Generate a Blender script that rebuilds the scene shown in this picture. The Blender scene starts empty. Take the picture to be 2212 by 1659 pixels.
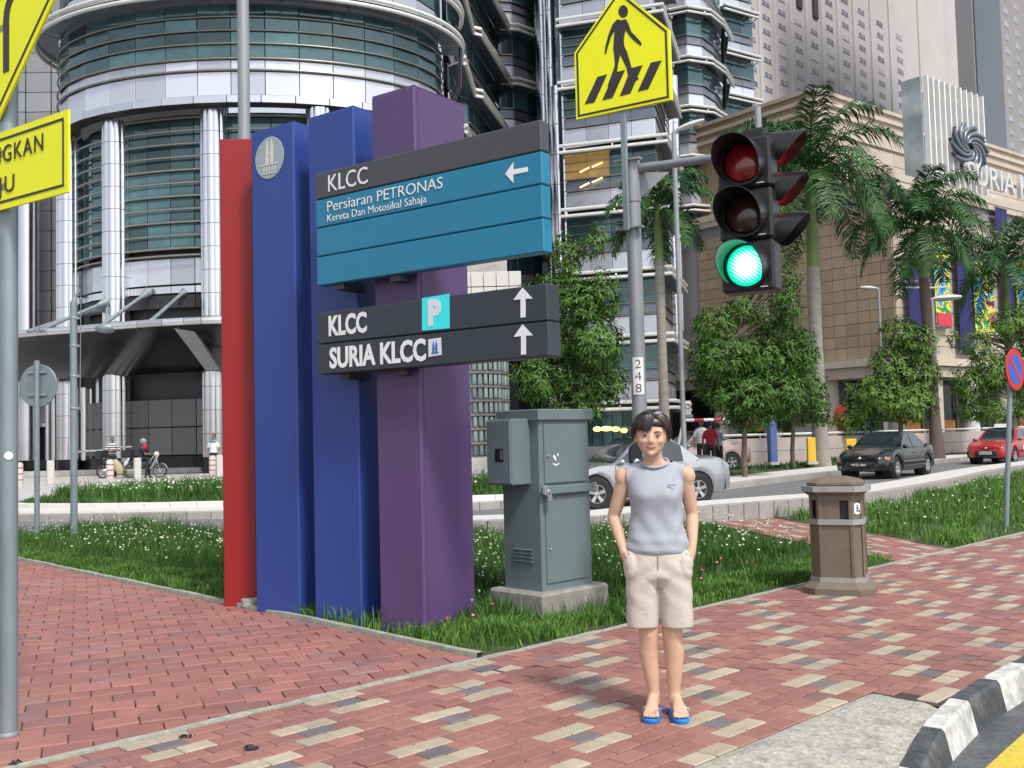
import bpy, bmesh, math, random
from mathutils import Vector, Matrix
PI = math.pi
rnd = random.Random(11)
sc = bpy.context.scene
COL = sc.collection.objects

# ------------------------------------------------------------------ camera
F, CX, CY, H = 2200.0, 1106.0, 829.5, 1.5
PITCH, ROLL = math.atan(115.5 / F), 0.025
FW = Vector((0, math.cos(PITCH), math.sin(PITCH)))
R0 = Vector((1, 0, 0)); U0 = Vector((0, -math.sin(PITCH), math.cos(PITCH)))
RT = R0 * math.cos(ROLL) - U0 * math.sin(ROLL)
UP = U0 * math.cos(ROLL) + R0 * math.sin(ROLL)
EYE = Vector((0, 0, H))
cd = bpy.data.cameras.new('camera'); cam = bpy.data.objects.new('camera', cd); COL.link(cam)
cd.sensor_width = 36; cd.lens = 36 * F / 2212; cd.clip_start = 0.1; cd.clip_end = 3000
cam.matrix_world = Matrix(((RT.x, UP.x, -FW.x, 0), (RT.y, UP.y, -FW.y, 0), (RT.z, UP.z, -FW.z, H), (0, 0, 0, 1)))
sc.camera = cam

# ------------------------------------------------------------------ world, sun, exposure
SUN_EL, SUN_AZ = math.radians(52), math.radians(150)      # azimuth from +Y towards +X: behind the camera, to its right
w = bpy.data.worlds.new('World'); sc.world = w; w.use_nodes = True
nt = w.node_tree; nt.nodes.clear()
sky = nt.nodes.new('ShaderNodeTexSky'); sky.sky_type = 'NISHITA'; sky.sun_disc = False
sky.sun_elevation = SUN_EL; sky.sun_rotation = SUN_AZ; sky.air_density = 1.0; sky.dust_density = 2.0; sky.ozone_density = 1.0
hs = nt.nodes.new('ShaderNodeHueSaturation'); hs.inputs['Saturation'].default_value = 0.38
bg = nt.nodes.new('ShaderNodeBackground'); bg.inputs['Strength'].default_value = 0.13
wo = nt.nodes.new('ShaderNodeOutputWorld')
nt.links.new(sky.outputs[0], hs.inputs['Color']); nt.links.new(hs.outputs[0], bg.inputs[0]); nt.links.new(bg.outputs[0], wo.inputs[0])
sl = bpy.data.lights.new('sun', 'SUN'); sl.energy = 2.0; sl.angle = math.radians(9); sl.color = (1, .96, .9)
so = bpy.data.objects.new('sun', sl); COL.link(so)
sd = Vector((math.sin(SUN_AZ) * math.cos(SUN_EL), math.cos(SUN_AZ) * math.cos(SUN_EL), math.sin(SUN_EL)))
so.rotation_euler = sd.to_track_quat('Z', 'Y').to_euler(); so.location = (0, -10, 40)
sc.view_settings.view_transform = 'Standard'; sc.view_settings.look = 'None'
sc.view_settings.exposure = 0.62; sc.view_settings.gamma = 1; sc.view_settings.use_curve_mapping = False

# ------------------------------------------------------------------ picture -> place
def ray(u, v):
    return RT * ((u - CX) / F) + UP * ((CY - v) / F) + FW
def gp(u, v, z=0.0):
    d = ray(u, v); return EYE + d * ((z - H) / d.z)
def at(u, v, y):
    d = ray(u, v); return EYE + d * (y / d.y)
def onp(u, v, p, deg):
    """where the sight line meets the vertical plane through p running along heading deg"""
    a = math.radians(deg); n = Vector((math.cos(a), -math.sin(a), 0)); d = ray(u, v)
    return EYE + d * ((p - EYE).dot(n) / d.dot(n))
def hd(deg):
    a = math.radians(deg); return Vector((math.sin(a), math.cos(a), 0))
def proj(p):
    q = p - EYE; z = q.dot(FW); return CX + F * q.dot(RT) / z, CY - F * q.dot(UP) / z
V3 = Vector

# ------------------------------------------------------------------ materials
MATS = {}
def mat(name, col, rough=.6, metal=0., var=.12, scale=6., bump=0., bscale=80., orand=0., coat=0., spec=.5, emit=0., dirt=0., dcol=None, irand=0., alpha=None, stretch=None, trans=0., world=False):
    if name in MATS: return MATS[name]
    m = bpy.data.materials.new(name); m.use_nodes = True; MATS[name] = m
    t = m.node_tree; b = t.nodes['Principled BSDF']; N = t.nodes.new; L = t.links.new
    b.inputs['Roughness'].default_value = rough; b.inputs['Metallic'].default_value = metal
    b.inputs['Coat Weight'].default_value = coat; b.inputs['Coat Roughness'].default_value = .06
    b.inputs['Specular IOR Level'].default_value = spec
    if trans: b.inputs['Transmission Weight'].default_value = trans
    if emit:
        b.inputs['Emission Color'].default_value = (*col, 1); b.inputs['Emission Strength'].default_value = emit
    tc = N('ShaderNodeTexCoord'); src = tc.outputs['Object']
    if world: gw = N('ShaderNodeNewGeometry'); src = gw.outputs['Position']
    if stretch:
        mp = N('ShaderNodeMapping'); mp.inputs['Scale'].default_value = stretch; L(src, mp.inputs[0]); src = mp.outputs[0]
    def rgb(c): return (c[0], c[1], c[2], 1)
    noise = N('ShaderNodeTexNoise'); noise.inputs['Scale'].default_value = scale; noise.inputs['Detail'].default_value = 5; noise.inputs['Roughness'].default_value = .62
    L(src, noise.inputs['Vector'])
    mr = N('ShaderNodeMapRange'); mr.inputs[1].default_value = .3; mr.inputs[2].default_value = .7; mr.inputs[3].default_value = 1 - var; mr.inputs[4].default_value = 1 + var
    L(noise.outputs[0], mr.inputs[0]); val = mr.outputs[0]
    if orand or irand:
        o = N('ShaderNodeObjectInfo'); g = N('ShaderNodeNewGeometry'); ad = N('ShaderNodeMath'); ad.operation = 'ADD'
        L(o.outputs['Random'], ad.inputs[0]); L(g.outputs['Random Per Island'], ad.inputs[1])
        fr = N('ShaderNodeMath'); fr.operation = 'FRACT'; L(ad.outputs[0], fr.inputs[0])
        m2 = N('ShaderNodeMapRange'); k = orand or irand; m2.inputs[3].default_value = 1 - k; m2.inputs[4].default_value = 1 + k
        L((o.outputs['Random'] if not irand else fr.outputs[0]), m2.inputs[0])
        mu = N('ShaderNodeMath'); mu.operation = 'MULTIPLY'; L(val, mu.inputs[0]); L(m2.outputs[0], mu.inputs[1]); val = mu.outputs[0]
    mx = N('ShaderNodeVectorMath'); mx.operation = 'SCALE'; mx.inputs[0].default_value = col; L(val, mx.inputs['Scale'])
    out = mx.outputs[0]
    if dirt:
        n2 = N('ShaderNodeTexNoise'); n2.inputs['Scale'].default_value = scale * .23; n2.inputs['Detail'].default_value = 8; n2.inputs['Roughness'].default_value = .7
        L(src, n2.inputs['Vector'])
        r2 = N('ShaderNodeMapRange'); r2.inputs[1].default_value = .48; r2.inputs[2].default_value = .72; r2.inputs[3].default_value = 0; r2.inputs[4].default_value = dirt
        L(n2.outputs[0], r2.inputs[0])
        mm = N('ShaderNodeMix'); mm.data_type = 'RGBA'; L(r2.outputs[0], mm.inputs[0]); L(out, mm.inputs[6]); mm.inputs[7].default_value = rgb(dcol or tuple(c * .35 for c in col)); out = mm.outputs[2]
    L(out, b.inputs['Base Color'])
    if bump:
        n3 = N('ShaderNodeTexNoise'); n3.inputs['Scale'].default_value = bscale; n3.inputs['Detail'].default_value = 4; L(src, n3.inputs['Vector'])
        bp = N('ShaderNodeBump'); bp.inputs['Strength'].default_value = bump; bp.inputs['Distance'].default_value = .01
        L(n3.outputs[0], bp.inputs['Height']); L(bp.outputs[0], b.inputs['Normal'])
    rr = N('ShaderNodeMapRange'); rr.inputs[3].default_value = max(0, rough - .06); rr.inputs[4].default_value = min(1, rough + .08)
    L(noise.outputs[0], rr.inputs[0]); L(rr.outputs[0], b.inputs['Roughness'])
    return m

# ------------------------------------------------------------------ mesh builder
class MB:
    def __init__(s): s.v = []; s.f = []; s.mi = []; s.cur = 0
    def add(s, vs, fs):
        n = len(s.v); s.v += [tuple(p) for p in vs]
        for f in fs: s.f.append(tuple(i + n for i in f)); s.mi.append(s.cur)
        return s
    def hexa(s, b, t):
        return s.add(list(b) + list(t), [(3, 2, 1, 0), (4, 5, 6, 7), (0, 1, 5, 4), (1, 2, 6, 5), (2, 3, 7, 6), (3, 0, 4, 7)])
    def box(s, c, d, ax=None, ay=None, bev=0.):
        """box centred on c, sizes d, axes ax, ay (world z up unless ax, ay give otherwise)"""
        c = V3(c); ax = V3(ax).normalized() if ax is not None else V3((1, 0, 0)); ay = V3(ay).normalized() if ay is not None else V3((0, 0, 1)).cross(ax)
        az = ax.cross(ay); x, y, z = ax * d[0] / 2, ay * d[1] / 2, az * d[2] / 2
        if not bev:
            return s.hexa([c - x - y - z, c + x - y - z, c + x + y - z, c - x + y - z], [c - x - y + z, c + x - y + z, c + x + y + z, c - x + y + z])
        bx, by = ax * bev, ay * bev; bz = az * bev      # chamfered top and bottom rims and uprights
        def ring(zz, i):
            X, Y = x - bx * i, y - by * i
            return [c + p + zz for p in (-X - Y + by * (1 - i), -X - Y + bx * (1 - i), X - Y - bx * (1 - i), X - Y + by * (1 - i), X + Y - by * (1 - i), X + Y - bx * (1 - i), -X + Y + bx * (1 - i), -X + Y - by * (1 - i))]
        rs = [ring(-z, 1), ring(-z + bz, 0), ring(z - bz, 0), ring(z, 1)]
        return s.loft(rs, closed=True, caps=True)
    def loft(s, rings, closed=True, caps=False):
        n = len(rings[0]); vs = [p for r in rings for p in r]; fs = []
        for i in range(len(rings) - 1):
            for j in range(n if closed else n - 1):
                a = i * n + j; b = i * n + (j + 1) % n
                fs.append((a, b, b + n, a + n))
        if caps:
            fs.append(tuple(range(n - 1, -1, -1))); k = (len(rings) - 1) * n; fs.append(tuple(k + j for j in range(n)))
        return s.add(vs, fs)
    def tube(s, pts, r, n=8, caps=True):
        pts = [V3(p) for p in pts]; rs = r if isinstance(r, (list, tuple)) else [r] * len(pts); rings = []; pu = None
        for i, p in enumerate(pts):
            d = (pts[min(i + 1, len(pts) - 1)] - pts[max(i - 1, 0)]).normalized()
            u = pu if pu is not None else (V3((0, 0, 1)) if abs(d.z) < .9 else V3((1, 0, 0)))
            u = (u - d * u.dot(d)).normalized(); w_ = d.cross(u); pu = u
            rings.append([p + (u * math.cos(2 * PI * k / n) + w_ * math.sin(2 * PI * k / n)) * rs[i] for k in range(n)])
        return s.loft(rings, True, caps)
    def lathe(s, prof, c=(0, 0, 0), n=16, caps=True, ax=None, ph=0.):
        c = V3(c)
        if ax is None: X, Y, Z = V3((1, 0, 0)), V3((0, 1, 0)), V3((0, 0, 1))
        else:
            Z = V3(ax).normalized(); X = (V3((0, 0, 1)) if abs(Z.z) < .9 else V3((1, 0, 0))).cross(Z).normalized(); Y = Z.cross(X)
        rings = [[c + X * (r * math.cos(2 * PI * k / n + ph)) + Y * (r * math.sin(2 * PI * k / n + ph)) + Z * z for k in range(n)] for r, z in prof]
        return s.loft(rings, True, caps)
    def prism(s, poly, ext):
        """extrude the 3d polygon along ext"""
        n = len(poly); ext = V3(ext); a = [V3(p) for p in poly]; b = [p + ext for p in a]
        return s.add(a + b, [tuple(range(n - 1, -1, -1)), tuple(range(n, 2 * n))] + [(i, (i + 1) % n, (i + 1) % n + n, i + n) for i in range(n)])
    def ball(s, c, r, nu=12, nv=8, rot=None):
        c = V3(c); r = r if isinstance(r, (tuple, list)) else (r, r, r); vs = []; fs = []
        for j in range(nv + 1):
            th = PI * j / nv
            for i in range(nu):
                ph = 2 * PI * i / nu; p = V3((r[0] * math.sin(th) * math.cos(ph), r[1] * math.sin(th) * math.sin(ph), -r[2] * math.cos(th)))
                vs.append(c + (rot @ p if rot else p))
        for j in range(nv):
            for i in range(nu):
                fs.append((j * nu + i, j * nu + (i + 1) % nu, (j + 1) * nu + (i + 1) % nu, (j + 1) * nu + i))
        return s.add(vs, fs)
    def mesh(s, name, mats, off=None, smooth=False):
        me = bpy.data.meshes.new(name); o = off or V3((0, 0, 0))
        me.from_pydata([(p[0] - o[0], p[1] - o[1], p[2] - o[2]) for p in s.v], [], s.f)
        mats = mats if isinstance(mats, (list, tuple)) else [mats]
        for m in mats: me.materials.append(m)
        if any(s.mi): me.polygons.foreach_set('material_index', s.mi)
        if smooth:
            me.polygons.foreach_set('use_smooth', [True] * len(me.polygons))
            if smooth != True: me.set_sharp_from_angle(angle=math.radians(smooth))
        me.update(); return me
    def build(s, name, mats, parent=None, off=None, smooth=False, fix=True, **props):
        me = s.mesh(name, mats, off, smooth)
        if fix:
            bm = bmesh.new(); bm.from_mesh(me); bmesh.ops.recalc_face_normals(bm, faces=bm.faces); bm.to_mesh(me); bm.free()
        return obj(name, me, parent, **props)
def obj(name, me, parent=None, loc=None, **props):
    o = bpy.data.objects.new(name, me); COL.link(o)
    if parent: o.parent = parent
    if loc is not None: o.location = loc
    for k, v in props.items(): o[k] = v
    return o
def thing(name, label, cat, loc=(0, 0, 0), rz=0., group=None):
    o = bpy.data.objects.new(name, None); COL.link(o); o.location = loc; o.rotation_euler = (0, 0, rz); o.empty_display_size = .2
    o['label'] = label; o['category'] = cat
    if group: o['group'] = group
    return o
def tag(o, label, cat, group=None):
    o['label'] = label; o['category'] = cat
    if group: o['group'] = group
    return o
def dup(o, parent=None):
    c = o.copy(); COL.link(c)
    if parent: c.parent = parent
    for ch in list(o.children): dup(ch, c)
    return c
def text_mesh(txt, size, font_bold=0.0, depth=.004, align='LEFT', sx=1.0, space=1.0):
    cu = bpy.data.curves.new('t', 'FONT'); cu.body = txt; cu.size = size; cu.extrude = depth; cu.offset = font_bold; cu.align_x = align; cu.space_character = space; cu.resolution_u = 3
    o = bpy.data.objects.new('t', cu); COL.link(o); bpy.context.view_layer.update()
    me = bpy.data.meshes.new_from_object(o.evaluated_get(bpy.context.evaluated_depsgraph_get())); bpy.data.objects.remove(o)
    for v in me.vertices: v.co.x *= sx
    return me
def lettering(txt, p, xdir, updir, size, m, parent, bold=0., depth=.004, align='LEFT', name='lettering', sx=1., off=None, space=1.0, loc=True):
    me = text_mesh(txt, size, bold, depth, align, sx, space); me.name = name; me.materials.clear(); me.materials.append(m)
    x = V3(xdir).normalized(); y = V3(updir).normalized(); z = x.cross(y)
    M = Matrix(((x.x, y.x, z.x, p[0]), (x.y, y.y, z.y, p[1]), (x.z, y.z, z.z, p[2]), (0, 0, 0, 1)))
    me.transform(M)
    if off is not None: me.transform(Matrix.Translation(-V3(off)))
    return obj(name, me, parent)
def sheet(name, pts, z, m, kind='structure', parent=None):
    b = MB(); b.add([(p[0], p[1], z) for p in pts], [tuple(range(len(pts)))])
    me = b.mesh(name, m); bm = bmesh.new(); bm.from_mesh(me); bmesh.ops.triangulate(bm, faces=bm.faces)
    for f in bm.faces:
        if f.normal.z < 0: f.normal_flip()
    bm.to_mesh(me); bm.free()
    o = obj(name, me, parent)
    if kind and not parent: o['kind'] = kind
    return o
def inside(p, poly):
    c = False; n = len(poly); x, y = p[0], p[1]
    for i in range(n):
        a, b = poly[i], poly[(i + 1) % n]
        if (a[1] > y) != (b[1] > y) and x < (b[0] - a[0]) * (y - a[1]) / (b[1] - a[1]) + a[0]: c = not c
    return c
def clip(poly, p, n):
    """keep the part of a 2d polygon where (q-p).n >= 0"""
    out = []
    for i in range(len(poly)):
        a, b = poly[i], poly[(i + 1) % len(poly)]
        da = (a[0] - p[0]) * n[0] + (a[1] - p[1]) * n[1]; db = (b[0] - p[0]) * n[0] + (b[1] - p[1]) * n[1]
        if da >= 0: out.append(a)
        if (da >= 0) != (db >= 0):
            t = da / (da - db); out.append((a[0] + (b[0] - a[0]) * t, a[1] + (b[1] - a[1]) * t))
    return out
def smoothpts(pts, k=6):
    """Catmull-Rom through the points"""
    P = [V3(p) for p in pts]; out = []
    for i in range(len(P) - 1):
        a, b, c, d = P[max(i - 1, 0)], P[i], P[i + 1], P[min(i + 2, len(P) - 1)]
        for j in range(k):
            t = j / k; out.append(.5 * ((2 * b) + (c - a) * t + (2 * a - 5 * b + 4 * c - d) * t * t + (3 * b - a - 3 * c + d) * t ** 3))
    out.append(P[-1]); return out

# ------------------------------------------------------------------ palette
M_conc = mat('concrete', (.42, .41, .38), .85, var=.18, scale=5, bump=.25, dirt=.35)
M_pale = mat('pale_granite', (.62, .60, .57), .6, var=.1, scale=30, bump=.08, dirt=.12)
M_gran = mat('granite_face', (.33, .31, .29), .6, var=.16, world=True, scale=40, bump=.06, dirt=.25, orand=.12)
M_asph = mat('asphalt', (.16, .16, .165), .75, var=.15, scale=50, bump=.3, bscale=200, dirt=.2)
M_steel = mat('stainless_steel', (.68, .68, .70), .24, 1., var=.05, scale=.7, orand=.12)
M_steel2 = mat('brushed_steel_panel', (.72, .72, .75), .3, .85, var=.05, scale=1.2, orand=.18)
M_rail = mat('bronze_rail', (.33, .31, .27), .35, .8, var=.05)
M_tube = mat('sunshade_aluminium', (.74, .74, .70), .35, .15, var=.04)
M_glass = mat('teal_glass', (.068, .140, .150), .05, .35, var=.3, scale=.35, orand=.45, spec=.9, world=True)
M_span = mat('spandrel_grey', (.20, .22, .27), .3, .5, var=.08, scale=.6, orand=.12)
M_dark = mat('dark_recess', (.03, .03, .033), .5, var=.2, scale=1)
M_black = mat('black_granite', (.012, .012, .014), .15, var=.3, scale=20)
M_galv = mat('galvanised_steel', (.25, .305, .325), .48, .4, var=.18, scale=5, dirt=.5, dcol=(.2, .25, .29), stretch=(1, 1, .3))
M_galv2 = mat('pole_grey', (.30, .32, .34), .5, .3, var=.1, scale=4, dirt=.2, stretch=(1, 1, .3))
M_blackp = mat('black_plastic', (.012, .012, .013), .42, var=.2, scale=9)
M_yellow = mat('retroreflective_yellow', (.90, .90, .006), .5, var=.04, scale=4, dirt=.06, dcol=(.74, .70, .02))
M_ink = mat('sign_black', (.035, .028, .03), .5, var=.1)
M_white = mat('white_letter', (.82, .83, .84), .45, var=.03)
M_grass = mat('grass_blade', (.050, .125, .022), .55, var=.35, scale=.9, irand=.45, spec=.3)
M_grass2 = mat('turf_blade', (.088, .195, .032), .55, var=.3, scale=1.2, irand=.4, spec=.3)
M_soil = mat('soil', (.06, .075, .028), .95, var=.4, scale=5, bump=.4)
M_flower = mat('white_petal', (.75, .76, .60), .6, var=.1)
M_pink = mat('pink_petal', (.72, .2, .26), .6, var=.1)
M_leaf = mat('tree_leaf', (.050, .125, .016), .5, var=.35, scale=.8, irand=.5, spec=.25)
M_leaf2 = mat('young_leaf', (.085, .17, .028), .5, var=.3, scale=.8, irand=.4, spec=.25)
M_palm = mat('palm_leaflet', (.030, .092, .020), .45, var=.35, scale=.6, irand=.5, spec=.22)
M_bark = mat('bark', (.13, .10, .075), .9, var=.3, scale=14, bump=.5)
M_ptrunk = mat('palm_trunk', (.27, .25, .22), .85, var=.18, scale=3, bump=.3, dirt=.35, dcol=(.15, .12, .10), stretch=(1, 1, 4))
M_shaft = mat('crownshaft', (.12, .19, .035), .4, var=.2, scale=2)
# ================================================================== GROUND
import numpy as np
CORN = gp(1043, 1423); WA, WB = hd(45.3), hd(135.3)
def AB(a, b, z=0.):
    p = CORN + WA * a + WB * b; return V3((p.x, p.y, z))
def toab(p): d = V3((p[0], p[1], 0)) - V3((CORN.x, CORN.y, 0)); return d.dot(WA), d.dot(WB)
def P(*uv, z=0.): return [gp(u, v, z) for u, v in uv]

M_road2 = mat('wet_gutter_asphalt', (.085, .09, .095), .55, var=.3, scale=30, bump=.4, bscale=150, dirt=.5, dcol=(.2, .21, .21))
M_joint = mat('joint_sand', (.06, .045, .038), .95, var=.2, scale=40)
M_red = mat('red_paver', (.300, .138, .114), .72, var=.10, scale=9, bump=.25, bscale=120, world=True, irand=.17, dirt=.4, dcol=(.20, .115, .10))
M_red2 = mat('worn_red_paver', (.310, .134, .112), .68, var=.10, scale=7, bump=.25, bscale=120, world=True, irand=.15, dirt=.35, dcol=(.28, .15, .135))
M_beige = mat('beige_paver', (.41, .345, .26), .72, var=.12, scale=9, bump=.25, bscale=120, world=True, irand=.14, dirt=.25)
M_gpav = mat('grey_paver', (.165, .145, .15), .72, var=.12, scale=9, bump=.25, bscale=120, world=True, irand=.15, dirt=.2)
M_rough = mat('rough_concrete', (.40, .38, .33), .95, var=.35, scale=38, bump=1.0, bscale=45, dirt=.75, dcol=(.13, .125, .11))
M_kblk = mat('kerb_black_paint', (.05, .055, .062), .5, var=.3, scale=20, bump=.3, world=True, dirt=.4, dcol=(.3, .3, .29))
M_kwht = mat('kerb_white_paint', (.60, .60, .57), .6, var=.2, scale=16, bump=.4, world=True, dirt=.85, dcol=(.16, .16, .15))
M_yline = mat('yellow_road_paint', (.62, .47, .05), .7, var=.2, scale=30, dirt=.35, dcol=(.3, .25, .1))
M_plaza = mat('plaza_paving', (.47, .45, .43), .8, var=.12, scale=3, dirt=.2)

g = sheet('ground', [(-400, -60), (500, -60), (500, 900), (-400, 900)], -.2, mat('ground_concrete', (.32, .31, .3), .9, var=.15, scale=.5))
sheet('city_ground', [AB(-120, 2.40), AB(400, 2.40), AB(400, -400), AB(-120, -400)], -.03, M_asph)
street = sheet('street', [AB(-60, 2.7), AB(120, 2.7), AB(120, 40), AB(-60, 40)], -.17, M_road2)
yl = [gp(2128, 1659, -.166), gp(2212, 1583, -.166)]; yd = (yl[1] - yl[0]).normalized(); yn = V3((yd.y, -yd.x, 0))
sheet('road_line', [yl[0] - yd * 6, yl[0] + yd * 14, yl[0] + yd * 14 + yn * .16, yl[0] - yd * 6 + yn * .16], -.166, M_yline, parent=street)

# far road between the two kerbs
NEAR_TOP = smoothpts([gp(u, v, .28) for u, v in [(1000, 1126), (1300, 1115), (1498, 1096), (1753, 1076), (1882, 1065), (2050, 1037), (2250, 1000), (2600, 960)]], 5)
FAR_BOT = smoothpts([gp(u, v, 0) for u, v in [(-300, 1118), (36, 1127), (200, 1126), (478, 1121), (760, 1112), (1030, 1102), (1300, 1082), (1572, 1057), (1817, 1026), (2089, 995), (2212, 984), (2500, 962)]], 5)
def offs(pts, d):
    out = []
    for i, p in enumerate(pts):
        t = (pts[min(i + 1, len(pts) - 1)] - pts[max(i - 1, 0)]); t = V3((t.x, t.y, 0)).normalized(); out.append(V3((p.x - t.y * d, p.y + t.x * d, p.z)))
    return out
road = sheet('road', [p for p in FAR_BOT] + offs(NEAR_TOP, .1)[::-1] + [gp(u, v) for u, v in ((900, 1147), (760, 1150), (480, 1157), (150, 1152), (20, 1165), (-300, 1180))], 0.0, M_asph)
def stones(parent, pts, z0, z1, depth, L, m, name='kerbstone', inset=0., gap=.012):
    """a run of equal stones along a line; the front faces lie on the line, the bodies to its left"""
    b = MB(); b.box((L / 2, depth / 2, (z0 + z1) / 2), (L - gap, depth, z1 - z0), bev=.012); me = b.mesh(name, m)
    acc = 0.; i = 0; pos = pts[0]; k = 0
    pts = [V3((p.x, p.y, 0)) for p in pts]; seg = 0; t = 0.
    tot = [0.]
    for i in range(1, len(pts)): tot.append(tot[-1] + (pts[i] - pts[i - 1]).length)
    def along(s):
        for i in range(1, len(pts)):
            if tot[i] >= s: return pts[i - 1].lerp(pts[i], (s - tot[i - 1]) / max(1e-6, tot[i] - tot[i - 1]))
        return pts[-1]
    s = 0.; n = 0
    while s + L < tot[-1] and n < 290:
        a, c = along(s), along(s + L); d = (c - a)
        o = obj(name, me, parent, loc=(a.x, a.y, rnd.uniform(-.003, .003))); o.rotation_euler = (0, 0, math.atan2(d.y, d.x)); s += L; n += 1
NTB = offs(NEAR_TOP, 1.15)
fp = sheet('footpath', NEAR_TOP + NTB[::-1], .275, M_pale)
stones(fp, NEAR_TOP, -.02, .282, .20, .36, M_gran, gap=.014)
b = MB()
for i in range(len(NTB) - 1): b.add([(NTB[i].x, NTB[i].y, .274), (NTB[i + 1].x, NTB[i + 1].y, .274), (NTB[i + 1].x, NTB[i + 1].y, -.01), (NTB[i].x, NTB[i].y, -.01)], [(0, 1, 2, 3)])
b.build('footpath_edge', M_pale, fp)
# white line along the near side of the road
NL = offs(NEAR_TOP, 1.45); NL2 = offs(NEAR_TOP, 1.6)
sheet('edge_line', NL + NL2[::-1], .005, mat('road_white', (.6, .6, .58), .7, var=.15, dirt=.3), parent=road)
# far kerb: a low step, a pale strip, then grass
FB2 = offs(FAR_BOT, .22); FB3 = offs(FAR_BOT, 1.9)
fk = sheet('far_kerb_strip', FB2 + FB3[::-1], .152, M_pale)
stones(fk, FAR_BOT, -.02, .158, .24, .5, M_gran, gap=.012)
# second step on the left, under the median grass
ST2 = smoothpts([gp(u, v, .15) for u, v in [(-40, 1082), (0, 1092), (36, 1098), (200, 1099), (478, 1094), (760, 1088), (1030, 1082), (1180, 1074)]], 4)
md = sheet('median_ground', offs(ST2, .25) + [gp(1180, 1042, .25), gp(1050, 1046, .25), gp(760, 1050, .25), gp(478, 1052, .25), gp(250, 1063, .25), gp(110, 1074, .25), gp(30, 1083, .25)], .24, M_soil)
stones(md, ST2, .12, .262, .2, .6, M_pale)
sheet('plaza', [gp(-500, 1098, .22), gp(20, 1090, .22), gp(60, 1083, .22), gp(250, 1068, .22), gp(500, 1060, .22), gp(1100, 1050, .22), V3((4, 62, 0)), V3((4, 70, 0)), V3((-60, 70, 0))], .225, M_plaza)
sheet('verge_ground', [V3((p.x, p.y, 0)) for p in offs(FAR_BOT, 1.85)[28:]] + [V3((60, 84, 0)), V3((8, 42, 0)), V3((1, 30, 0))], .148, M_soil)

# ------------------------------------------------------------------ brick pavements
WALK = [(-40, 0), (6.4, .02), (7.88, .02), (40, .02), (40, 2.80), (.74, 2.80), (.73, 2.45), (-8, 2.50)]     # (a, b)
PATH = [(6.4, -.03), (9.55, -4.80), (11.4, -5.0), (7.95, -.03)]
def lays(poly_ab, z): return [AB(a, b, z) for a, b in poly_ab]
pav = sheet('brick_pavement', lays([(-40, 0), (40, 0), (40, 2.8), (.76, 2.8), (.74, 2.43), (-40, 2.43)], 0), -.008, M_joint)
def clip_to(poly, convex_edges):
    for p, n in convex_edges:
        poly = clip(poly, p, n)
        if len(poly) < 3: return poly
    return poly
class Bricks:
    """collects pavers; those that show largest become objects, the rest one mesh"""
    def __init__(s, L, W, gap, th=.05): s.L, s.W, s.g, s.th = L, W, gap, th; s.whole = []; s.cut = []
    def done(s, parent, mats, limit=296, name='paver'):
        q = []
        for c, hdg, mi, dz, tilt in s.whole:
            d = V3((c[0], c[1], 0)) - V3((0, 0, 0)); u, v = proj(V3((c[0], c[1], 0))) if c[1] > .5 else (9e9, 9e9)
            vis = -20 < u < 2232 and v < 1680 and c[1] > .5
            q.append((d.length if vis else 900 + d.length, c, hdg, mi, dz, tilt))
        q.sort(key=lambda t: t[0])
        mes = []
        for m in mats:
            b = MB(); b.box((0, 0, -s.th / 2), (s.L - s.g * .8, s.W - s.g * 1.25, s.th), bev=.005); mes.append(b.mesh(name, m))
        for k, (dist, c, hdg, mi, dz, tilt) in enumerate(q[:limit]):
            if dist > 900: break
            o = obj(name, mes[mi], parent, loc=(c[0], c[1], dz)); o.rotation_euler = (tilt[0], tilt[1], PI / 2 - math.radians(hdg) + tilt[2])
        b = MB()
        for dist, c, hdg, mi, dz, tilt in q[limit:]:
            x = hd(hdg + math.degrees(-tilt[2])); x = V3((x.x, x.y, x.x * 0 - tilt[1])); y = V3((-x.y, x.x, tilt[0])); b.cur = mi
            hx, hy = x * (s.L - s.g) / 2, y * (s.W - s.g) / 2; cc = V3((c[0], c[1], dz)); dn = V3((0, 0, -.03))
            t = [cc - hx - hy, cc + hx - hy, cc + hx + hy, cc - hx + hy]
            b.add(t + [p + dn for p in t], [(0, 1, 2, 3), (0, 4, 5, 1), (1, 5, 6, 2), (2, 6, 7, 3), (3, 7, 4, 0)])
        for poly, mi in s.cut:
            b.cur = mi; n = len(poly); z = rnd.uniform(-.001, .002)
            b.add([(p[0], p[1], z) for p in poly] + [(p[0], p[1], z - .03) for p in poly], [tuple(range(n))] + [(i, i + n, (i + 1) % n + n, (i + 1) % n) for i in range(n)])
        o = b.build('pavers', mats, parent, fix=False); o['kind'] = 'stuff'
def in_ab(poly): return lambda a, b: inside((a, b), poly)
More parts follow.
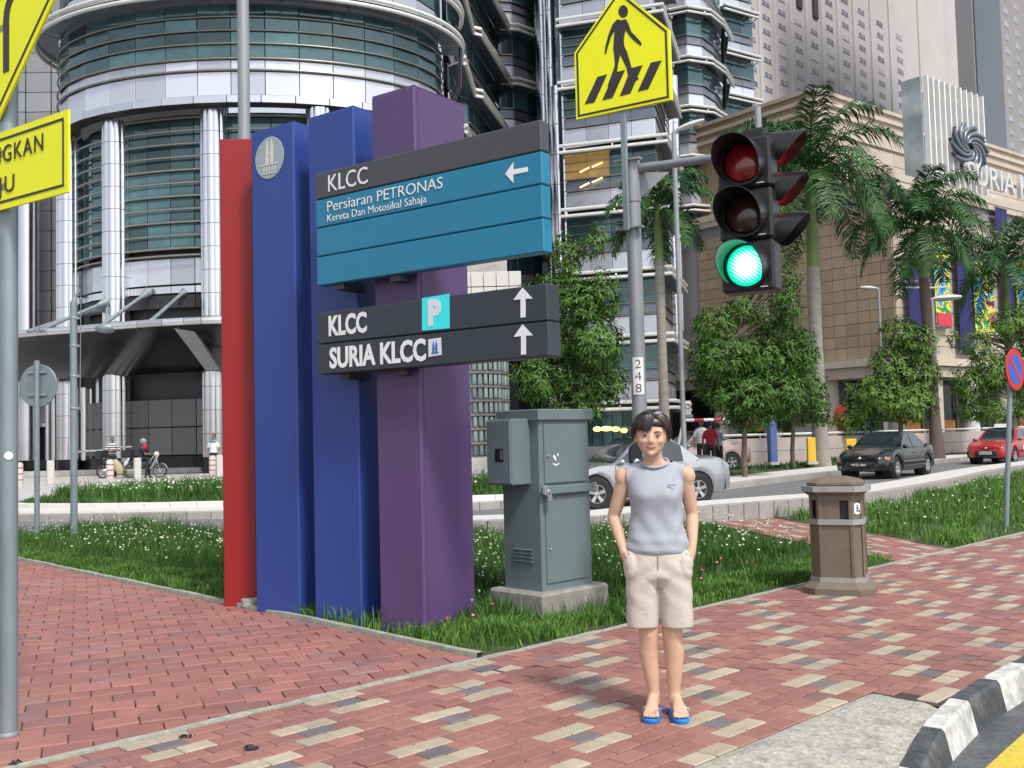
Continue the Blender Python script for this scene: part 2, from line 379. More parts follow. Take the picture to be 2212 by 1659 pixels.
# main walk: running bond with beige-grey-beige motifs
L_, W_ = .182, .124
B = Bricks(L_, W_, .008)
def walk_brick(i, j):
    """material of brick i in course j"""
    k, r = divmod(j, 3)
    c = -2.5 * k + .5 * (k % 2) * 0 - 1.2            # motif centre in brick lengths, shifts with each triple of courses
    off = .5 * (j % 2)
    x = i + .5 + off                                 # brick centre
    d = (x - c + 3) % 6 - 3
    if r == 1: return 2 if abs(d) < .26 else 0
    return 1 if abs(abs(d) - .5) < .26 else 0
for j in range(0, 23):
    bb = (j + .5) * W_ + .03
    for i in range(-48, 190):
        a = (i + .5 + .5 * (j % 2)) * L_
        if not inside((a, bb), WALK) : continue
        p = AB(a, bb)
        if p.y < 3.6 or p.y > 22 and j > 40: continue
        u, v = proj(p)
        if u < -150 or u > 2450: continue
        # four corners must be inside
        if not all(inside((a + sa * L_ * .5, bb + sb * W_ * .45), WALK) for sa in (-1, 1) for sb in (-1, 1)): continue
        mi = walk_brick(i, j)
        if mi == 0 and rnd.random() < .012: mi = 3
        z = rnd.gauss(0, .0012); t = (rnd.gauss(0, .006), rnd.gauss(0, .006), rnd.gauss(0, .006))
        if -.2 < a + .75 < .8 and .25 < bb < .75: z += rnd.gauss(.002, .006); t = (rnd.gauss(0, .03), rnd.gauss(0, .03), rnd.gauss(0, .02))
        B.whole.append((p, 45.3, mi, z, t))
M_redd = mat('dark_red_paver', (.21, .125, .12), .72, var=.12, scale=9, bump=.25, bscale=120, irand=.15)
B.done(pav, [M_red, M_beige, M_gpav, M_redd])
# cross path
cp = sheet('cross_path', lays(PATH, 0), -.006, M_joint)
B2 = Bricks(L_, W_, .008)
pa = V3((9.55 - 6.4, -4.80, 0)).normalized()
E = [((6.4, 0), (-pa.y * 1, pa.x * 1)), ((7.95, 0), (pa.y, -pa.x))]
sgn = 1 if (7.2 - 6.4) * E[0][1][0] + (-1 + 0) * E[0][1][1] > 0 else -1
for j in range(-4, 60):
    for i in range(-30, 60):
        # courses run along the path
        s_, t_ = (i + .5 + .5 * (j % 2)) * L_, (j + .5) * W_
        a = 6.4 + pa.x * s_ + -pa.y * t_; b_ = pa.y * s_ + pa.x * t_
        if not inside((a, b_), PATH): continue
        p = AB(a, b_); mi = walk_brick(i, j)
        B2.whole.append((p, 45.3 + 90 - math.degrees(math.atan2(pa.x, pa.y)) * 1 - 0, mi, rnd.gauss(0, .001), (0, 0, rnd.gauss(0, .004))))
# heading of the path courses in the world
hp = AB(9.55, -4.8) - AB(6.4, 0); HP = math.degrees(math.atan2(hp.x, hp.y))
B2.whole = [(p, HP, mi, z, t) for p, h, mi, z, t in B2.whole]
B2.done(cp, [M_red2, M_beige, M_gpav, M_redd], limit=150)
# older red bricks on the left
HL = 67.; LX, LY = hd(HL), hd(HL - 90)
lp = sheet('left_brick_pavement', [AB(0, 0), AB(.33, -12), AB(-30, -30), AB(-30, 0)], -.010, M_joint)
B3 = Bricks(.236, .20, .008)
pcorn = AB(-.02, -.045); n1 = hd(45.3 - 90); e2 = (AB(.30, -11.2) - AB(0, 0)); n2 = hd(math.degrees(math.atan2(e2.x, e2.y)) - 90)
eds = [((pcorn.x, pcorn.y), (n1.x, n1.y)), ((pcorn.x, pcorn.y), (n2.x, n2.y))]
O3 = AB(-2, -1)
for j in range(-34, 70):
    for i in range(-60, 60):
        c = O3 + LX * ((i + .5 + .5 * (j % 2)) * .236) + LY * ((j + .5) * .20)
        if c.y < 3.2 or c.y > 19: continue
        u, v = proj(c)
        if u < -140 or u > 1250 or v > 1780: continue
        x, y = LX * .114, LY * .096
        poly = [(q.x, q.y) for q in (c - x - y, c + x - y, c + x + y, c - x + y)]
        cl = clip_to(poly, eds)
        if len(cl) < 3: continue
        dist = (V3((c.x, c.y, 0)) - V3((-1.95, 5.95, 0))).length
        mi = 1 if rnd.random() < .12 else 0
        if len(cl) == 4 and all((V3((*cl[k], 0)) - V3((*poly[k], 0))).length < 1e-5 for k in range(4)):
            z = rnd.gauss(0, .002); t = (rnd.gauss(0, .011), rnd.gauss(0, .011), rnd.gauss(0, .01))
            if dist < .20: z += .022; t = (.05, -.06, .02)
            elif dist < .5: z += rnd.gauss(.004, .005); t = (rnd.gauss(0, .03), rnd.gauss(0, .03), rnd.gauss(0, .02))
            B3.whole.append((c, HL, mi, z, t))
        else:
            a2 = 0.
            for k in range(len(cl)): q, r = cl[k], cl[(k + 1) % len(cl)]; a2 += q[0] * r[1] - r[0] * q[1]
            if abs(a2) > .004: B3.cut.append((cl, mi))
M_redw = mat('dull_red_paver', (.27, .14, .13), .68, var=.12, scale=7, bump=.25, bscale=120, irand=.15)
B3.done(lp, [M_red2, M_redw])
# edging strips: pale mortar line between the pavements, thin concrete edge along the bed
M_edge = mat('edging_concrete', (.36, .36, .30), .9, var=.25, scale=18, bump=.4, dirt=.5)
def strip(name, p, q, w_, z, h, parent, m=M_edge, n=40):
    b = MB(); d = (q - p).normalized(); s = V3((-d.y, d.x, 0)); rings = []
    for k in range(n + 1):
        c = p.lerp(q, k / n); j = rnd.uniform(-.006, .006); hw = w_ / 2 * rnd.uniform(.8, 1.15); zz = z + rnd.uniform(-.003, .003)
        rings.append([c + s * (hw + j) + V3((0, 0, zz - h)), c + s * (hw * .9 + j) + V3((0, 0, zz)), c - s * (hw * .9 - j) + V3((0, 0, zz)), c - s * (hw - j) + V3((0, 0, zz - h))])
    b.loft(rings, closed=False); return b.build(name, m, parent)
strip('edging', AB(-9, -.005), AB(.02, -.005), .06, .006, .04, pav)
strip('edging', AB(.03, -.06), AB(.32, -11), .06, .03, .05, lp)
strip('edging', AB(.02, -.015), AB(6.45, -.01), .05, .004, .04, pav)
strip('edging', AB(6.4, -.01), AB(7.9, -.01), .07, .004, .04, pav)
strip('edging', AB(7.9, -.012), AB(40, -.012), .05, .008, .05, pav, n=120)

# rough concrete patch by the dropped kerb, and the painted kerb
KT = [(-6.0, 3.32, -.135), (-1.9, 3.31, -.135), (-1.1, 3.26, -.13), (-.55, 3.19, -.10), (-.1, 3.085, -.055), (.35, 2.975, -.02), (.92, 2.885, 0), (1.3, 2.845, .0), (2.06, 2.82, .0), (14., 2.82, .0)]
def kern(a):
    for (a0, b0, z0), (a1, b1, z1) in zip(KT, KT[1:]):
        if a <= a1:
            f = (a - a0) / (a1 - a0); return b0 + (b1 - b0) * f, z0 + (z1 - z0) * f
    return KT[-1][1:]
ktop = []
for i in range(321):
    a = -4.0 + .05 * i; bz_ = [kern(a + d) for d in (-.15, -.075, 0, .075, .15)]; ktop.append(AB(a, sum(q[0] for q in bz_) / 5, sum(q[1] for q in bz_) / 5))
b = MB(); rings = []
NV = 26
for p in ktop:
    a, b_ = toab(p)
    if a > .76: continue
    ring = []
    b0 = 2.385
    for k in range(13):
        f = k / 12; bb = b0 + (b_ - .10 - b0) * f
        fade = min(1, max(0, (f) * 1.0)); z = p.z * fade ** 1.4 + .004 + (rnd.uniform(0, .006) if 0 < k < 11 else -.012)
        q = AB(a, bb); ring.append(V3((q.x, q.y, z)))
    rings.append(ring)
b.loft(rings, closed=False); cv = b.build('concrete_verge', M_rough, smooth=True); cv['kind'] = 'structure'
kerb = sheet('kerb', [AB(-6, 2.9), AB(14, 2.9), AB(14, 2.75), AB(-6, 2.75)], -.19, M_conc)
acc = 0; seglen = .52; cur = [ktop[0]]; black = False; blocks = []
for i in range(1, len(ktop)):
    n_ = max(1, int((ktop[i] - ktop[i - 1]).length / .05))
    for k in range(1, n_ + 1):
        q = ktop[i - 1].lerp(ktop[i], k / n_); acc += (q - cur[-1]).length; cur.append(q)
        a_, _ = toab(q)
        if acc >= seglen: blocks.append(cur); cur = [q]; acc = 0
ia = [(toab(bk[0])[0]) for bk in blocks]
for n_, bk in enumerate(blocks):
    a_ = toab(bk[len(bk) // 2])[0]
    if a_ < -3 or a_ > 9: continue
    b = MB(); rings = []
    for k, p in enumerate(bk):
        d = (bk[min(k + 1, len(bk) - 1)] - bk[max(0, k - 1)]); d = V3((d.x, d.y, 0)).normalized(); s = V3((-d.y, d.x, 0))
        if k == 0: p = p + d * .004
        if k == len(bk) - 1: p = p - d * .004
        j = rnd.uniform(-.003, .003)
        rings.append([p + s * .11 + V3((0, 0, -.06)), p + s * .105 + V3((0, 0, .004 + j)), p + s * .015 + V3((0, 0, .004)), p + V3((0, 0, -.014 + j)), p - s * .035 + V3((0, 0, -.175 - p.z * .6))])
    b.loft(rings, closed=True, caps=True)
    o = b.build('kerb_block', M_kblk if n_ % 2 else M_kwht, kerb)

# ------------------------------------------------------------------ grass
def blades(name, poly, dens, h, wd, m, label, cat, z=0., clump=.6, lean=.35, keep=None, maxn=60000, short_edge=None):
    xs = [p[0] for p in poly]; ys = [p[1] for p in poly]; A_ = abs(sum(poly[i][0] * poly[(i + 1) % len(poly)][1] - poly[(i + 1) % len(poly)][0] * poly[i][1] for i in range(len(poly)))) / 2
    n = min(maxn, int(A_ * dens)); V = []; Fq = []; k = 0
    R = random.Random(hash(name) % 1000 + n); tries = 0
    cl = [(R.uniform(min(xs), max(xs)), R.uniform(min(ys), max(ys)), R.uniform(0, 2 * PI), R.uniform(.65, 1.3)) for _ in range(max(8, int(A_ * 14)))]
    cell = {}
    while k < n and tries < n * 12:
        tries += 1
        if R.random() < clump:
            c = cl[R.randrange(len(cl))]; r = abs(R.gauss(0, .11)); a = R.uniform(0, 2 * PI); x, y = c[0] + r * math.cos(a), c[1] + r * math.sin(a); ang = a; hh = c[3]
        else: x, y, ang, hh = R.uniform(min(xs), max(xs)), R.uniform(min(ys), max(ys)), R.uniform(0, 2 * PI), R.uniform(.55, 1.0)
        if not inside((x, y), poly): continue
        f = keep(x, y) if keep else 1.
        if f <= 0 or (f < 1 and R.random() > .35 + f): continue
        H_ = h * hh * R.uniform(.6, 1.15) * (f if keep else 1.); ln = R.uniform(.1, 1.) * lean * H_ * 1.4
        wdt = wd * R.uniform(.7, 1.3); pa_ = R.uniform(0, PI); px_, py_ = math.cos(pa_) * wdt / 2, math.sin(pa_) * wdt / 2
        dx, dy = math.cos(ang) * ln, math.sin(ang) * ln; b0 = len(V)
        V += [(x - px_, y - py_, z), (x + px_, y + py_, z), (x + dx * .35 + px_ * .8, y + dy * .35 + py_ * .8, z + H_ * .6), (x + dx * .35 - px_ * .8, y + dy * .35 - py_ * .8, z + H_ * .6), (x + dx, y + dy, z + H_ * (1 - .35 * ln / H_))]
        Fq += [(b0, b0 + 1, b0 + 2, b0 + 3), (b0 + 3, b0 + 2, b0 + 4)]; k += 1
    me = bpy.data.meshes.new(name); me.from_pydata(V, [], Fq); me.materials.append(m)
    o = obj(name, me); o['kind'] = 'stuff'; o['label'] = label; o['category'] = cat; return o
def flowers(name, poly, n, h, r, m, label, keep=None, z=0.):
    R = random.Random(len(name) + n); xs = [p[0] for p in poly]; ys = [p[1] for p in poly]; b = MB(); k = 0; t = 0
    while k < n and t < n * 40:
        t += 1; x, y = R.uniform(min(xs), max(xs)), R.uniform(min(ys), max(ys))
        if not inside((x, y), poly): continue
        if keep and R.random() > keep(x, y): continue
        c = V3((x, y, z + h * R.uniform(.6, 1.1))); rr = r * R.uniform(.7, 1.2); dx = R.uniform(-.5, .5); ax = V3((dx, R.uniform(-.5, .5), 1)).normalized()
        X = ax.orthogonal().normalized(); Y = ax.cross(X)
        pts = [c - ax * rr * 1.2] + [c + (X * math.cos(q * PI / 3) + Y * math.sin(q * PI / 3)) * rr + ax * rr * (.5 if q % 2 else .2) for q in range(6)] + [c - ax * rr * .1]
        b.add(pts, [(0, 1 + (q + 1) % 6, 1 + q) for q in range(6)] + [(7, 1 + q, 1 + (q + 1) % 6) for q in range(6)]); k += 1
    o = b.build(name, m, fix=False); o['kind'] = 'stuff'; o['label'] = label; o['category'] = 'flowers'; return o
def xy(pts): return [(p[0], p[1]) for p in pts]
near_edge = [V3((p.x, p.y, 0)) for p in NEAR_TOP]
BED1 = xy([AB(.08, -.06), AB(6.35, -.05), AB(9.35, -4.7)] + [p for p in near_edge[::-1] if toab(p)[0] < 9.4] + P((760, 1155), (480, 1162), (300, 1147), (150, 1152), (20, 1168), (-60, 1187)) + [AB(.32, -11.5), AB(.30, -9.68)])
sheet('planting_bed', [V3((x, y, 0)) for x, y in BED1], -.004, M_soil)
PIL = [(-1.7, 8.6)]
def k1(x, y):
    a, b_ = toab((x, y)); e = min(-b_, a - .05)
    if e < .03: return 0
    dpath = ((6.4 - a) * 4.7 + (-b_) * 3.0) / 5.58
    return (min(1, .18 + max(0, e - .05) * .75) if e < 1.15 else 1) * max(.3, min(1, .3 + dpath * .45))
def k1s(x, y):
    a, b_ = toab((x, y)); e = min(-b_, a)
    return (1 if .04 < e < .95 else 0) * (0 if (a < .38 and -b_ < .30 and math.sin(x * 30) * math.cos(y * 26) > -.35) else 1)
blades('long_grass', BED1, 820, .30, .0085, M_grass, 'long dark green grass with white flowers around the coloured sign pillars', 'grass', keep=k1, maxn=70000)
blades('short_turf', BED1, 900, .13, .009, M_grass2, 'short spiky green turf along the edge of the brick walk', 'turf', keep=k1s, lean=.7, maxn=26000)
kf = lambda x, y: max(0, min(1, (min(-toab((x, y))[1], toab((x, y))[0] + .25) - .75) * 1.1))
flowers('white_flowers', BED1, 1500, .29, .0145, M_flower, 'small white lilies scattered in the long grass around the sign', keep=kf)
def ktuft(x, y):
    p = V3((x, y, 0)); d = min((p - q).length for q in TUFT); return 1 if d < .16 else 0
TUFT = [gp(1174, 1350).lerp(gp(1330, 1318), f) for f in (-.1, 0, .1, .2, .3, .4, .5, .6, .7, .8, .9, 1.)] + [gp(1174, 1350).lerp(gp(1085, 1335), f) for f in (.2, .4, .6, .8, 1.)] + [gp(745, 1352), gp(790, 1358), gp(815, 1362), gp(700, 1348), gp(1035, 1370), gp(990, 1385), gp(1010, 1378), gp(955, 1392)]
blades('grass_tufts', BED1, 5200, .26, .010, M_grass2, 'grass tufts growing against the foot of the pillars and the cabinet plinth', 'grass', keep=ktuft, clump=0, maxn=5000)
flowers('pink_flowers', BED1, 22, .17, .018, M_pink, 'few small pink flowers in the turf in front of the grey cabinet', keep=lambda x, y: 1 if (.4 < -toab((x, y))[1] < 1.1 and toab((x, y))[0] < 4.5) else 0)
BED2 = xy([AB(7.95, -.05), AB(14, -.05), AB(30, -.05)] + [p for p in near_edge[::-1] if toab(p)[0] > 11.2] + [AB(11.35, -4.85)])
sheet('planting_bed', [V3((x, y, 0)) for x, y in BED2], -.004, M_soil)
def k2(x, y):
    a, b_ = toab((x, y)); e = -b_
    return 0 if e < .03 else min(1, .55 + e * .25)
blades('right_grass', BED2, 330, .27, .014, M_grass2, 'bright green grass behind the brown litter bin beside the footpath', 'grass', keep=k2, maxn=42000)
blades('right_turf', BED2, 320, .12, .016, M_grass2, 'short green turf at the walk edge behind the litter bin', 'turf', keep=lambda x, y: 1 if .02 < -toab((x, y))[1] < 2.2 and toab((x, y))[0] < 22 else 0, lean=.7, maxn=16000)
flowers('right_white_flowers', BED2, 600, .26, .017, M_flower, 'tiny white flowers in the grass behind the litter bin', keep=lambda x, y: 1 if -toab((x, y))[1] > .9 else .05)
BED3 = xy([(p.x, p.y) for p in offs(ST2, .3)] + P((1180, 1044), (1050, 1048), (760, 1052), (478, 1054), (250, 1065), (110, 1076), (40, 1084), z=.25))
fe = offs(ST2, .3)
def k3(x, y):
    e = min((V3((x, y, 0)) - V3((p.x, p.y, 0))).length for p in fe); return .4 if e < .9 else 1
blades('median_grass', BED3, 260, .42, .022, M_grass, 'dark green grass on the curved median in front of the silver columns', 'grass', keep=k3, z=.24, maxn=36000)
flowers('median_white_flowers', BED3, 520, .40, .03, M_flower, 'white flowers dotted over the curved grass median on the left', keep=lambda x, y: 1 if k3(x, y) == 1 else .03, z=.24)
BED4 = xy([V3((p.x, p.y, 0)) for p in offs(FAR_BOT, 2.0)[28:]] + [V3((59, 82, 0)), V3((10, 41, 0)), V3((2, 30, 0))])
blades('verge_grass', BED4, 130, .22, .035, M_grass, 'dark low grass on the verge under the palms beyond the road', 'grass', z=.14, maxn=34000)
# two dead leaves and a loose brick stub
def debris(u, v, s, m, label, cat, name):
    c = gp(u, v); b = MB()
    for k in range(9):
        a = rnd.uniform(0, PI); e = c + V3((rnd.uniform(-.5, .5) * s, rnd.uniform(-.5, .5) * s, .004)); d = V3((math.cos(a), math.sin(a) * .6, 0)) * s * rnd.uniform(.4, .8); n_ = V3((-d.y, d.x, 0)) * .4; b.add([e - d, e + n_ + V3((0, 0, rnd.uniform(.004, .02))), e + d + V3((0, 0, rnd.uniform(0, .02))), e - n_ + V3((0, 0, .003))], [(0, 1, 2, 3)])
    return tag(b.build(name, m, off=None), label, cat)
M_dleaf = mat('dead_leaf', (.035, .035, .05), .7, var=.4, scale=60)
debris(404, 1592, .045, M_dleaf, 'dark crumpled dead leaf on the red bricks, nearer the pale mortar line', 'dead leaf', 'dead_leaf')
debris(545, 1618, .055, M_dleaf, 'dark crumpled dead leaf lying on a beige paver at the lower left', 'dead leaf', 'dead_leaf')
debris(30, 1652, .05, M_dleaf, 'dark dead leaf at the foot of the leftmost sign pole', 'dead leaf', 'dead_leaf')
b = MB(); c = gp(542, 1311); b.box(c + V3((0, .0, .04)), (.16, .12, .075), ax=hd(65), bev=.01); tag(b.build('stone', M_edge, off=None), 'small grey stone block wedged at the foot of the red panel', 'stone')
# ================================================================== THE COLOURED SIGN
D1, D2, NB = hd(-54.5), hd(35.5), hd(-144.5)
ZUP = V3((0, 0, 1))
M_red_p = mat('red_enamel', (.29, .010, .011), .42, var=.06, scale=2, dirt=.14, stretch=(1, 1, .12))
M_blu_p = mat('blue_enamel', (.026, .062, .285), .42, var=.07, scale=2, dirt=.16, stretch=(1, 1, .12))
M_pur_p = mat('purple_enamel', (.098, .056, .160), .42, var=.07, scale=2, dirt=.16, stretch=(1, 1, .12))
M_cyan = mat('cyan_panel', (.016, .205, .355), .38, var=.05, scale=3, dirt=.06)
M_dkg = mat('charcoal_panel', (.065, .068, .078), .42, var=.08, scale=3, dirt=.08)
M_dkg2 = mat('slate_panel', (.035, .043, .055), .42, var=.08, scale=3)
M_logo = mat('logo_disc', (.34, .42, .44), .45, var=.06)
M_logo2 = mat('logo_cream', (.70, .66, .60), .5, var=.04)
M_teal = mat('parking_teal', (.03, .56, .60), .35, var=.03, emit=.25)
M_lblue = mat('emblem_blue', (.02, .16, .42), .4, var=.03)
M_lwht = mat('emblem_white', (.72, .75, .80), .4, var=.03)

def pillar(name, label, corner, uL, uR, vmid, utop, vtop, m, depth=None, seam=False):
    c = V3((corner.x, corner.y, 0)); wl = (onp(uL, vmid, c, -54.5) - c).dot(D1); wr = depth if depth else (onp(uR, vmid, c, 35.5) - c).dot(D2)
    h = at(utop, vtop, c.y).z
    t = thing(name, label, 'sign pillar', c, group='coloured pillars of the big direction sign')
    b = MB(); b.box(D1 * wl / 2 + D2 * wr / 2 + V3((0, 0, h / 2 - .1)), (wl, wr, h + .2), ax=-D1, ay=D2, bev=.012); b.build('shaft', m, t)
    b = MB(); b.box(D1 * wl / 2 + D2 * wr / 2 + V3((0, 0, h + .004)), (wl * .97, wr * .97, .012), ax=-D1, ay=D2); b.build('cap', m, t)
    if seam:
        b = MB(); b.box(D2 * .045 - D1 * .0015 + V3((0, 0, h / 2)), (.004, .006, h - .02), ax=-D1, ay=D2); b.build('seam', m, t)
    return t, c, wl, wr, h
pu, PC, PWL, PWR, PH = pillar('sign_pillar', 'purple square pillar at the front of the direction sign, nearest the lawn corner', gp(918, 1375), 810, 1014, 700, 905, 184, M_pur_p, seam=True)
b2, B2C, B2W, _, B2H = pillar('sign_pillar', 'blue pillar in the middle, directly left of the purple pillar', gp(782, 1352), 671, 0, 700, 758, 229, M_blu_p, depth=PWR * .92)
b1, B1C, B1W, _, B1H = pillar('sign_pillar', 'blue pillar with a round tower emblem, between the red panel and the other blue pillar', gp(648, 1332), 546, 0, 700, 629, 263, M_blu_p, depth=PWR * .92)
rc = gp(484, 1310.7); rx = hd(87); rh = at(476, 300, rc.y).z; rw = (onp(549, 700, rc, 87) - rc).dot(rx)
rt = thing('sign_pillar', 'tall plain red panel at the left end of the direction sign', 'sign pillar', rc, group='coloured pillars of the big direction sign')
b = MB(); b.box(rx * rw / 2 + hd(-3) * .2 + V3((0, 0, rh / 2 - .1)), (rw, .4, rh + .2), ax=rx, bev=.01); b.build('shaft', M_red_p, rt)
XB = -D1                                              # to the reader's right along the boards

def on_board(u, v, p0, hdg=-54.5): return onp(u, v, p0, hdg)
def flat(poly_uv, p0, hdg, lift, th, name, m, parent, off, nrm):
    pts = [onp(u, v, p0, hdg) + nrm * lift for u, v in poly_uv]
    b = MB(); b.prism([p - off for p in pts], nrm * th); return b.build(name, m, parent)
def fit_text(txt, pbl, pbr, cap, m, parent, off, up=ZUP, bold=0., name='lettering', lift=.004, nrm=None, space=1.0):
    """text with its baseline from pbl to pbr and the given capital height"""
    x = (pbr - pbl); x = V3((x.x, x.y, 0)); wd = x.length; x = x.normalized()
    me = text_mesh(txt, cap / .69, bold * cap, .0012, 'LEFT', 1., space); xs = [v.co.x for v in me.vertices]; k = wd / (max(xs) - min(xs)); x0 = min(xs)
    for v in me.vertices: v.co.x = (v.co.x - x0) * k
    z = x.cross(up); nn = nrm or z; p = pbl + nn * lift
    me.transform(Matrix(((x.x, up.x, z.x, p.x - off.x), (x.y, up.y, z.y, p.y - off.y), (x.z, up.z, z.z, p.z - off.z), (0, 0, 0, 1))))
    me.name = name; me.materials.clear(); me.materials.append(m); return obj(name, me, parent)

BP = PC + NB * .15                                    # the boards' front plane passes just ahead of the purple corner
def board(label, uL, vsL, uR, uCap, mats_, name):
    L = onp(uL, vsL[0], BP, -54.5); R_ = onp(uR, (vsL[0] + vsL[-1]) / 2 - 60, BP, -54.5); wd = (R_ - L).dot(XB); dp = (onp(uCap, 400, V3((R_.x, R_.y, 0)), 35.5) - R_).dot(D2)
    zs = [onp(uL, v, BP, -54.5).z for v in vsL]; org = V3((L.x, L.y, zs[-1]))
    t = thing(name, label, 'sign board', org, group='boards of the direction sign')
    for i, m in enumerate(mats_):
        z1, z0 = zs[i] - .003, zs[i + 1] + .003
        b = MB(); b.box(XB * wd / 2 + D2 * dp / 2 + V3((0, 0, (z0 + z1) / 2 - org.z)), (wd + (i % 2) * .006, dp, z1 - z0), ax=XB, ay=D2, bev=.008); b.build('sign_panel', m, t)
    b = MB(); b.box(XB * wd / 2 + D2 * (dp / 2 + .02) + V3((0, 0, (zs[0] + zs[-1]) / 2 - org.z)), (wd - .03, dp - .03, zs[0] - zs[-1] - .02), ax=XB, ay=D2); b.build('backing', M_dkg2, t)
    for f in (.10, .37):
        b = MB(); b.box(XB * wd * f + D2 * (dp + .05) + V3((0, 0, -.02)), (.1, .25, .05), ax=XB, ay=D2); b.build('bracket', M_dkg2, t)
    return t, org, wd, dp
tb, TO, TW, TD = board('upper board with a charcoal heading over three blue panels and a left arrow', 681, (375, 433, 494, 556, 619), 1172, 1189.5, [M_dkg, M_cyan, M_cyan, M_cyan], 'sign_board')
lb, LO, LW, LD = board('lower dark board of two panels with a teal parking square and up arrows', 684.5, (675.5, 744.5, 810), 1183, 1202, [M_dkg2, M_dkg2], 'sign_board')
ob = lambda u, v: onp(u, v, BP, -54.5)
def words_on(txt, bl, br, vtop, t, org, bold=0., m=M_white, lift=.004): fit_text(txt, ob(*bl), ob(*br), ob(bl[0], vtop).z - ob(*bl).z, m, t, org, bold=bold, lift=lift)
words_on('KLCC', (710, 414.6), (795, 395), 379, tb, TO, .0)
words_on('Persiaran PETRONAS', (708, 458), (957, 408), 435.5, tb, TO, -.006)
words_on('Kereta Dan Motosikal Sahaja', (708, 480), (921.7, 436.5), 464, tb, TO, -.010)
words_on('KLCC', (711, 724.8), (793, 714), 684.5, lb, LO, .05)
words_on('SURIA KLCC', (712.8, 794.4), (920.8, 776), 753, lb, LO, .05)
flat([(1092, 376), (1109.5, 350.5), (1109, 366.5), (1140.4, 361), (1140.4, 371), (1109, 377.5), (1109, 395)][::-1], BP, -54.5, .001, .004, 'arrow', M_white, tb, TO, NB)
c5 = lambda x, y: ((660 + x / 2.911) * .97359, (560 + y / 2.911) * .97359)
for ty, hy, sy, x0 in ((228, 303, 420, 1443), (465, 541, 660, 1446)):
    flat([c5(*q) for q in [(1455, ty), (x0 - 47, hy + 5), (x0, hy), (x0, sy + 2), (x0 + 31, sy - 2), (x0 + 31, hy - 3), (x0 + 75, hy - 5)]], BP, -54.5, .001, .004, 'arrow', M_white, lb, LO, NB)
flat([c5(808, 296), c5(808, 506), c5(984, 490), c5(982, 268)], BP, -54.5, .001, .006, 'parking_square', M_teal, lb, LO, NB)
words_on('P', c5(850, 466), c5(936, 455), c5(850, 320)[1], lb, LO, .09, M_lwht, .010)
flat([c5(848, 562), c5(850, 675), c5(932, 662), c5(928, 550)], BP, -54.5, .001, .005, 'emblem_square', M_lwht, lb, LO, NB)
for k, q in enumerate(([(874, 650), (876, 600), (882, 570), (887, 598), (888, 648)], [(894, 647), (894, 597), (900, 567), (906, 594), (909, 645)], [(885, 625), (897, 623), (897, 616), (885, 618)], [(868, 656), (918, 649), (912, 642), (872, 648)])):
    flat([c5(*p) for p in q], BP, -54.5, .006, .002 + .0004 * k, 'emblem_tower', M_lblue, lb, LO, NB)
# emblem on the left blue pillar
ol = lambda u, v: onp(u, v, B1C, -54.5)
c1 = lambda x, y: (x / 2.990, y / 2.990)
cc = ol(*c1(1742, 1020)); rr_ = (ol(*c1(1742, 885)).z - ol(*c1(1742, 1156)).z) / 2
b = MB(); b.lathe([(rr_ * .98, .0), (rr_, .003), (rr_ * .985, .006)], cc - B1C, 40, ax=NB); b.build('emblem_disc', M_logo, b1)
def em(pts, lift=.0065): flat([c1(*p) for p in pts], B1C, -54.5, lift, .002, 'emblem_line', M_logo2, b1, B1C, NB)
em([(1718, 1060), (1720, 960), (1728, 900), (1737, 958), (1738, 1056)]); em([(1748, 1054), (1749, 952), (1758, 895), (1767, 948), (1768, 1050)])
em([(1737, 1000), (1749, 998), (1749, 988), (1737, 990)], .0075); em([(1690, 1078), (1800, 1055), (1800, 1047), (1690, 1069)], .0078)
for k in range(5): x = 1708 + k * 18; em([(x, 1078 - (k) * 3), (x - 4, 1118 - k * 4), (x + 1, 1117 - k * 4), (x + 5, 1077 - k * 3)], .0072)
em([(1702, 1132), (1790, 1112), (1790, 1105), (1702, 1124)], .0076)

# ================================================================== LEFT SIGN POLE
lp0 = gp(18, 1588); pr = .047
t = thing('sign_pole', 'galvanised pole at the left edge carrying two bright yellow road signs', 'pole', lp0)
b = MB(); b.tube([(0, 0, -.1), (0, 0, 4.6)], pr, 20); b.build('pole', M_galv, t, smooth=40)
b = MB(); b.lathe([(.052, 0), (.052, .012), (.048, .02)], n=16); b.build('base_collar', M_galv2, t, smooth=40)
q = onp(15, 985, lp0, 90); rv = (EYE - q); rv.z = 0; rv.normalize()
b = MB(); b.lathe([(.022, .0), (.022, .004), (.018, .006)], V3((0, 0, q.z)) + rv * (pr), 20, ax=rv); b.build('reflector_dot', M_white, t)
NY = hd(-146); DY = hd(-56); XY = -DY; YP = lp0 + NY * (pr + .02)
oy = lambda u, v: onp(u, v, YP, -56)
def plate(poly, off, nrm, th, name, m, parent): b = MB(); b.prism([p - off for p in poly], -nrm * th); return b.build(name, m, parent)
def inset(poly, d):
    """inset a planar convex 3d polygon"""
    n = len(poly); c = sum(poly, V3()) / n; out = []
    for i in range(n):
        a, p, q_ = poly[i - 1], poly[i], poly[(i + 1) % n]; e1 = (p - a).normalized(); e2_ = (q_ - p).normalized(); nn = e1.cross(e2_).normalized()
        n1_ = nn.cross(e1); n2_ = nn.cross(e2_)
        if n1_.dot(c - p) < 0: n1_ = -n1_; n2_ = -n2_
        bi = (n1_ + n2_).normalized(); out.append(p + bi * d / max(.2, bi.dot(n1_)))
    return out
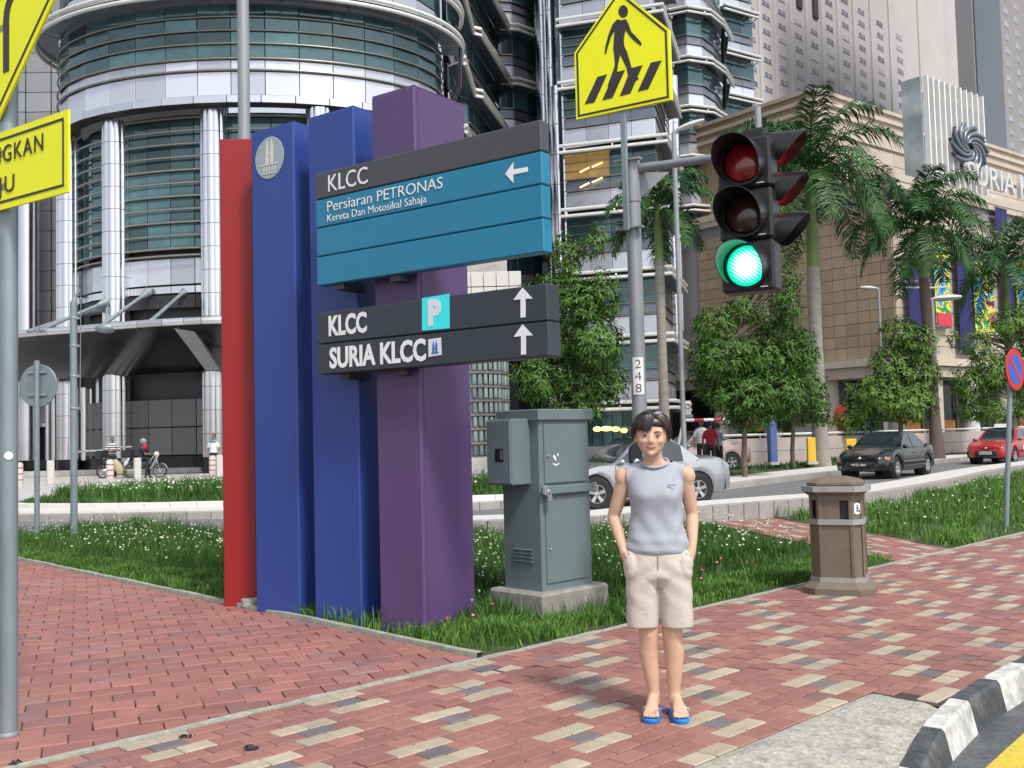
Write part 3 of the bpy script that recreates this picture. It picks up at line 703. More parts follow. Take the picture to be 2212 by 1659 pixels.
def rim(poly, d0, d1, lift, nrm, off, name, m, parent, th=.002):
    a, c_ = inset(poly, d0), inset(poly, d1); n = len(poly); b = MB(); sh = nrm * lift - off
    for i in range(n): b.hexa([p + sh for p in (a[i], a[(i + 1) % n], c_[(i + 1) % n], c_[i])], [p + sh + nrm * th for p in (a[i], a[(i + 1) % n], c_[(i + 1) % n], c_[i])])
    return b.build(name, m, parent)
# rectangular plate
tr, br = oy(147, 236), oy(138.5, 417); ctr = V3((lp0.x, lp0.y, 0)) + NY * (pr + .02); hw = (V3((tr.x, tr.y, 0)) - ctr).dot(XY)
z1, z0 = tr.z, oy(138.5, 417).z
rect = [ctr + XY * hw + V3((0, 0, z)) if s > 0 else ctr - XY * hw + V3((0, 0, z)) for s, z in ((-1, z0), (1, z0), (1, z1), (-1, z1))]
ys = thing('warning_plate', 'yellow rectangular plate with black letters, below the diamond sign', 'road sign', ctr + V3((0, 0, z0)))
o0 = ctr + V3((0, 0, z0))
plate(rect, o0, NY, .012, 'panel', M_yellow, ys); rim(rect, .035, .047, .001, NY, o0, 'border', M_ink, ys)
cap = oy(94, 285).z - oy(94, 322).z
e1_ = oy(94.5, 324); e1_.z = oy(94.5, 324).z
fit_text('KURANGKAN', e1_ - XY * (hw * 1.30), e1_, cap, M_ink, ys, o0, space=1.15, nrm=NY)
e2_ = oy(32, 411); fit_text('LAJU', e2_ - XY * (hw * .52), e2_, cap, M_ink, ys, o0, space=1.15, nrm=NY)
for z in (z0 + .12, z1 - .12):
    b = MB(); b.box(V3((0, 0, z - z0)) - NY * .05, (.16, .10, .04), ax=XY, ay=NY); b.build('clamp', M_galv2, ys)
# diamond plate with a bend arrow
tip = oy(7, 258); hwd = .56; dc = V3((ctr.x, ctr.y, tip.z)) ; dmd = [dc, dc + XY * hwd + ZUP * hwd, dc + ZUP * hwd * 2, dc - XY * hwd + ZUP * hwd]
ds = thing('warning_sign', 'yellow diamond road sign with a black curved arrow, cut by the picture edge', 'road sign', dc)
plate(dmd, dc, NY, .012, 'panel', M_yellow, ds); rim(dmd, .03, .045, .001, NY, dc, 'border', M_ink, ds)
def ribbon(pts, w_, nrm, off, name, m, parent, lift=.001, th=.003):
    b = MB(); rings = []
    for i, p in enumerate(pts):
        d = (pts[min(i + 1, len(pts) - 1)] - pts[max(0, i - 1)]).normalized(); s = d.cross(nrm) * w_ / 2
        rings.append([p + s - off + nrm * lift, p - s - off + nrm * lift, p - s - off + nrm * (lift + th), p + s - off + nrm * (lift + th)])
    b.loft(rings, True, True); return b.build(name, m, parent)
st = oy(14, 155) ; sz = st.z - dc.z; sx_ = (st - dc).dot(XY)
pts = [dc + XY * sx_ + ZUP * z for z in (sz, sz + .12, sz + .28)] + [dc + XY * (sx_ + .16 - .16 * math.cos(a)) + ZUP * (sz + .28 + .16 * math.sin(a)) for a in [k * PI / 12 for k in range(1, 7)]]
ribbon(pts, .055, NY, dc, 'arrow_stem', M_ink, ds)
e = pts[-1]; plate([e + ZUP * .075 + NY * .004, e + XY * .14 + NY * .004, e - ZUP * .075 + NY * .004], dc, NY, .003, 'arrow_head', M_ink, ds)
b = MB(); b.box(ZUP * .5 - NY * .05, (.16, .10, .04), ax=XY, ay=NY); b.build('clamp', M_galv2, ds)

# ================================================================== TRAFFIC LIGHT POLE
tp = gp(1396, 1348); TD_ = tp.y
t = thing('traffic_light_pole', 'galvanised traffic light pole with side arm and number plate behind the woman', 'traffic light pole', tp)
ptop = at(1367, 345, TD_).z; pr2 = .060
b = MB(); b.tube([(0, 0, -.1), (0, 0, ptop)], pr2, 20); b.build('pole', M_galv2, t, smooth=40)
b = MB(); b.lathe([(pr2 * 1.12, ptop - .35), (pr2 * 1.12, ptop - .01), (pr2 * .6, ptop + .01)], n=16); b.build('sleeve', M_galv2, t, smooth=40)
AR = at(1373, 365, TD_) - tp; HDp = at(1600, 345, 7.5)
arm_end = at(1552, 340, 7.62) - tp
b = MB(); b.tube([V3((.03, 0, AR.z)), arm_end, arm_end + (arm_end - V3((.03, 0, AR.z))).normalized() * .14], [.036, .033, .033], 14); b.build('arm', M_galv2, t, smooth=40)
ad = (arm_end - V3((0, 0, AR.z))).normalized()
b = MB(); b.prism([V3((.06, -.004, AR.z - .03)), V3((.06, -.004, AR.z - .24)), V3((.30, -.012, AR.z - .035))], (0, .008, 0)); b.build('gusset', M_galv2, t)
b = MB(); pbc = at(1373, 985, TD_ - .1) - tp; b.loft([[pbc + V3((w_ * math.cos(a), y, hh_ * math.copysign(abs(math.sin(a)) ** .7, math.sin(a)))) for a in [q * PI / 12 for q in range(24)]] for y, w_, hh_ in ((.05, .052, .10), (-.03, .052, .10), (-.045, .044, .09))], True, True); pbo = b.build('push_button', M_blackp, t, smooth=40)
b = MB(); b.ball(pbc + V3((.0, -.05, -.045)), (.027, .016, .027), 16, 10); b.build('button', M_steel, pbo, smooth=True)
FR = V3((EYE.x - tp.x, EYE.y - tp.y, 0)).normalized()
# number plate, slightly wrapped round the pole
z1_, z0_ = at(1380, 772, TD_ - .06).z, at(1380, 852, TD_ - .06).z; sxv = V3((-FR.y, FR.x, 0))
b = MB(); rings = []
for k in range(9):
    a = (k - 4) / 4 * .72; d = FR * math.cos(a) + sxv * math.sin(a); rings.append([d * (pr2 + .002) + V3((0, 0, z0_)), d * (pr2 + .006) + V3((0, 0, z0_)), d * (pr2 + .006) + V3((0, 0, z1_)), d * (pr2 + .002) + V3((0, 0, z1_))])
b.loft(rings, True, True); b.build('number_plate', M_white, t)
for i, ch in enumerate('248'):
    zz = z1_ - (z1_ - z0_) * (i + .88) / 3.05
    me = text_mesh(ch, .10, -.0012, .001, 'CENTER', 1.1); me.name = 'digit'; me.materials.clear(); me.materials.append(M_dkg)
    p = FR * (pr2 + .007) + V3((0, 0, zz)); x = -sxv if (-sxv).dot(RT) > 0 else sxv; z_ = x.cross(ZUP)
    me.transform(Matrix(((x.x, 0, z_.x, p.x), (x.y, 0, z_.y, p.y), (x.z, 1, z_.z, p.z), (0, 0, 0, 1)))); obj('digit', me, t)
# sign channel and clamps
ch0 = at(1354, 498, TD_ - .09); ch1z = at(1347, 150, TD_ - .09).z
DP, NP_ = hd(-58), hd(-148); XP = -DP
cp_ = V3((ch0.x, ch0.y, 0))
cs = thing('crossing_sign', 'yellow five sided pedestrian crossing sign on a channel clamped to the traffic light pole', 'road sign', ch0)
b = MB(); b.box(V3((0, 0, (ch1z - ch0.z) / 2)), (.048, .03, ch1z - ch0.z), ax=XP, ay=NP_, bev=.004); b.build('channel', M_galv, cs)
for z in (.03, at(1350, 341, TD_).z - ch0.z - .03):
    b = MB(); b.box((tp - ch0) * .5 * V3((1, 1, 0)) + V3((0, 0, z)), (.22, .06, .016), ax=XP, ay=NP_); b.build('clamp', M_galv2, cs)
SP = cp_ + NP_ * .025
c6 = lambda x, y: ((1200 + x / 5.529) * .97359, (y / 5.529) * .97359)
os_ = lambda x, y: onp(*c6(x, y), SP, -58)
BL, BR, RS, LS = os_(435, 1470), os_(1600, 1217), os_(1592, 345), os_(435, 652)
mid = (BL + BR) / 2; wS = (BR - BL).dot(XP); zb = (BL.z + BR.z) / 2; zs_ = (RS.z + LS.z) / 2
pent = [V3((mid.x, mid.y, 0)) + XP * s * wS + ZUP * z for s, z in ((-.5, zb), (.5, zb), (.5, zs_), (0, zs_ + wS * .52), (-.5, zs_))]
plate(pent, ch0, NP_, .035, 'panel', M_yellow, cs); rim(pent, .018, .034, .001, NP_, ch0, 'border', M_ink, cs)
def sym(pts, name='symbol', lift=.001):
    P_ = [os_(*p) + NP_ * lift - ch0 for p in pts]; b = MB(); b.prism(P_, NP_ * .002); return b.build(name, M_ink, cs)
sym([(1012 + 58 * math.cos(a), 140 + 76 * math.sin(a)) for a in [k * PI / 12 for k in range(24)]], 'symbol_head')
body = [(940, 235), (985, 250), (1045, 235), (1075, 290), (1110, 390), (1160, 440), (1225, 510), (1240, 545), (1225, 560), (1180, 530), (1105, 460), (1040, 370), (1020, 470), (1022, 560), (1060, 640), (1095, 760), (1115, 835), (1140, 900), (1205, 965), (1175, 990), (1120, 990), (1075, 940), (1050, 830), (1000, 720), (975, 670), (955, 760), (935, 880), (905, 960), (870, 1050), (818, 1058), (835, 1010), (880, 890), (910, 800), (905, 720), (890, 590), (905, 380), (860, 460), (820, 590), (800, 670), (785, 650), (795, 560), (830, 430), (880, 300)]
sym(body, 'symbol_walker')
for k, q in enumerate(([(695, 945), (815, 912), (660, 1255), (540, 1280)], [(905, 890), (1035, 858), (880, 1200), (755, 1230)], [(1110, 835), (1250, 800), (1100, 1145), (970, 1180)], [(1350, 770), (1485, 740), (1320, 1090), (1190, 1125)])): sym(q, 'symbol_stripe', .0016)

# ------------------------------------------------------------------ signal heads
M_lred = mat('red_lens_dark', (.34, .008, .014), .18, var=.5, scale=9, coat=1.)
M_lamb = mat('amber_lens_dark', (.045, .014, .006), .18, var=.4, scale=9, coat=1.)
M_lgrn0 = mat('green_lens_dark', (.01, .04, .035), .18, var=.4, scale=9, coat=1.)
def lamp_mat(name, edge, core, s):
    m = bpy.data.materials.new(name); m.use_nodes = True; tt = m.node_tree; bsdf = tt.nodes['Principled BSDF']; bsdf.inputs['Base Color'].default_value = (*edge, 1)
    tc = tt.nodes.new('ShaderNodeTexCoord'); ln = tt.nodes.new('ShaderNodeVectorMath'); ln.operation = 'LENGTH'; tt.links.new(tc.outputs['Object'], ln.inputs[0])
    cr = tt.nodes.new('ShaderNodeValToRGB'); mr = tt.nodes.new('ShaderNodeMapRange'); mr.inputs[2].default_value = .17
    wv = tt.nodes.new('ShaderNodeTexWave'); wv.inputs['Scale'].default_value = 14; wv.inputs['Distortion'].default_value = 1.5; mp = tt.nodes.new('ShaderNodeMapping'); mp.inputs['Rotation'].default_value = (0, .9, 0)
    tt.links.new(tc.outputs['Object'], mp.inputs[0]); tt.links.new(mp.outputs[0], wv.inputs[0])
    tt.links.new(ln.outputs['Value'], mr.inputs[0]); ad_ = tt.nodes.new('ShaderNodeMath'); ad_.operation = 'MULTIPLY_ADD'; ad_.inputs[1].default_value = .22; tt.links.new(wv.outputs['Fac'], ad_.inputs[0]); tt.links.new(mr.outputs[0], ad_.inputs[2])
    tt.links.new(ad_.outputs[0], cr.inputs[0])
    cr.color_ramp.elements[0].position = .42; cr.color_ramp.elements[0].color = (*core, 1); cr.color_ramp.elements[1].position = .82; cr.color_ramp.elements[1].color = (*edge, 1)
    tt.links.new(cr.outputs[0], bsdf.inputs['Emission Color']); bsdf.inputs['Emission Strength'].default_value = s; return m
M_lgrn = lamp_mat('green_lens_lit', (.0, .56, .27), (.75, 1, .9), 1.5)
M_lredl = lamp_mat('red_lens_lit', (.9, .01, .015), (1, .06, .06), 5.0)
M_visor = mat('visor_black', (.014, .014, .016), .3, var=.2, scale=9)
def signal(name, label, centre, hdg, lenses, k=1.0):
    """centre: world middle of the face; hdg: the way the lamps look"""
    n = hd(hdg); t = thing(name, label, 'traffic light', centre, rz=PI - math.radians(hdg), group='signal heads on the traffic light pole')
    # local: +x to the lamp's own left..., -y is forward (the way the lamps look)
    P_ = .385 * k; W2 = .40 * k; r = .150 * k
    for i, lm in enumerate(lenses):
        zc = P_ * (1 - i)
        b = MB(); b.box((0, .13 * k, zc), (W2, .22 * k, P_ - .006), bev=.02); b.build('housing', M_blackp, t)
        b = MB(); b.lathe([(r * 1.14, .0), (r * 1.14, .03), (r * 1.02, .032), (r * .99, .0)], (0, .02, zc), 32, False, ax=(0, -1, 0)); b.build('lens_rim', M_blackp, t, smooth=40)
        b = MB(); b.lathe([(r, 0), (r * .9, .016 * k), (r * .6, .032 * k), (r * .3, .04 * k), (.001, .042 * k)], (0, 0, 0), 32, True, ax=(0, -1, 0)); lo = b.build('lens', lm, t, smooth=True); lo.location = (0, .016, zc)
        # visor: cowl over the top two thirds, its mouth cut back on both sides
        rings = []; NVV = 30
        for j in range(NVV + 1):
            a = math.radians(-42 + (264) * j / NVV); ca, sa = math.cos(a), math.sin(a); top = max(0, min(1, (sa + .75) / 1.5)); ln = (.06 + .25 * top ** .8) * k
            ro, ri = r * 1.13, r * 1.09; fl = 1.0
            rings.append([V3((ro * ca, .02, zc + ro * sa)), V3((ro * ca * fl, -ln, zc + ro * sa * fl - .02 * k)), V3((ri * ca * fl, -ln, zc + ri * sa * fl - .02 * k)), V3((ri * ca, .02, zc + ri * sa))])
        b = MB(); b.loft(rings, True, True); b.build('visor', M_visor, t, smooth=30)
        b = MB(); b.box((W2 * .30, .019 - .002, zc - P_ * .42), (.055 * k, .003, .006)); b.build('maker_mark', M_lwht, t)
    return t
hc = (at(1604.5, 349, 7.45) + at(1612, 576, 7.45)) / 2
signal('traffic_light', 'black three lamp signal head with its green lamp lit, facing the street', hc, 209, [M_lred, M_lamb, M_lgrn], 1.0)
hc2 = at(1672, 405, 7.62); hc2.z = (at(1690, 410, 7.6).z)
s2 = signal('traffic_light', 'black signal head seen from the side, its visors pointing right with a red lamp lit', hc2, 116, [M_lredl, M_lredl, M_lgrn0], .80)
b = MB(); b.tube([(0, .10, .66), (0, .10, -.78)], .025, 10); b.box((0, .10, -.62), (.07, .06, .12)); b.build('bracket', M_galv2, s2)

# ================================================================== GREY ROADSIDE CABINET
M_cab = mat('cabinet_green_grey', (.135, .185, .195), .45, var=.06, scale=3, dirt=.10, bump=.03)
CW, CL = hd(45), hd(-45); n_l = hd(-135); n_r = hd(135)      # right face runs along CW, left face along CL
pc = gp(1174, 1290, .22); pc = V3((pc.x, pc.y, 0)); cc_ = pc + (CW + CL) * .10
wR = (onp(1275, 1080, cc_, 45) - cc_).dot(CW); wL = (onp(1086, 1080, cc_, -45) - cc_).dot(CL)
zt = at(1172, 903, cc_.y).z; z0c = .24
t = thing('utility_cabinet', 'grey green street cabinet with meter box on a concrete plinth behind the woman', 'utility cabinet', cc_)
def cb(nm, a0, a1, c0, c1, z0, z1, m=M_cab, bev=.006, parent=t, **kw):
    b = MB(); b.box(CW * (a0 + a1) / 2 + CL * (c0 + c1) / 2 + V3((0, 0, (z0 + z1) / 2)), (a1 - a0, c1 - c0, z1 - z0), ax=CW, ay=CL, bev=bev); return b.build(nm, m, parent, **kw)
cb('plinth', -.10, wR + .10, -.10, wL + .10, -.1, z0c, mat('plinth_concrete', (.27, .26, .235), .9, var=.25, scale=9, bump=.4, dirt=.6, dcol=(.12, .11, .09)), bev=.02)
cb('cabinet_body', 0, wR, 0, wL, z0c - .01, zt - .0, bev=.008)
cb('lid', -.03, wR + .035, -.03, wL + .03, zt - .02, zt + .075, bev=.008)
zv = lambda y: at(1200, (880 + y / 3.317) * .97359, cc_.y + .1).z
zb0, zb1 = zv(715), zv(655)
cb('locking_bar', -.02, wR + .03, -.055, -.028, zb0, zb1)
for s in (.015, wR + .01):
    cb('hinge', s - .02, s + .02, -.062, -.03, (zb0 + zb1) / 2 - .04, (zb0 + zb1) / 2 + .04, M_galv2)
cb('door', .05, wR - .05, -.014, .002, zb1 + .02, zt - .05, bev=.004, label='upper door with a small white paint mark')
cb('door', .05, wR - .05, -.014, .002, z0c + .06, zb0 - .02, bev=.004)
for zz in (zv(435), zv(1118)):
    b = MB(); b.lathe([(.010, 0), (.010, .012), (.006, .016)], CW * .085 - CL * .014 + V3((0, 0, zz)), 10, ax=n_r); b.build('lock', M_galv2, t)
b = MB(); b.box(CW * .03 - CL * .075 + V3((0, 0, zb0 - .03)), (.05, .022, .055), ax=CW, ay=CL, bev=.004); pl_ = b.build('padlock', M_galv, t)
b = MB(); b.tube([CW * (.015) - CL * .075 + V3((0, 0, zb0 - .005)), CW * .015 - CL * .075 + V3((0, 0, zb0 + .03)), CW * .03 - CL * .075 + V3((0, 0, zb0 + .042)), CW * .045 - CL * .075 + V3((0, 0, zb0 + .03)), CW * .045 - CL * .075 + V3((0, 0, zb0 - .005))], .005, 6); b.build('shackle', M_steel, pl_)
for pts in ([(552, 440), (570, 470), (578, 475), (574, 440), (562, 428)], [(582, 422), (590, 440), (595, 432), (592, 415)], [(550, 495), (575, 510), (600, 495), (602, 488), (578, 498), (556, 490)]):
    P_ = [onp((1060 + x / 3.317) * .97359, (880 + y / 3.317) * .97359, cc_ - CL * .0145, 45) - cc_ for x, y in pts]; b = MB(); b.prism(P_, n_r * .0015); b.build('paint_mark', M_white, t)
for gx in (.40, .66):
    for k in range(4):
        b = MB(); zz = z0c + .24 + k * .032; b.prism([CL * (wL * (1 - gx) - .05) - CW * .0 + V3((0, 0, zz)), CL * (wL * (1 - gx) - .05) - CW * .016 + V3((0, 0, zz - .004)), CL * (wL * (1 - gx) - .05) + V3((0, 0, zz - .02))], CL * .10); b.build('louvre', M_cab, t)
# meter box on the left face
mz1, mz0 = at(1110, 904, cc_.y - .2).z, at(1110, 1050, cc_.y - .2).z
cb('meter_box', -.22, -.001, wL * .22, wL * .86, mz0, mz1, bev=.006)
cb('meter_door', -.238, -.221, wL * .22 + .005, wL * .86 - .005, mz0 + .012, mz1 - .012, bev=.004)
cb('meter_window', -.2415, -.237, wL * .40, wL * .62, mz0 + .19, mz0 + .30, M_black, bev=.002)
cb('meter_dial', -.244, -.2412, wL * .42, wL * .48, mz0 + .21, mz0 + .285, M_span, bev=.001)

# ================================================================== LITTER BIN
M_bin = mat('bin_brown', (.165, .130, .093), .5, var=.12, scale=6, dirt=.2, dcol=(.10, .075, .06))
M_binm = mat('bin_grey_band', (.36, .36, .36), .5, .3, var=.1, scale=9, dirt=.25)
bp_ = gp(1816, 1276); to = V3((EYE.x - bp_.x, EYE.y - bp_.y, 0)); ha = math.atan2(to.y, to.x)
t = thing('litter_bin', 'brown octagonal litter bin with grey bands standing on the brick walk', 'litter bin', bp_, rz=ha - math.radians(5))
KF = .62
def octp(R, z): return [V3((x * R, y * R, z)) for x, y in ((1, -KF), (1, KF), (KF, 1), (-KF, 1), (-1, KF), (-1, -KF), (-KF, -1), (KF, -1))]
def octo(nm, prof, m, parent=t, **kw): b = MB(); b.loft([octp(r, z) for r, z in prof], True, True); return b.build(nm, m, parent, **kw)
octo('base', [(.315, 0), (.315, .055), (.25, .11)], M_bin)
octo('lower_band', [(.247, .108), (.247, .15)], M_binm)
octo('drum', [(.228, .148), (.228, .632)], M_bin)
octo('band', [(.247, .63), (.247, .678)], M_binm)
octo('liner', [(.19, .676), (.19, .855)], M_dark)
octo('collar', [(.238, .852), (.238, .892), (.29, .933)], M_bin)
octo('rim_band', [(.295, .931), (.295, .982)], M_binm)
octo('lid_rim', [(.24, .98), (.252, .992), (.252, 1.012)], M_bin)
octo('lid', [(.248, 1.011), (.20, 1.038), (.10, 1.062)], M_bin)
ap = .236
for k in range(8):
    a = k * PI / 4; n_ = V3((math.cos(a), math.sin(a), 0)); s_ = V3((-n_.y, n_.x, 0)); wide = k % 2 == 0
    ad_ = ap if wide else ap * (1 + KF) / math.sqrt(2); hw_ = ap * KF if wide else ap * (1 - KF) / math.sqrt(2)
    for sg in (-1, 1):
        b = MB(); b.box(n_ * (ad_ - .010) + s_ * sg * (hw_ - .014) + V3((0, 0, .765)), (.022, .028, .176), ax=n_, ay=s_); b.build('corner_post', M_bin, t)
        b = MB(); b.box(n_ * (ad_ - .003) + s_ * sg * (hw_ - .010) + V3((0, 0, .39)), (.012, .020, .478), ax=n_, ay=s_); b.build('trim', M_bin, t)
    if wide:
        b = MB(); b.box(n_ * (ad_ - .014) - s_ * .045 + V3((0, 0, .765)), (.012, hw_ * 1.15, .176), ax=n_, ay=s_); b.build('slot_panel', M_bin, t)
    elif k != 7:
        b = MB(); b.box(n_ * (ad_ - .014) + V3((0, 0, .765)), (.012, hw_ * 2 - .03, .176), ax=n_, ay=s_); b.build('side_panel', M_bin, t)
a = PI / 4; n_ = V3((math.cos(a), math.sin(a), 0)); s_ = V3((-n_.y, n_.x, 0)); ap = ap * (1 + KF) / math.sqrt(2)
b = MB(); b.lathe([(.052, 0), (.052, .003)], n_ * (ap - .005) + V3((0, 0, .775)), 24, ax=n_); stk = b.build('sticker', M_white, t)
b = MB(); c_ = n_ * (ap - .0015) + V3((0, 0, .775)); b.ball(c_ + V3((0, 0, .027)), .008, 8, 6)
b.tube([c_ + V3((0, 0, .016)), c_ + V3((0, 0, -.006))], .007, 6); b.tube([c_ + V3((0, 0, -.006)), c_ + s_ * .010 + V3((0, 0, -.03))], .004, 6); b.tube([c_ + V3((0, 0, -.006)), c_ - s_ * .010 + V3((0, 0, -.03))], .004, 6); b.tube([c_ + V3((0, 0, .012)), c_ + s_ * .02 + V3((0, 0, .0))], .003, 6); b.tube([c_ + s_ * .024 + V3((0, 0, -.01)), c_ + s_ * .022 + V3((0, 0, -.03))], .007, 6)
b.build('tidy_symbol', M_ink, stk)

# ================================================================== SMALLER POLES AND SIGNS
def pole(name, label, cat, base, h, r, m=M_galv, n=14, **kw):
    t_ = thing(name, label, cat, base, **kw); b = MB(); b.tube([(0, 0, -.15), (0, 0, h)], r, n); b.build('pole', m, t_, smooth=40); return t_
p0 = gp(80, 1172); hz = at(78, 808, p0.y).z
rs = pole('round_sign', 'back of a round grey road sign on a thin pole at the left lawn', 'road sign', p0, hz + .22, .042)
zc = at(77, 833, p0.y).z; nr = hd(12); nr2 = hd(192)
b = MB(); b.lathe([(.345, 0), (.352, .006), (.352, .016), (.345, .02)], nr * .055 + V3((0, 0, zc)) - V3((.02, 0, 0)), 40, ax=nr); b.build('disc', M_galv, rs, smooth=40)
for dz in (.22, -.15):
    b = MB(); b.box(nr * .045 + V3((-.02, 0, zc + dz)), (.34, .03, .035), ax=hd(102)); b.build('clamp', M_galv2, rs)
p1_ = gp(160, 1172); h1 = at(160, 652, p1_.y).z
gpole = pole('grey_pole', 'plain pale grey pole with strap bands standing in the left lawn', 'pole', p1_, h1, .055)
for v in (750, 815, 885, 690):
    b = MB(); b.lathe([(.057, 0), (.062, .008), (.062, .03), (.057, .038)], (0, 0, at(160, v, p1_.y).z), 14); b.box((.075, 0, at(160, v, p1_.y).z + .02), (.05, .05, .04)); b.build('strap', M_galv2, gpole)
b = MB(); b.tube([(0, 0, h1 - .03), (.03, 0, h1 + .1), (.12, 0, h1 + .2)], [.05, .03, .008], 8); b.build('bracket', M_galv2, gpole)
b = MB(); b.tube([(.12, 0, h1 + .1), (.10, 0, h1 - 1.7)], .006, 5); b.build('cable', M_galv2, gpole)
tl = gp(538, 1195); pole('lamp_post', 'tall dark grey lamp post rising behind the red and blue sign pillars', 'lamp post', tl, 9.5, .085, M_galv2)
# no parking
M_npr = mat('no_parking_red', (.50, .02, .03), .45, var=.03); M_npb = mat('no_parking_blue', (.02, .10, .48), .45, var=.03)
np0 = gp(2171, 1142); npt = at(2183, 790, np0.y + .0) ; lean = V3((npt.x - np0.x, 0, npt.z)); dcn = at(2191, 798.5, np0.y - .08) - np0
t = thing('no_parking_sign', 'round red and blue no parking sign on a leaning pole at the right edge', 'road sign', np0)
b = MB(); b.tube([(0, 0, -.2), lean * 1.02], .036, 12); b.build('pole', M_galv, t, smooth=40)
nn = hd(49 - 90); nn = -nn if nn.dot(EYE - np0) < 0 else nn
nn = nn if nn.dot(EYE - np0) > 0 else -nn
b = MB(); b.lathe([(.30, 0), (.306, .004), (.306, .014), (.30, .018)], dcn, 40, ax=nn); b.build('disc', M_npr, t)
b = MB(); b.lathe([(.215, 0), (.215, .003)], dcn + nn * .018, 40, ax=nn); b.build('blue_centre', M_npb, t)
sx2 = V3((-nn.y, nn.x, 0)); sx2 = sx2 if sx2.dot(RT) > 0 else -sx2; dg = (sx2 - ZUP).normalized(); dq = (sx2 + ZUP).normalized()
b = MB(); b.hexa([dcn + nn * .021 + dg * a_ * .22 + dq * c_ * .032 for a_, c_ in ((-1, -1), (1, -1), (1, 1), (-1, 1))], [dcn + nn * .0235 + dg * a_ * .22 + dq * c_ * .032 for a_, c_ in ((-1, -1), (1, -1), (1, 1), (-1, 1))]); b.build('slash', M_npr, t)
# street lamps
M_lhead = mat('lamp_housing', (.55, .55, .53), .45, var=.06); M_lglass = mat('lamp_glass', (.35, .27, .17), .3, var=.1)
def street_lamp(label, base, h, r, side, hl, rise=.35):
    t_ = pole('street_lamp', label, 'street lamp', base, h, r, M_galv2, 12, group='street lamps beyond the road')
    s_ = V3((side, -.1, 0)); b = MB(); b.tube([(0, 0, h - .3), (0, 0, h - .02), s_ * .25 + V3((0, 0, h + rise * .5))], [r, r, r * .8], 10); b.build('arm', M_galv2, t_)
    rings = []
    for k in range(9):
        f = k / 8; w_ = hl * .2 * math.sin(PI * min(1, f * .8 + .12)) ** .6; c = s_ * (.1 + hl * f) + V3((0, 0, h + rise * .3 + f * rise)); rings.append([c + V3((0, w_ * math.cos(a), w_ * .62 * math.sin(a))) for a in [q * PI / 5 for q in range(10)]])
    b = MB(); b.loft(rings, True, True); b.build('lamp_head', M_lhead, t_, smooth=40)
    c = s_ * (.12 + hl * .62) + V3((0, 0, h + rise * .3 + .6 * rise - hl * .065)); b = MB(); b.ball(c, (hl * .3, hl * .12, hl * .05), 10, 6); b.build('lamp_glass', M_lglass, t_, smooth=True)
    return t_
sl0 = gp(1481, 1046); sl0 = V3((sl0.x, sl0.y, .15)); street_lamp('grey street lamp left of the green traffic signal, its head over the arm', sl0, at(1463, 286, sl0.y).z - .15, .075, 1, .8, .25)
sl1 = V3((at(1905, 800, 52).x, 52, .2)); street_lamp('thin street lamp in front of the beige tiled wall, head pointing left', sl1, at(1888, 632, 52).z, .07, -1, .85, .05)
sl2 = V3((at(2024, 900, 50).x, 50, .2)); street_lamp('pale street lamp beside the dark trunked palm, head pointing right', sl2, at(2014, 655, 50).z, .12, 1, 1.3, .05)
# ================================================================== OFFICE TOWER
M_sheen = mat('facade_white_panel', (.62, .63, .69), .26, .6, var=.05, scale=.25, orand=.24, world=True)
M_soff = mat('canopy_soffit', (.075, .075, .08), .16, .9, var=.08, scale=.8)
M_colm = mat('column_cladding', (.72, .72, .76), .20, 1., var=.05, scale=.8, orand=.05)
M_wallp = mat('grey_metal_panel', (.33, .33, .33), .38, .6, var=.1, scale=.4, orand=.1, world=True)
M_warm = mat('lit_interior', (.32, .20, .07), .5, var=.4, scale=1, emit=.35)
M_tubeL = mat('strip_light', (1., .72, .25), .4, var=.0, emit=1.6)
M_lamp = mat('lobby_lamp', (1., .80, .25), .4, var=0, emit=1.0)
TW0 = V3((-12, 52, 0))
tower = thing('office_tower', 'silver office tower with a round drum on columns, glass bands and sunshade tubes', 'office tower', TW0)
def TB(b, name, m, **kw): return b.build(name, m, tower, off=TW0, **kw)
class Shared:
    """one mesh per kind and size, many parts"""
    def __init__(s): s.c = {}
    def put(s, name, size, m, centre, ang, parent=tower, off=TW0, bev=.012, tilt=0.):
        key = (name, tuple(round(x, 3) for x in size), m.name)
        if key not in s.c: b = MB(); b.box((0, 0, 0), size, bev=bev); s.c[key] = b.mesh(name, m)
        o = obj(name, s.c[key], parent, loc=V3(centre) - off); o.rotation_euler = (tilt, 0, ang); return o
SH = Shared()
def ell(cx, cy, a, b_, th): return V3((cx + a * math.sin(th), cy - b_ * math.cos(th), 0))      # th = 0 faces the camera
def equal_arcs(f, t0, t1, L):
    """points on curve f at equal chords L"""
    out = [f(t0)]; t = t0
    while True:
        lo, hi = t, t + 1.2
        for _ in range(40):
            m_ = (lo + hi) / 2
            if (f(m_) - out[-1]).length < L: lo = m_
            else: hi = m_
        if hi > t1: break
        t = lo; out.append(f(t))
    return out
dc0 = at(558, 958, 52.2); DCX, DCY = dc0.x, 52.2
DA, DB_ = 9.75, 6.2
drum = lambda da: (lambda th: ell(DCX, DCY, DA + da, DB_ + da, th))
def lift(pts, z): return [V3((p.x, p.y, z)) for p in pts]
def ring_tube(da, z, r, name, m, t0=-1.75, t1=1.75, n=64, sides=8):
    b = MB(); b.tube(lift([drum(da)(t0 + (t1 - t0) * k / n) for k in range(n + 1)], z), r, sides); return TB(b, name, m, smooth=50)
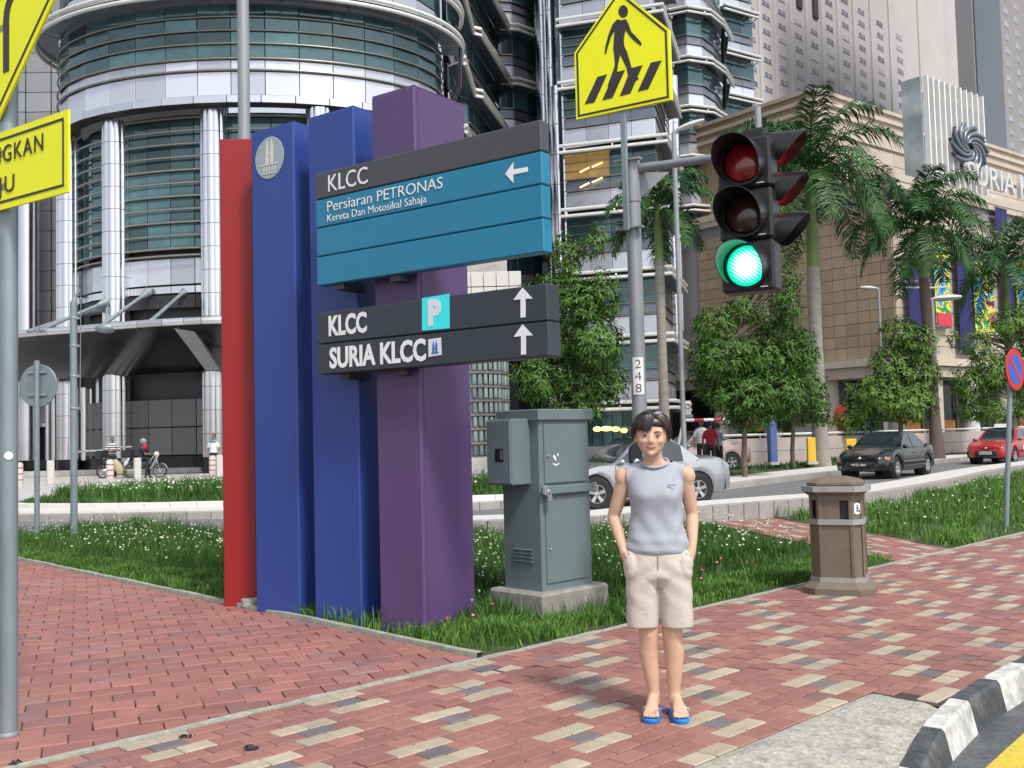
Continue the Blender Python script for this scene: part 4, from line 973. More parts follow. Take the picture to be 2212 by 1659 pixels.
def ring_band(da0, z0, da1, z1, name, m, t0=-1.75, t1=1.75, n=64):
    b = MB(); r0 = lift([drum(da0)(t0 + (t1 - t0) * k / n) for k in range(n + 1)], z0); r1 = lift([drum(da1)(t0 + (t1 - t0) * k / n) for k in range(n + 1)], z1)
    b.loft([r0, r1], closed=False); return TB(b, name, m, smooth=50)
def ring_panels(z0, z1, m, name, L=1.25, gap=.03, da=0., t0=-1.7, t1=1.7, tilt=0.008, th=.06, mixm=None):
    ps = equal_arcs(drum(da), t0, t1, L)
    for p, q in zip(ps, ps[1:]):
        c = (p + q) / 2; c.z = (z0 + z1) / 2; ang = math.atan2(q.y - p.y, q.x - p.x)
        mm = mixm[1] if mixm and rnd.random() < mixm[0] else m
        SH.put(name, (L - gap, th, z1 - z0 - gap * .6), mm, c, ang + rnd.gauss(0, tilt), tilt=rnd.gauss(0, tilt * .6))
# the drum, band by band (heights read off the photograph)
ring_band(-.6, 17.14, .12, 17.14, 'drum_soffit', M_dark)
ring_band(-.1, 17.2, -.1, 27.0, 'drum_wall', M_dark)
ring_panels(17.14, 17.50, M_colm, 'rim_panel', L=1.55, da=.10, th=.12)
ring_panels(17.52, 18.62, M_sheen, 'wall_panel', L=1.55)
ring_panels(18.74, 19.16, M_sheen, 'spandrel_panel', L=1.55)
for z in (18.68, 19.22): ring_tube(.12, z, .05, 'rail', M_rail)
for z0, z1 in ((19.30, 19.90), (19.94, 20.52), (20.56, 21.18), (21.2, 21.75)): ring_panels(z0, z1, M_glass, 'pane', L=1.55, tilt=.012)
for z in (19.92, 20.54, 21.18): ring_tube(.10, z, .04, 'rail', M_rail)
for k, (da, z) in enumerate(((1.15, 21.75), (1.2, 22.05), (1.15, 23.45), (1.2, 23.75))): ring_tube(da, z, .10, 'sunshade_tube', M_tube)
ring_band(.05, 21.95, 1.1, 21.95, 'sunshade_glass', mat('frosted_sunshade', (.22, .25, .29), .2, .3, var=.25, scale=2))
ps = equal_arcs(drum(0), -1.6, 1.6, 3.1)
for p in ps:
    n_ = (p - V3((DCX, DCY, 0))); n_ = V3((n_.x / DA ** 2, n_.y / DB_ ** 2, 0)).normalized(); b = MB(); b.tube([p + V3((0, 0, 21.7)), p + n_ * 1.2 + V3((0, 0, 21.8))], .04, 6); TB(b, 'sunshade_bracket', M_rail)
ring_panels(22.1, 23.3, M_sheen, 'wall_panel', L=1.55)
ring_panels(23.35, 24.6, M_glass, 'pane', L=1.55, tilt=.012); ring_panels(24.62, 26.5, M_glass, 'pane', L=1.55, tilt=.012)
# bent brackets at the right silhouette of the drum
for th in (1.50,):
    p = drum(.0)(th); q = drum(1.1)(th); b = MB(); b.tube([p + V3((0, 0, 18.2)), p.lerp(q, .5) + V3((0, 0, 18.4)), p.lerp(q, .95) + V3((0, 0, 19.6)), q + V3((0, 0, 21.4)), q + V3((0, 0, 21.9))], .09, 8); TB(b, 'curved_bracket', M_black)

# recessed wall behind the columns: glass with louvre tubes, a band of panels, dark opening
M_lowp = mat('shaded_metal_panel', (.15, .15, .15), .35, .6, var=.06, scale=.4, orand=.1)  # darker copy of the wall panel: shade under the canopy put into the colour
rec = lambda th: ell(DCX, DCY, 8.8, 4.7, th)
def rec_arc(z0, z1, name, m, da=0., n=40, t0=-1.6, t1=1.6):
    f = lambda th: ell(DCX, DCY, 8.8 + da, 4.7 + da, th); b = MB(); b.loft([lift([f(t0 + (t1 - t0) * k / n) for k in range(n + 1)], z) for z in (z0, z1)], closed=False); return TB(b, name, m, smooth=50)
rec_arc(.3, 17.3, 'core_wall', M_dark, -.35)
ps = equal_arcs(rec, -1.45, 1.45, 1.22)
zz = [10.75 + .62 * k for k in range(11)]
for p, q in zip(ps, ps[1:]):
    c = (p + q) / 2; ang = math.atan2(q.y - p.y, q.x - p.x)
    for z in zz[:-1:2]: SH.put('pane', (1.19, .05, 1.2), M_glass, (c.x, c.y, z + .62), ang + rnd.gauss(0, .01))
    SH.put('base_panel', (1.19, .06, 1.22), M_sheen, (c.x, c.y, 9.72), ang + rnd.gauss(0, .006)); SH.put('base_panel', (1.19, .06, .34), M_colm, (c.x, c.y, 8.86), ang)
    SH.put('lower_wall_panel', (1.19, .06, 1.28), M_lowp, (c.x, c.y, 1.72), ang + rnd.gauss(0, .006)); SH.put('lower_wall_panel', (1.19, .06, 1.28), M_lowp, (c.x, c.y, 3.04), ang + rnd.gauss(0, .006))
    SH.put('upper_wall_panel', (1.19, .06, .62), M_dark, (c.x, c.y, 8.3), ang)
for z in zz + [10.42]:
    f = lambda th: ell(DCX, DCY, 8.8 + .32, 4.7 + .32, th); b = MB(); b.tube(lift([f(-1.5 + 3.0 * k / 40) for k in range(41)], z), .055, 6); TB(b, 'louvre_tube', M_rail, smooth=50)
rec_arc(.32, 1.02, 'granite_base', M_black, .12)

# columns: fluted cladding in rings, each plate a piece
def column(u, D, z0, z1, r=.6, plates=True):
    c = at(u, 960, D); c.z = 0; col = MB()
    col.lathe([(r - .03, z0), (r - .03, z1)], c, 24); o = TB(col, 'column', M_rail, smooth=40)
    H_ = 1.05; nz = int((z1 - z0) / H_); hh = (z1 - z0) / nz
    key = ('plate', round(hh, 3))
    n = 12
    if key not in SH.c:
        b = MB(); w_ = 2 * PI / n * .96; rg = []
        for k in range(7):
            a = (k - 3) / 6 * w_; fl = r + .038 * math.cos(a / w_ * PI); rg.append([V3((fl * math.cos(a), fl * math.sin(a), -hh / 2 + .012)), V3((fl * math.cos(a), fl * math.sin(a), hh / 2 - .012))])
        b.loft(rg, closed=False); SH.c[key] = b.mesh('cladding_plate', M_colm, smooth=True)
    toc = math.atan2(EYE.y - c.y, EYE.x - c.x)
    for k in range(n):
        a = 2 * PI * k / n
        if math.cos(a - toc) < -.25: continue
        for j in range(nz):
            p = obj('cladding_plate', SH.c[key], o, loc=(c - TW0) + V3((0, 0, z0 + hh * (j + .5)))); p.rotation_euler = (0, 0, a)
    return c
COLS = [(253, 48.3), (468, 47.0), (152, 50.6), (700, 47.2)]
cols = [column(u, D, .95, 17.1) for u, D in COLS]
for u, D in ((880, 50), (60, 57)):
    c = at(u, 960, D); b = MB(); b.lathe([(.6, .9), (.6, 17.1)], V3((c.x, c.y, 0)), 20); TB(b, 'column', M_colm, smooth=40)
for c in cols: b = MB(); b.lathe([(.66, .28), (.66, .96)], V3((c.x, c.y, 0)), 20); TB(b, 'column_base', M_black, smooth=40)
# thin pipes between the columns
for u, D, r in ((183, 50.2, .18), (197, 50.4, .12), (213, 50.0, .13), (283, 49, .12), (297, 49.4, .16), (312, 49.2, .11), (327, 49.6, .13), (340, 50, .15), (140, 53, .14), (118, 54, .18), (104, 54.5, .14)):
    c = at(u, 960, D); b = MB(); b.tube([(c.x, c.y, .9), (c.x, c.y, 4.6 + rnd.uniform(-.2, .6))], r, 10); TB(b, 'pipe', M_steel, smooth=40)
for u, u2, v in ((165, 222, 976), (222, 285, 968)):
    b = MB(); b.tube([at(u, v, 46.5), at((u + u2) / 2, v - 2, 46.4), at(u2, v - 3, 46.5)], .05, 8); TB(b, 'handrail', M_steel, smooth=40)
# canopy
CAN = [(-420, 726, 52), (-120, 728, 48), (40, 722, 45), (165, 711, 43.7), (300, 700, 42.4), (400, 696, 41.8), (480, 693, 41.7), (620, 692, 42.4), (760, 697, 44.2), (900, 712, 48)]
crim = [at(u, v, D) for u, v, D in CAN]; zc_ = 6.62; crim = smoothpts([V3((p.x, p.y, zc_)) for p in crim], 6)
for k in range(len(crim) - 1):
    if k % 3 == 0: 
        seg = crim[k:k + 4]; b = MB()
        rg = []
        for i, p in enumerate(seg):
            d = (seg[min(i + 1, len(seg) - 1)] - seg[max(0, i - 1)]).normalized(); n_ = V3((d.y, -d.x, 0)); cut = d * (.012 if i == 0 else (-.012 if i == len(seg) - 1 else 0))
            rg.append([p + cut + n_ * .16 * math.cos(a) + V3((0, 0, .16 * math.sin(a))) for a in [q * PI / 5 for q in range(10)]])
        if k < len(crim) - 3: b.loft(rg, True, True); TB(b, 'canopy_rim', M_steel2, smooth=50)
inner = [V3((p.x * .93 + DCX * .07, p.y + (4.6 - max(0, (p.y - 41.7)) * .3), 4.85)) for p in crim]
midr = [a.lerp(c, .45) + V3((0, 0, -.05 - .35)) for a, c in zip(crim, inner)]
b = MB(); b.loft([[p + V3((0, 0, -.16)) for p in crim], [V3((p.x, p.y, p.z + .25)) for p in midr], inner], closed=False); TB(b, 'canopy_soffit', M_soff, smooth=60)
b = MB(); b.loft([[p + V3((0, 0, .10)) for p in crim], [V3((p.x, p.y, 6.9)) for p in inner]], closed=False); TB(b, 'canopy_roof', M_wallp, smooth=60)
for p in crim[14:44:5]:
    q = V3((p.x * .95 + DCX * .05, p.y + 4.2, 5.0)); b = MB(); b.tube([p + V3((0, 0, -.1)), p.lerp(q, .5) + V3((0, 0, .15)), q], [.10, .14, .10], 8); TB(b, 'canopy_rib', M_soff, smooth=50)
for (u0, v0), (u1, v1) in (((60, 716), (205, 668)), ((85, 714), (222, 655)), ((208, 712), (312, 637)), ((322, 697), (396, 632))):
    a_, c_ = at(u0, v0, 44.0), at(u1, v1, 47.6); b = MB(); b.tube([a_, c_], .085, 10); TB(b, 'tie_rod', M_galv, smooth=40)
    b = MB(); b.tube([c_.lerp(a_, .09), c_ + (c_ - a_).normalized() * .35], [.09, .24], 10); TB(b, 'tie_socket', M_galv, smooth=40)
bl_ = at(230, 709, 43); b = MB(); b.ball(bl_, (.5, .4, .22), 10, 6); TB(b, 'flood_lamp', M_galv, smooth=True)
cf = at(385, 705, 41.9); b = MB(); b.prism([cf + V3((-.3, 0, .1)), cf + V3((.45, 0, .1)), at(462, 800, 44.5) + V3((.25, 0, 0)), at(462, 800, 44.5) + V3((-.35, 0, 0))], (0, .12, .1)); TB(b, 'canopy_strut', M_galv2)
# plain panelled wall at the far left, with a door
wp = at(0, 960, 58); wp.z = 0
for i in range(-3, 8):
    for j in range(24):
        x = wp.x + (i + .5) * 1.45; z = 3.6 + (j + .5) * 1.16
        if proj(V3((x, 58, z)))[0] > 190: continue
        SH.put('metal_wall_panel', (1.42, .06, 1.13), M_wallp, (x, 58 + .06 * abs(i), z), 0, tilt=rnd.gauss(0, .004))
b = MB(); b.box((wp.x + 4, 58.5, 15.5), (18, .5, 30.5)); TB(b, 'wall_backing', M_dark)
dx = at(55, 960, 57.6); 
for s in (-.62, .62): b = MB(); b.box((dx.x + s, 57.6, 1.55), (1.2, .06, 2.3), bev=.02); TB(b, 'door', M_black)
b = MB(); b.box((dx.x, 57.5, 2.85), (3.6, .5, .22), bev=.03); TB(b, 'door_canopy', M_steel2)
b = MB(); b.box((dx.x, 57.7, 3.6), (3.4, .1, 1.2)); TB(b, 'lintel_panel', M_wallp)
b = MB(); b.box((at(120, 960, 47.5).x - 8, 47.9, .36), (56, .9, .24)); TB(b, 'terrace_step', M_conc)

# ------------------------------------------------------------------ main tower, storey bands along a folded plan
LEV0, PIT = 3.5, 4.1                                   # sunshade heights: 3.5 + 4.1 k
def gx(u, D): p = at(u, 930, D); return V3((p.x, p.y, 0))
PLAN = {'recess': [gx(985, 59), gx(1009, 64.8), gx(1026, 65.2), gx(1096, 75)],
        'bay': [gx(1096, 75), gx(1127, 75.2), gx(1157, 76.2), gx(1180, 77.6), gx(1196, 80)],
        'front': [gx(1236, 64.8), gx(1436, 62.6), gx(1462, 70.5)],
        'bay2': [gx(1481, 83), gx(1512, 82.4), gx(1545, 83), gx(1570, 85), gx(1588, 88.5)],
        'wing': [gx(1580, 91.5), gx(1657, 94)]}
def seg_split(pts, L):
    out = []
    for p, q in zip(pts, pts[1:]):
        n = max(1, round((q - p).length / L)); out += [(p.lerp(q, k / n), p.lerp(q, (k + 1) / n), k == 0, k == n - 1) for k in range(n)]
    return out
def outset(pts, d): return offs(pts, -d)
for nm, pts in PLAN.items():
    k0, k1 = {'recess': (3, 8), 'bay': (1, 8), 'front': (0, 8), 'bay2': (0, 8), 'wing': (3, 10)}[nm]
    segs = seg_split(pts, 1.45 if nm != 'recess' else 1.7)
    back = offs(pts, .3); b = MB(); b.loft([lift(back, 0), lift(back, LEV0 + PIT * k1 + 1)], closed=False); TB(b, 'wall_backing', M_dark)
    for k in range(k0, k1 + 1):
        z = LEV0 + PIT * k                              # sunshade level; above it panels, below it glass
        for p, q, _, _ in segs:
            c = (p + q) / 2; L = (q - p).length - .03; ang = math.atan2(q.y - p.y, q.x - p.x); j = rnd.gauss(0, .012)
            lit = nm == 'front' and k == 3 and c.x < gx(1345, 63).x
            SH.put('wall_panel', (L, .08, 1.20), M_sheen, (c.x, c.y, z + .68), ang + rnd.gauss(0, .006))
            SH.put('spandrel_panel', (L, .08, .58), M_span if k > 4 or nm in ('bay2', 'wing', 'front') else M_sheen, (c.x, c.y, z + 1.72), ang + rnd.gauss(0, .006))
            SH.put('pane', (L, .06, 1.62), M_warm if lit else M_glass, (c.x, c.y, z + 2.96), ang + j, tilt=rnd.gauss(0, .006))
        o1 = outset(pts, .14)
        for dz in (1.36, 2.08): b = MB(); b.tube(lift(o1, z + dz), .055, 6); TB(b, 'rail', M_rail)
        if nm == 'front' :
            for dz in (2.62, 3.16): b = MB(); b.tube(lift(o1, z + dz), .035, 6); TB(b, 'rail', M_rail)
        o2 = outset(pts, 1.0)
        for dz, r in ((0., .11), (-.42, .11)): b = MB(); b.tube(lift(o2, z + dz), r, 8); TB(b, 'sunshade_tube', M_tube, smooth=40)
        if nm in ('bay2', 'wing'):
            b = MB(); b.loft([lift(o2, z - .1), lift(outset(pts, .05), z - .1)], closed=False); TB(b, 'sunshade_glass', MATS['frosted_sunshade'])
        else:
            b = MB(); b.loft([lift(o2, z - .50), lift(outset(pts, .05), z - .40)], closed=False); TB(b, 'sunshade_soffit', M_span)
        for p in (pts[0], pts[-1]) + tuple(s[0] for s in segs[2::3]):
            i_ = 0; e = [q for q in o2]; q = min(e + [a.lerp(c, f) for a, c in zip(e, e[1:]) for f in (.25, .5, .75)], key=lambda t_: (t_ - p).length)
            b = MB(); b.tube([p + V3((0, 0, z - .55)), V3((q.x, q.y, z - .22))], .05, 6); TB(b, 'sunshade_bracket', M_rail)
# black curved bracket at the tip of the right bays
for k in range(3, 9):
    z = LEV0 + PIT * k; p = gx(1590, 88); q = gx(1594, 85.5); b = MB(); b.tube([p + V3((0, 0, z - 2.4)), p.lerp(q, .5) + V3((.1, 0, z - 1.6)), q + V3((.15, 0, z - .9)), q + V3((0, 0, z - .2))], [.12, .3, .34, .1], 8); TB(b, 'curved_bracket', M_soff, smooth=50)
# side walls closing the blocks
def side(p, q, z1, name='side_wall', m=M_wallp): b = MB(); b.loft([lift([p, q], 0), lift([p, q], z1)], closed=False); TB(b, name, m)
side(PLAN['front'][0] + V3((-.1, 0, 0)), gx(1204, 84), 40, m=M_soff); side(gx(1658, 94), gx(1650, 112), 50); side(gx(1462, 71), gx(1478, 84), 44, m=M_soff)
# pipes (round columns) between the bays: bundles of fluted tubes with ring joints
def pipe_col(u, D, r, z0, z1):
    c = gx(u, D); b = MB(); n = 6
    TB(MB().tube([c + V3((0, 0, z0)), c + V3((0, 0, z1))], r, 16), 'pipe_column', M_colm, smooth=40)
    z = z0 + 1.4
    while z < z1: b.lathe([(r + .012, z), (r + .012, z + .05)], c, 16); z += 2.0
    TB(b, 'pipe_joints', M_rail)
pipe_col(1194, 74.5, .55, 21.3, 40); pipe_col(1201, 74.2, .26, 12, 40); pipe_col(1222, 66, .34, 12.5, 24.5); pipe_col(1212, 68, .30, 13, 40)
pipe_col(1447, 70, .75, 25.0, 46); pipe_col(1468, 74, .33, 8, 27); pipe_col(1479, 74.5, .36, 9, 28)
# ground floor: tall glazing with rails and curtains, lit lobby at street level
gp0, gp1 = PLAN['front'][0], PLAN['front'][1]
for k in range(9):
    f0, f1 = k / 9, (k + 1) / 9; p, q = gp0.lerp(gp1, f0), gp0.lerp(gp1, f1); c = (p + q) / 2; ang = math.atan2(q.y - p.y, q.x - p.x)
    SH.put('lobby_pane', ((q - p).length - .05, .06, 2.3), M_glass, (c.x, c.y, 1.9), ang)
b = MB(); b.box((gp0 + gp1) / 2 + V3((0, -.15, .35)), ((gp1 - gp0).length, .3, .9), ax=gp1 - gp0); TB(b, 'plinth_wall', M_wallp)
for u, v, w_ in ((1290, 927, .26), (1310, 926, .40), (1330, 927, .28), (1348, 930, .22)):
    p = at(u, v, 61.8); b = MB(); b.ball(p, (w_, .1, .16), 8, 6); TB(b, 'lobby_lamp', M_lamp)
for k in range(2):
    for (u0, v0, u1, v1) in ((1252, 388 + k * 33, 1272, 378 + k * 33), (1278, 375 + k * 33 + 2, 1300, 364 + k * 33 + 3)):
        p, q = at(u0, v0 - 13, 64.2), at(u1, v1 - 13, 64.0); b = MB(); b.tube([p + V3((0, -.35, 0)), q + V3((0, -.35, 0))], .05, 6); TB(b, 'strip_light', M_tubeL)

# ================================================================== GLASS BLOCK LOBBY
gb = at(1030, 960, 31.5); gb.z = 0
gcn = V3((at(1012, 960, 34).x, 34.0, 0)); GR = at(1100, 960, 33.2).x - gcn.x
lob = thing('glass_block_lobby', 'round glass block wall on a pale stone base behind the purple pillar', 'lobby', gcn)
zt_, zb_ = at(1050, 742, 32.6).z, at(1050, 988, 32.6).z
b = MB(); b.lathe([(GR - .06, zb_), (GR - .06, zt_ + .3)], n=48); b.build('wall', M_span, lob, smooth=40)
b = MB(); b.lathe([(GR + .10, .2), (GR + .10, zb_)], n=24); b.build('stone_base', M_pale, lob)
M_gblock = mat('glass_block', (.27, .34, .33), .12, .3, var=.35, scale=3, orand=.25)
nr_ = 8; hh = (zt_ - zb_) / nr_; nth = 44
b = MB(); aw = 2 * PI / nth * GR; b.box((GR, 0, 0), (.08, aw - .06, hh - .09), bev=.03); gme = b.mesh('glass_block', M_gblock)
for k in range(nth):
    a = -PI / 2 + 2 * PI * (k + .5) / nth
    if math.sin(a) > .15: continue
    for j in range(nr_): o = obj('glass_block', gme, lob, loc=(0, 0, zb_ + hh * (j + .5))); o.rotation_euler = (rnd.gauss(0, .0), rnd.gauss(0, .01), a)
for j in range(nr_ + 1): b = MB(); b.lathe([(GR + .06, zb_ + hh * j - .035), (GR + .06, zb_ + hh * j + .035)], n=40); b.build('rail', M_rail, lob)
wt = at(1040, 640, 36); z0w, z1w = at(1040, 700, 36).z, at(1040, 585, 36).z
for i in range(5):
    for j in range(5): SH.put('tile', (.43, .05, .52), M_pale, (at(1004, 640, 36).x + .45 * i, 36, z0w - .6 + .55 * j), 0, parent=lob, off=gcn)
b = MB(); b.box(V3((at(1036, 640, 36).x - .1, 36.3, (z0w + z1w) / 2)) - gcn, (2.2, .4, z1w - z0w + 1.4)); b.build('tile_backing', M_conc, lob)
# ================================================================== SHOPPING MALL
M_tansh = mat('shaded_stone_tile', (.36, .275, .18), .65, var=.12, scale=.5, orand=.10, world=True, dirt=.15)  # shade of the left-facing walls put into the stone colour, paled for haze
M_tanl = mat('cream_stone', (.50, .43, .35), .7, var=.09, scale=.6, world=True, orand=.08, dirt=.1)
M_navy = mat('navy_banner', (.018, .015, .115), .7, var=.08)
M_hot = mat('hazed_concrete', (.49, .465, .465), .85, var=.05, scale=.15)  # base colour paled to stand in for air haze
M_hotl = mat('hotel_window_frame', (.54, .515, .515), .8, var=.04)
M_hwin = mat('hotel_pane', (.15, .16, .19), .15, .2, var=.2, scale=.1, orand=.35)
M_hwl = mat('hotel_pane_pale', (.36, .38, .42), .2, .3, var=.1, orand=.12)
M_shop = mat('shop_glass', (.05, .06, .06), .1, .2, var=.4, scale=.4)
M_brown = mat('grey_brown_facade', (.27, .255, .255), .8, var=.06, scale=.2)
HM = 51.5; HLm = -38.5; mR, mL = hd(HM), hd(HLm)
MC = at(1946, 930, 62); MC.z = 0
UC = at(1787, 930, 74); UC.z = 0
mall = thing('shopping_mall', 'cream stone shopping mall, left walls coloured tan for shade, with hanging banners behind the palms', 'shopping mall', MC)
def mwall(name, p, d, L, z0, z1, th, m, back, **kw):
    b = MB(); b.box(p + d * L / 2 + back * th / 2 + V3((0, 0, (z0 + z1) / 2)) - MC, (L, th, z1 - z0), ax=d); return b.build(name, m, mall, **kw)
bkL = hd(HM); bkR = hd(HLm)                              # into the building
zb = onp(1946, 768, MC, HLm).z; zt = onp(2133, 436, MC, HM).z
mwall('left_wall', MC, mL, 26, zb, zt - .6, .4, M_brown, bkL)
mwall('right_wall', MC, mR, 60, zb, zt - .6, .4, M_brown, bkR)
tw, thh = .86, .74; nrow = int((zt - .7 - zb) / thh)
for i in range(18):
    for j in range(nrow):
        c = MC + mL * (tw * (i + .5)) + V3((0, 0, zb + thh * (j + .5)))
        if i * nrow + j < 296: SH.put('stone_tile', (tw - .035, .09, thh - .035), M_tansh, c - bkL * .02, math.atan2(mL.y, mL.x), parent=mall, off=MC, bev=.012)
tw2 = 1.5
for i in range(22):
    for j in range(nrow):
        c = MC + mR * (tw2 * (i + .5)) + V3((0, 0, zb + thh * (j + .5)))
        if i * nrow + j < 290: SH.put('facade_slab', (tw2 - .03, .09, thh - .03), M_tanl, c - bkR * .02, math.atan2(mR.y, mR.x), parent=mall, off=MC, bev=.012)
for z0, z1, pr_ in ((zb - .5, zb - .02, .35), (zt - .6, zt - .2, .25), (zt - .2, zt + .25, .3), (zb - 1.2, zb - .55, .1)):
    for p, d, L, bk in ((MC, mL, 26, bkL), (MC, mR, 60, bkR)): mwall('cornice', p - bk * pr_ - d * pr_ * .9, d, L, z0, z1, .5 + pr_, M_tanl, bk)
# upper storey, set back
ut = onp(1787, 199, UC, HM).z
mwall('upper_wall', UC, mR, 90, zt - 3, ut, .5, M_tanl, bkR); mwall('upper_wall', UC, mL, 20, zt - 3, ut, .5, M_tansh, bkL)
for dz in (.02, .75, 1.5, 2.9):
    for d, L, bk in ((mR, 90, bkR), (mL, 20, bkL)): mwall('ledge', UC - bk * .22 - d * .2, d, L, ut - dz - .28, ut - dz, .3, M_tanl, bk)
for i in range(26):
    for j in range(4):
        c = UC + mR * (2.6 * (i + .5)) + V3((0, 0, ut - 3.9 - 1.05 * j)); SH.put('upper_slab', (2.56, .08, 1.01), M_tanl, c - bkR * .03, math.atan2(mR.y, mR.x), parent=mall, off=MC)
mwall('roof_slab', MC + mL * .2 + mR * .2, mR, 60, zt - .7, zt - .62, 12, M_hot, bkR)
# street level: recessed shopfront with columns
rcs = 3.2
b = MB(); q0 = MC + (mL + mR) * rcs
mwall('shopfront', q0, mL, 24, .2, zb - .5, .2, M_shop, bkL); mwall('shopfront', q0, mR, 56, .2, zb - .5, .2, M_shop, bkR)
b = MB(); b.prism([MC - MC + V3((0, 0, zb - 1.15)), mL * 26 + V3((0, 0, zb - 1.15)), mL * 26 + mR * 3.4 + V3((0, 0, zb - 1.15)), (mL + mR) * 3.4 + V3((0, 0, zb - 1.15)), mR * 60 + mL * 3.4 + V3((0, 0, zb - 1.15)), mR * 60 + V3((0, 0, zb - 1.15))], (0, 0, .1)); b.build('soffit', M_hot, mall)
for d, other, n in ((mL, mR, 5), (mR, mL, 9)):
    for k in range(n):
        c = MC + d * (.6 + 4.6 * k) + other * .6; b = MB(); b.lathe([(.5, .2), (.5, zb - 1.15)], c - MC, 18); b.build('column', M_tanl if k % 2 else M_pale, mall, smooth=40)
shopc = [mat('shop_orange', (.42, .18, .05), .6, var=.5, scale=1.5, emit=.12), mat('shop_blue', (.06, .12, .30), .6, var=.5, scale=2.), mat('shop_pale', (.35, .36, .33), .5, var=.3, scale=1., emit=.1), mat('shop_brown', (.10, .06, .04), .6, var=.4, scale=1.)]
for d, bk, n in ((mL, bkL, 9), (mR, bkR, 22)):
    for k in range(n):
        c = q0 + d * (1.2 + 2.3 * k) - bk * .08; m_ = shopc[rnd.randrange(4)]; h_ = rnd.choice((1.1, 1.6, 2.2)); z_ = rnd.choice((1.4, 1.9, 2.6))
        b = MB(); b.box(c - MC + V3((0, 0, z_)), (2.0, .06, h_), ax=d); b.build('shop_display', m_, mall)
        b = MB(); b.box(c - d * 1.12 - bk * .06 - MC + V3((0, 0, 2.4)), (.10, .12, 4.4), ax=d); b.build('mullion', M_rail, mall)
# parapet slats with the swirl emblem and the letters
SPn = MC + bkR * 1.2
so_ = lambda u, v: onp(u, v, SPn, HM)
sg = thing('roof_sign', 'white slatted roof sign with a dark swirl emblem on the shopping mall', 'roof sign', V3((so_(2005, 380).x, so_(2005, 380).y, zt + .2)))
sgo = V3(sg.location); nS = -bkR
M_slat = mat('white_slat', (.78, .78, .74), .5, 0., var=.03)
zt0 = so_(2005, 166).z; zb_s = zt + .2
for k in range(11):
    u = 2005 + 11.72 * k + (k * .05); p = so_(u, 300); b = MB(); b.box(V3((p.x, p.y, (zt0 + zb_s) / 2)) - sgo, (.14, .35, zt0 - zb_s), ax=mR); b.build('slat', M_slat, sg)
p0_, p1_s = so_(2003, 300), so_(2124, 300)
for dz in (1.0, (zt0 - zb_s) * .5):
    b = MB(); b.box(V3(((p0_.x + p1_s.x) / 2, (p0_.y + p1_s.y) / 2, zt0 - dz)) + bkR * .25 - sgo, ((p1_s - p0_).dot(mR), .12, .16), ax=mR); b.build('cross_bar', M_slat, sg)
M_bkp = mat('sign_back', (.40, .40, .47), .4, .2, var=.08)
b = MB(); b.box(V3(((p0_.x + p1_s.x) / 2, (p0_.y + p1_s.y) / 2, (zt0 - .9 + zb_s) / 2)) + bkR * .6 - sgo, ((p1_s - p0_).dot(mR), .3, zt0 - .9 - zb_s), ax=mR); b.build('backing', M_bkp, sg)
b = MB(); b.box(V3((p0_.x, p0_.y, (zt0 + zb_s) / 2)) + bkR * .95 - sgo, (.2, 1.4, zt0 - zb_s), ax=mR); b.build('side_glass', mat('sign_side_glass', (.42, .47, .47), .12, .3, var=.3, scale=.5), sg)
M_sw = mat('swirl_grey', (.20, .225, .27), .35, .5, var=.06); M_swd = mat('swirl_navy', (.035, .045, .085), .4, .2, var=.06)
sc_ = so_(2083, 321); RS_ = (so_(2083, 272).z - sc_.z); em_ = thing('swirl_emblem', 'dark grey pinwheel swirl emblem fixed on the white slats', 'emblem', sc_ + nS * .3)
for k in range(10):
    a0 = 2 * PI * k / 10
    for mm, da, rad, lf, nm_ in ((M_swd, -.16, .085, .0, 'swirl_shadow'), (M_sw, .0, .075, .14, 'swirl_arm')):
        pts = []
        for j in range(9):
            f = j / 8; r = RS_ * (.16 + .84 * f); a = a0 + da + 1.9 * (1 - f) ** 1.3; pts.append(mR * (r * 1.55 * math.cos(a)) + V3((0, 0, r * math.sin(a))) + nS * lf)
        b = MB(); b.tube(pts, [RS_ * rad * (.45 + .75 * math.sin(PI * min(1, (j / 8) * .75 + .1))) for j in range(9)], 8); b.build(nm_, mm, em_, smooth=50)
M_lett = mat('sign_letter_metal', (.72, .71, .69), .35, .4, var=.05)
LP = MC - bkR * .25
lo_ = lambda u, v: onp(u, v, LP, HM)
def big_letters(txt, u0, v0, u1, v1, cap_uv, label):
    p, q = lo_(u0, v0), lo_(u1, v1); cap = lo_(u0, v0 - cap_uv).z - p.z; q.z = p.z
    lt = thing('roof_letters', label, 'sign letters', V3((p.x, p.y, p.z)), group='large letters on the mall parapet')
    x = (q - p); wd = x.length; x.normalize()
    probe = text_mesh(txt, cap / .69, 0, .15); xs = [v.co.x for v in probe.vertices]; k = wd / (max(xs) - min(xs)); pos = 0.; tot = max(xs) - min(xs); adv = []
    for i in range(len(txt)):
        me = text_mesh(txt[:i + 1], cap / .69, 0, .15); xe = max(v.co.x for v in me.vertices); me2 = text_mesh(txt[i], cap / .69, 0, .15); w_ = max(v.co.x for v in me2.vertices); mn = min(v.co.x for v in me2.vertices)
        off_ = xe - w_
        for v in me2.vertices: v.co.x = (v.co.x + off_ - min(xs)) * k
        z = x.cross(ZUP); me2.transform(Matrix(((x.x, 0, z.x, 0), (x.y, 0, z.y, 0), (x.z, 1, z.z, 0), (0, 0, 0, 1)))); me2.name = 'letter'; me2.materials.clear(); me2.materials.append(M_lett); obj('letter', me2, lt)
big_letters('SURIA', 2088, 394, 2190, 424, 46, 'large metal letters reading SURIA below the swirl emblem')
big_letters('KLCC', 2202, 428, 2300, 458, 50, 'large metal letter K at the right picture edge')
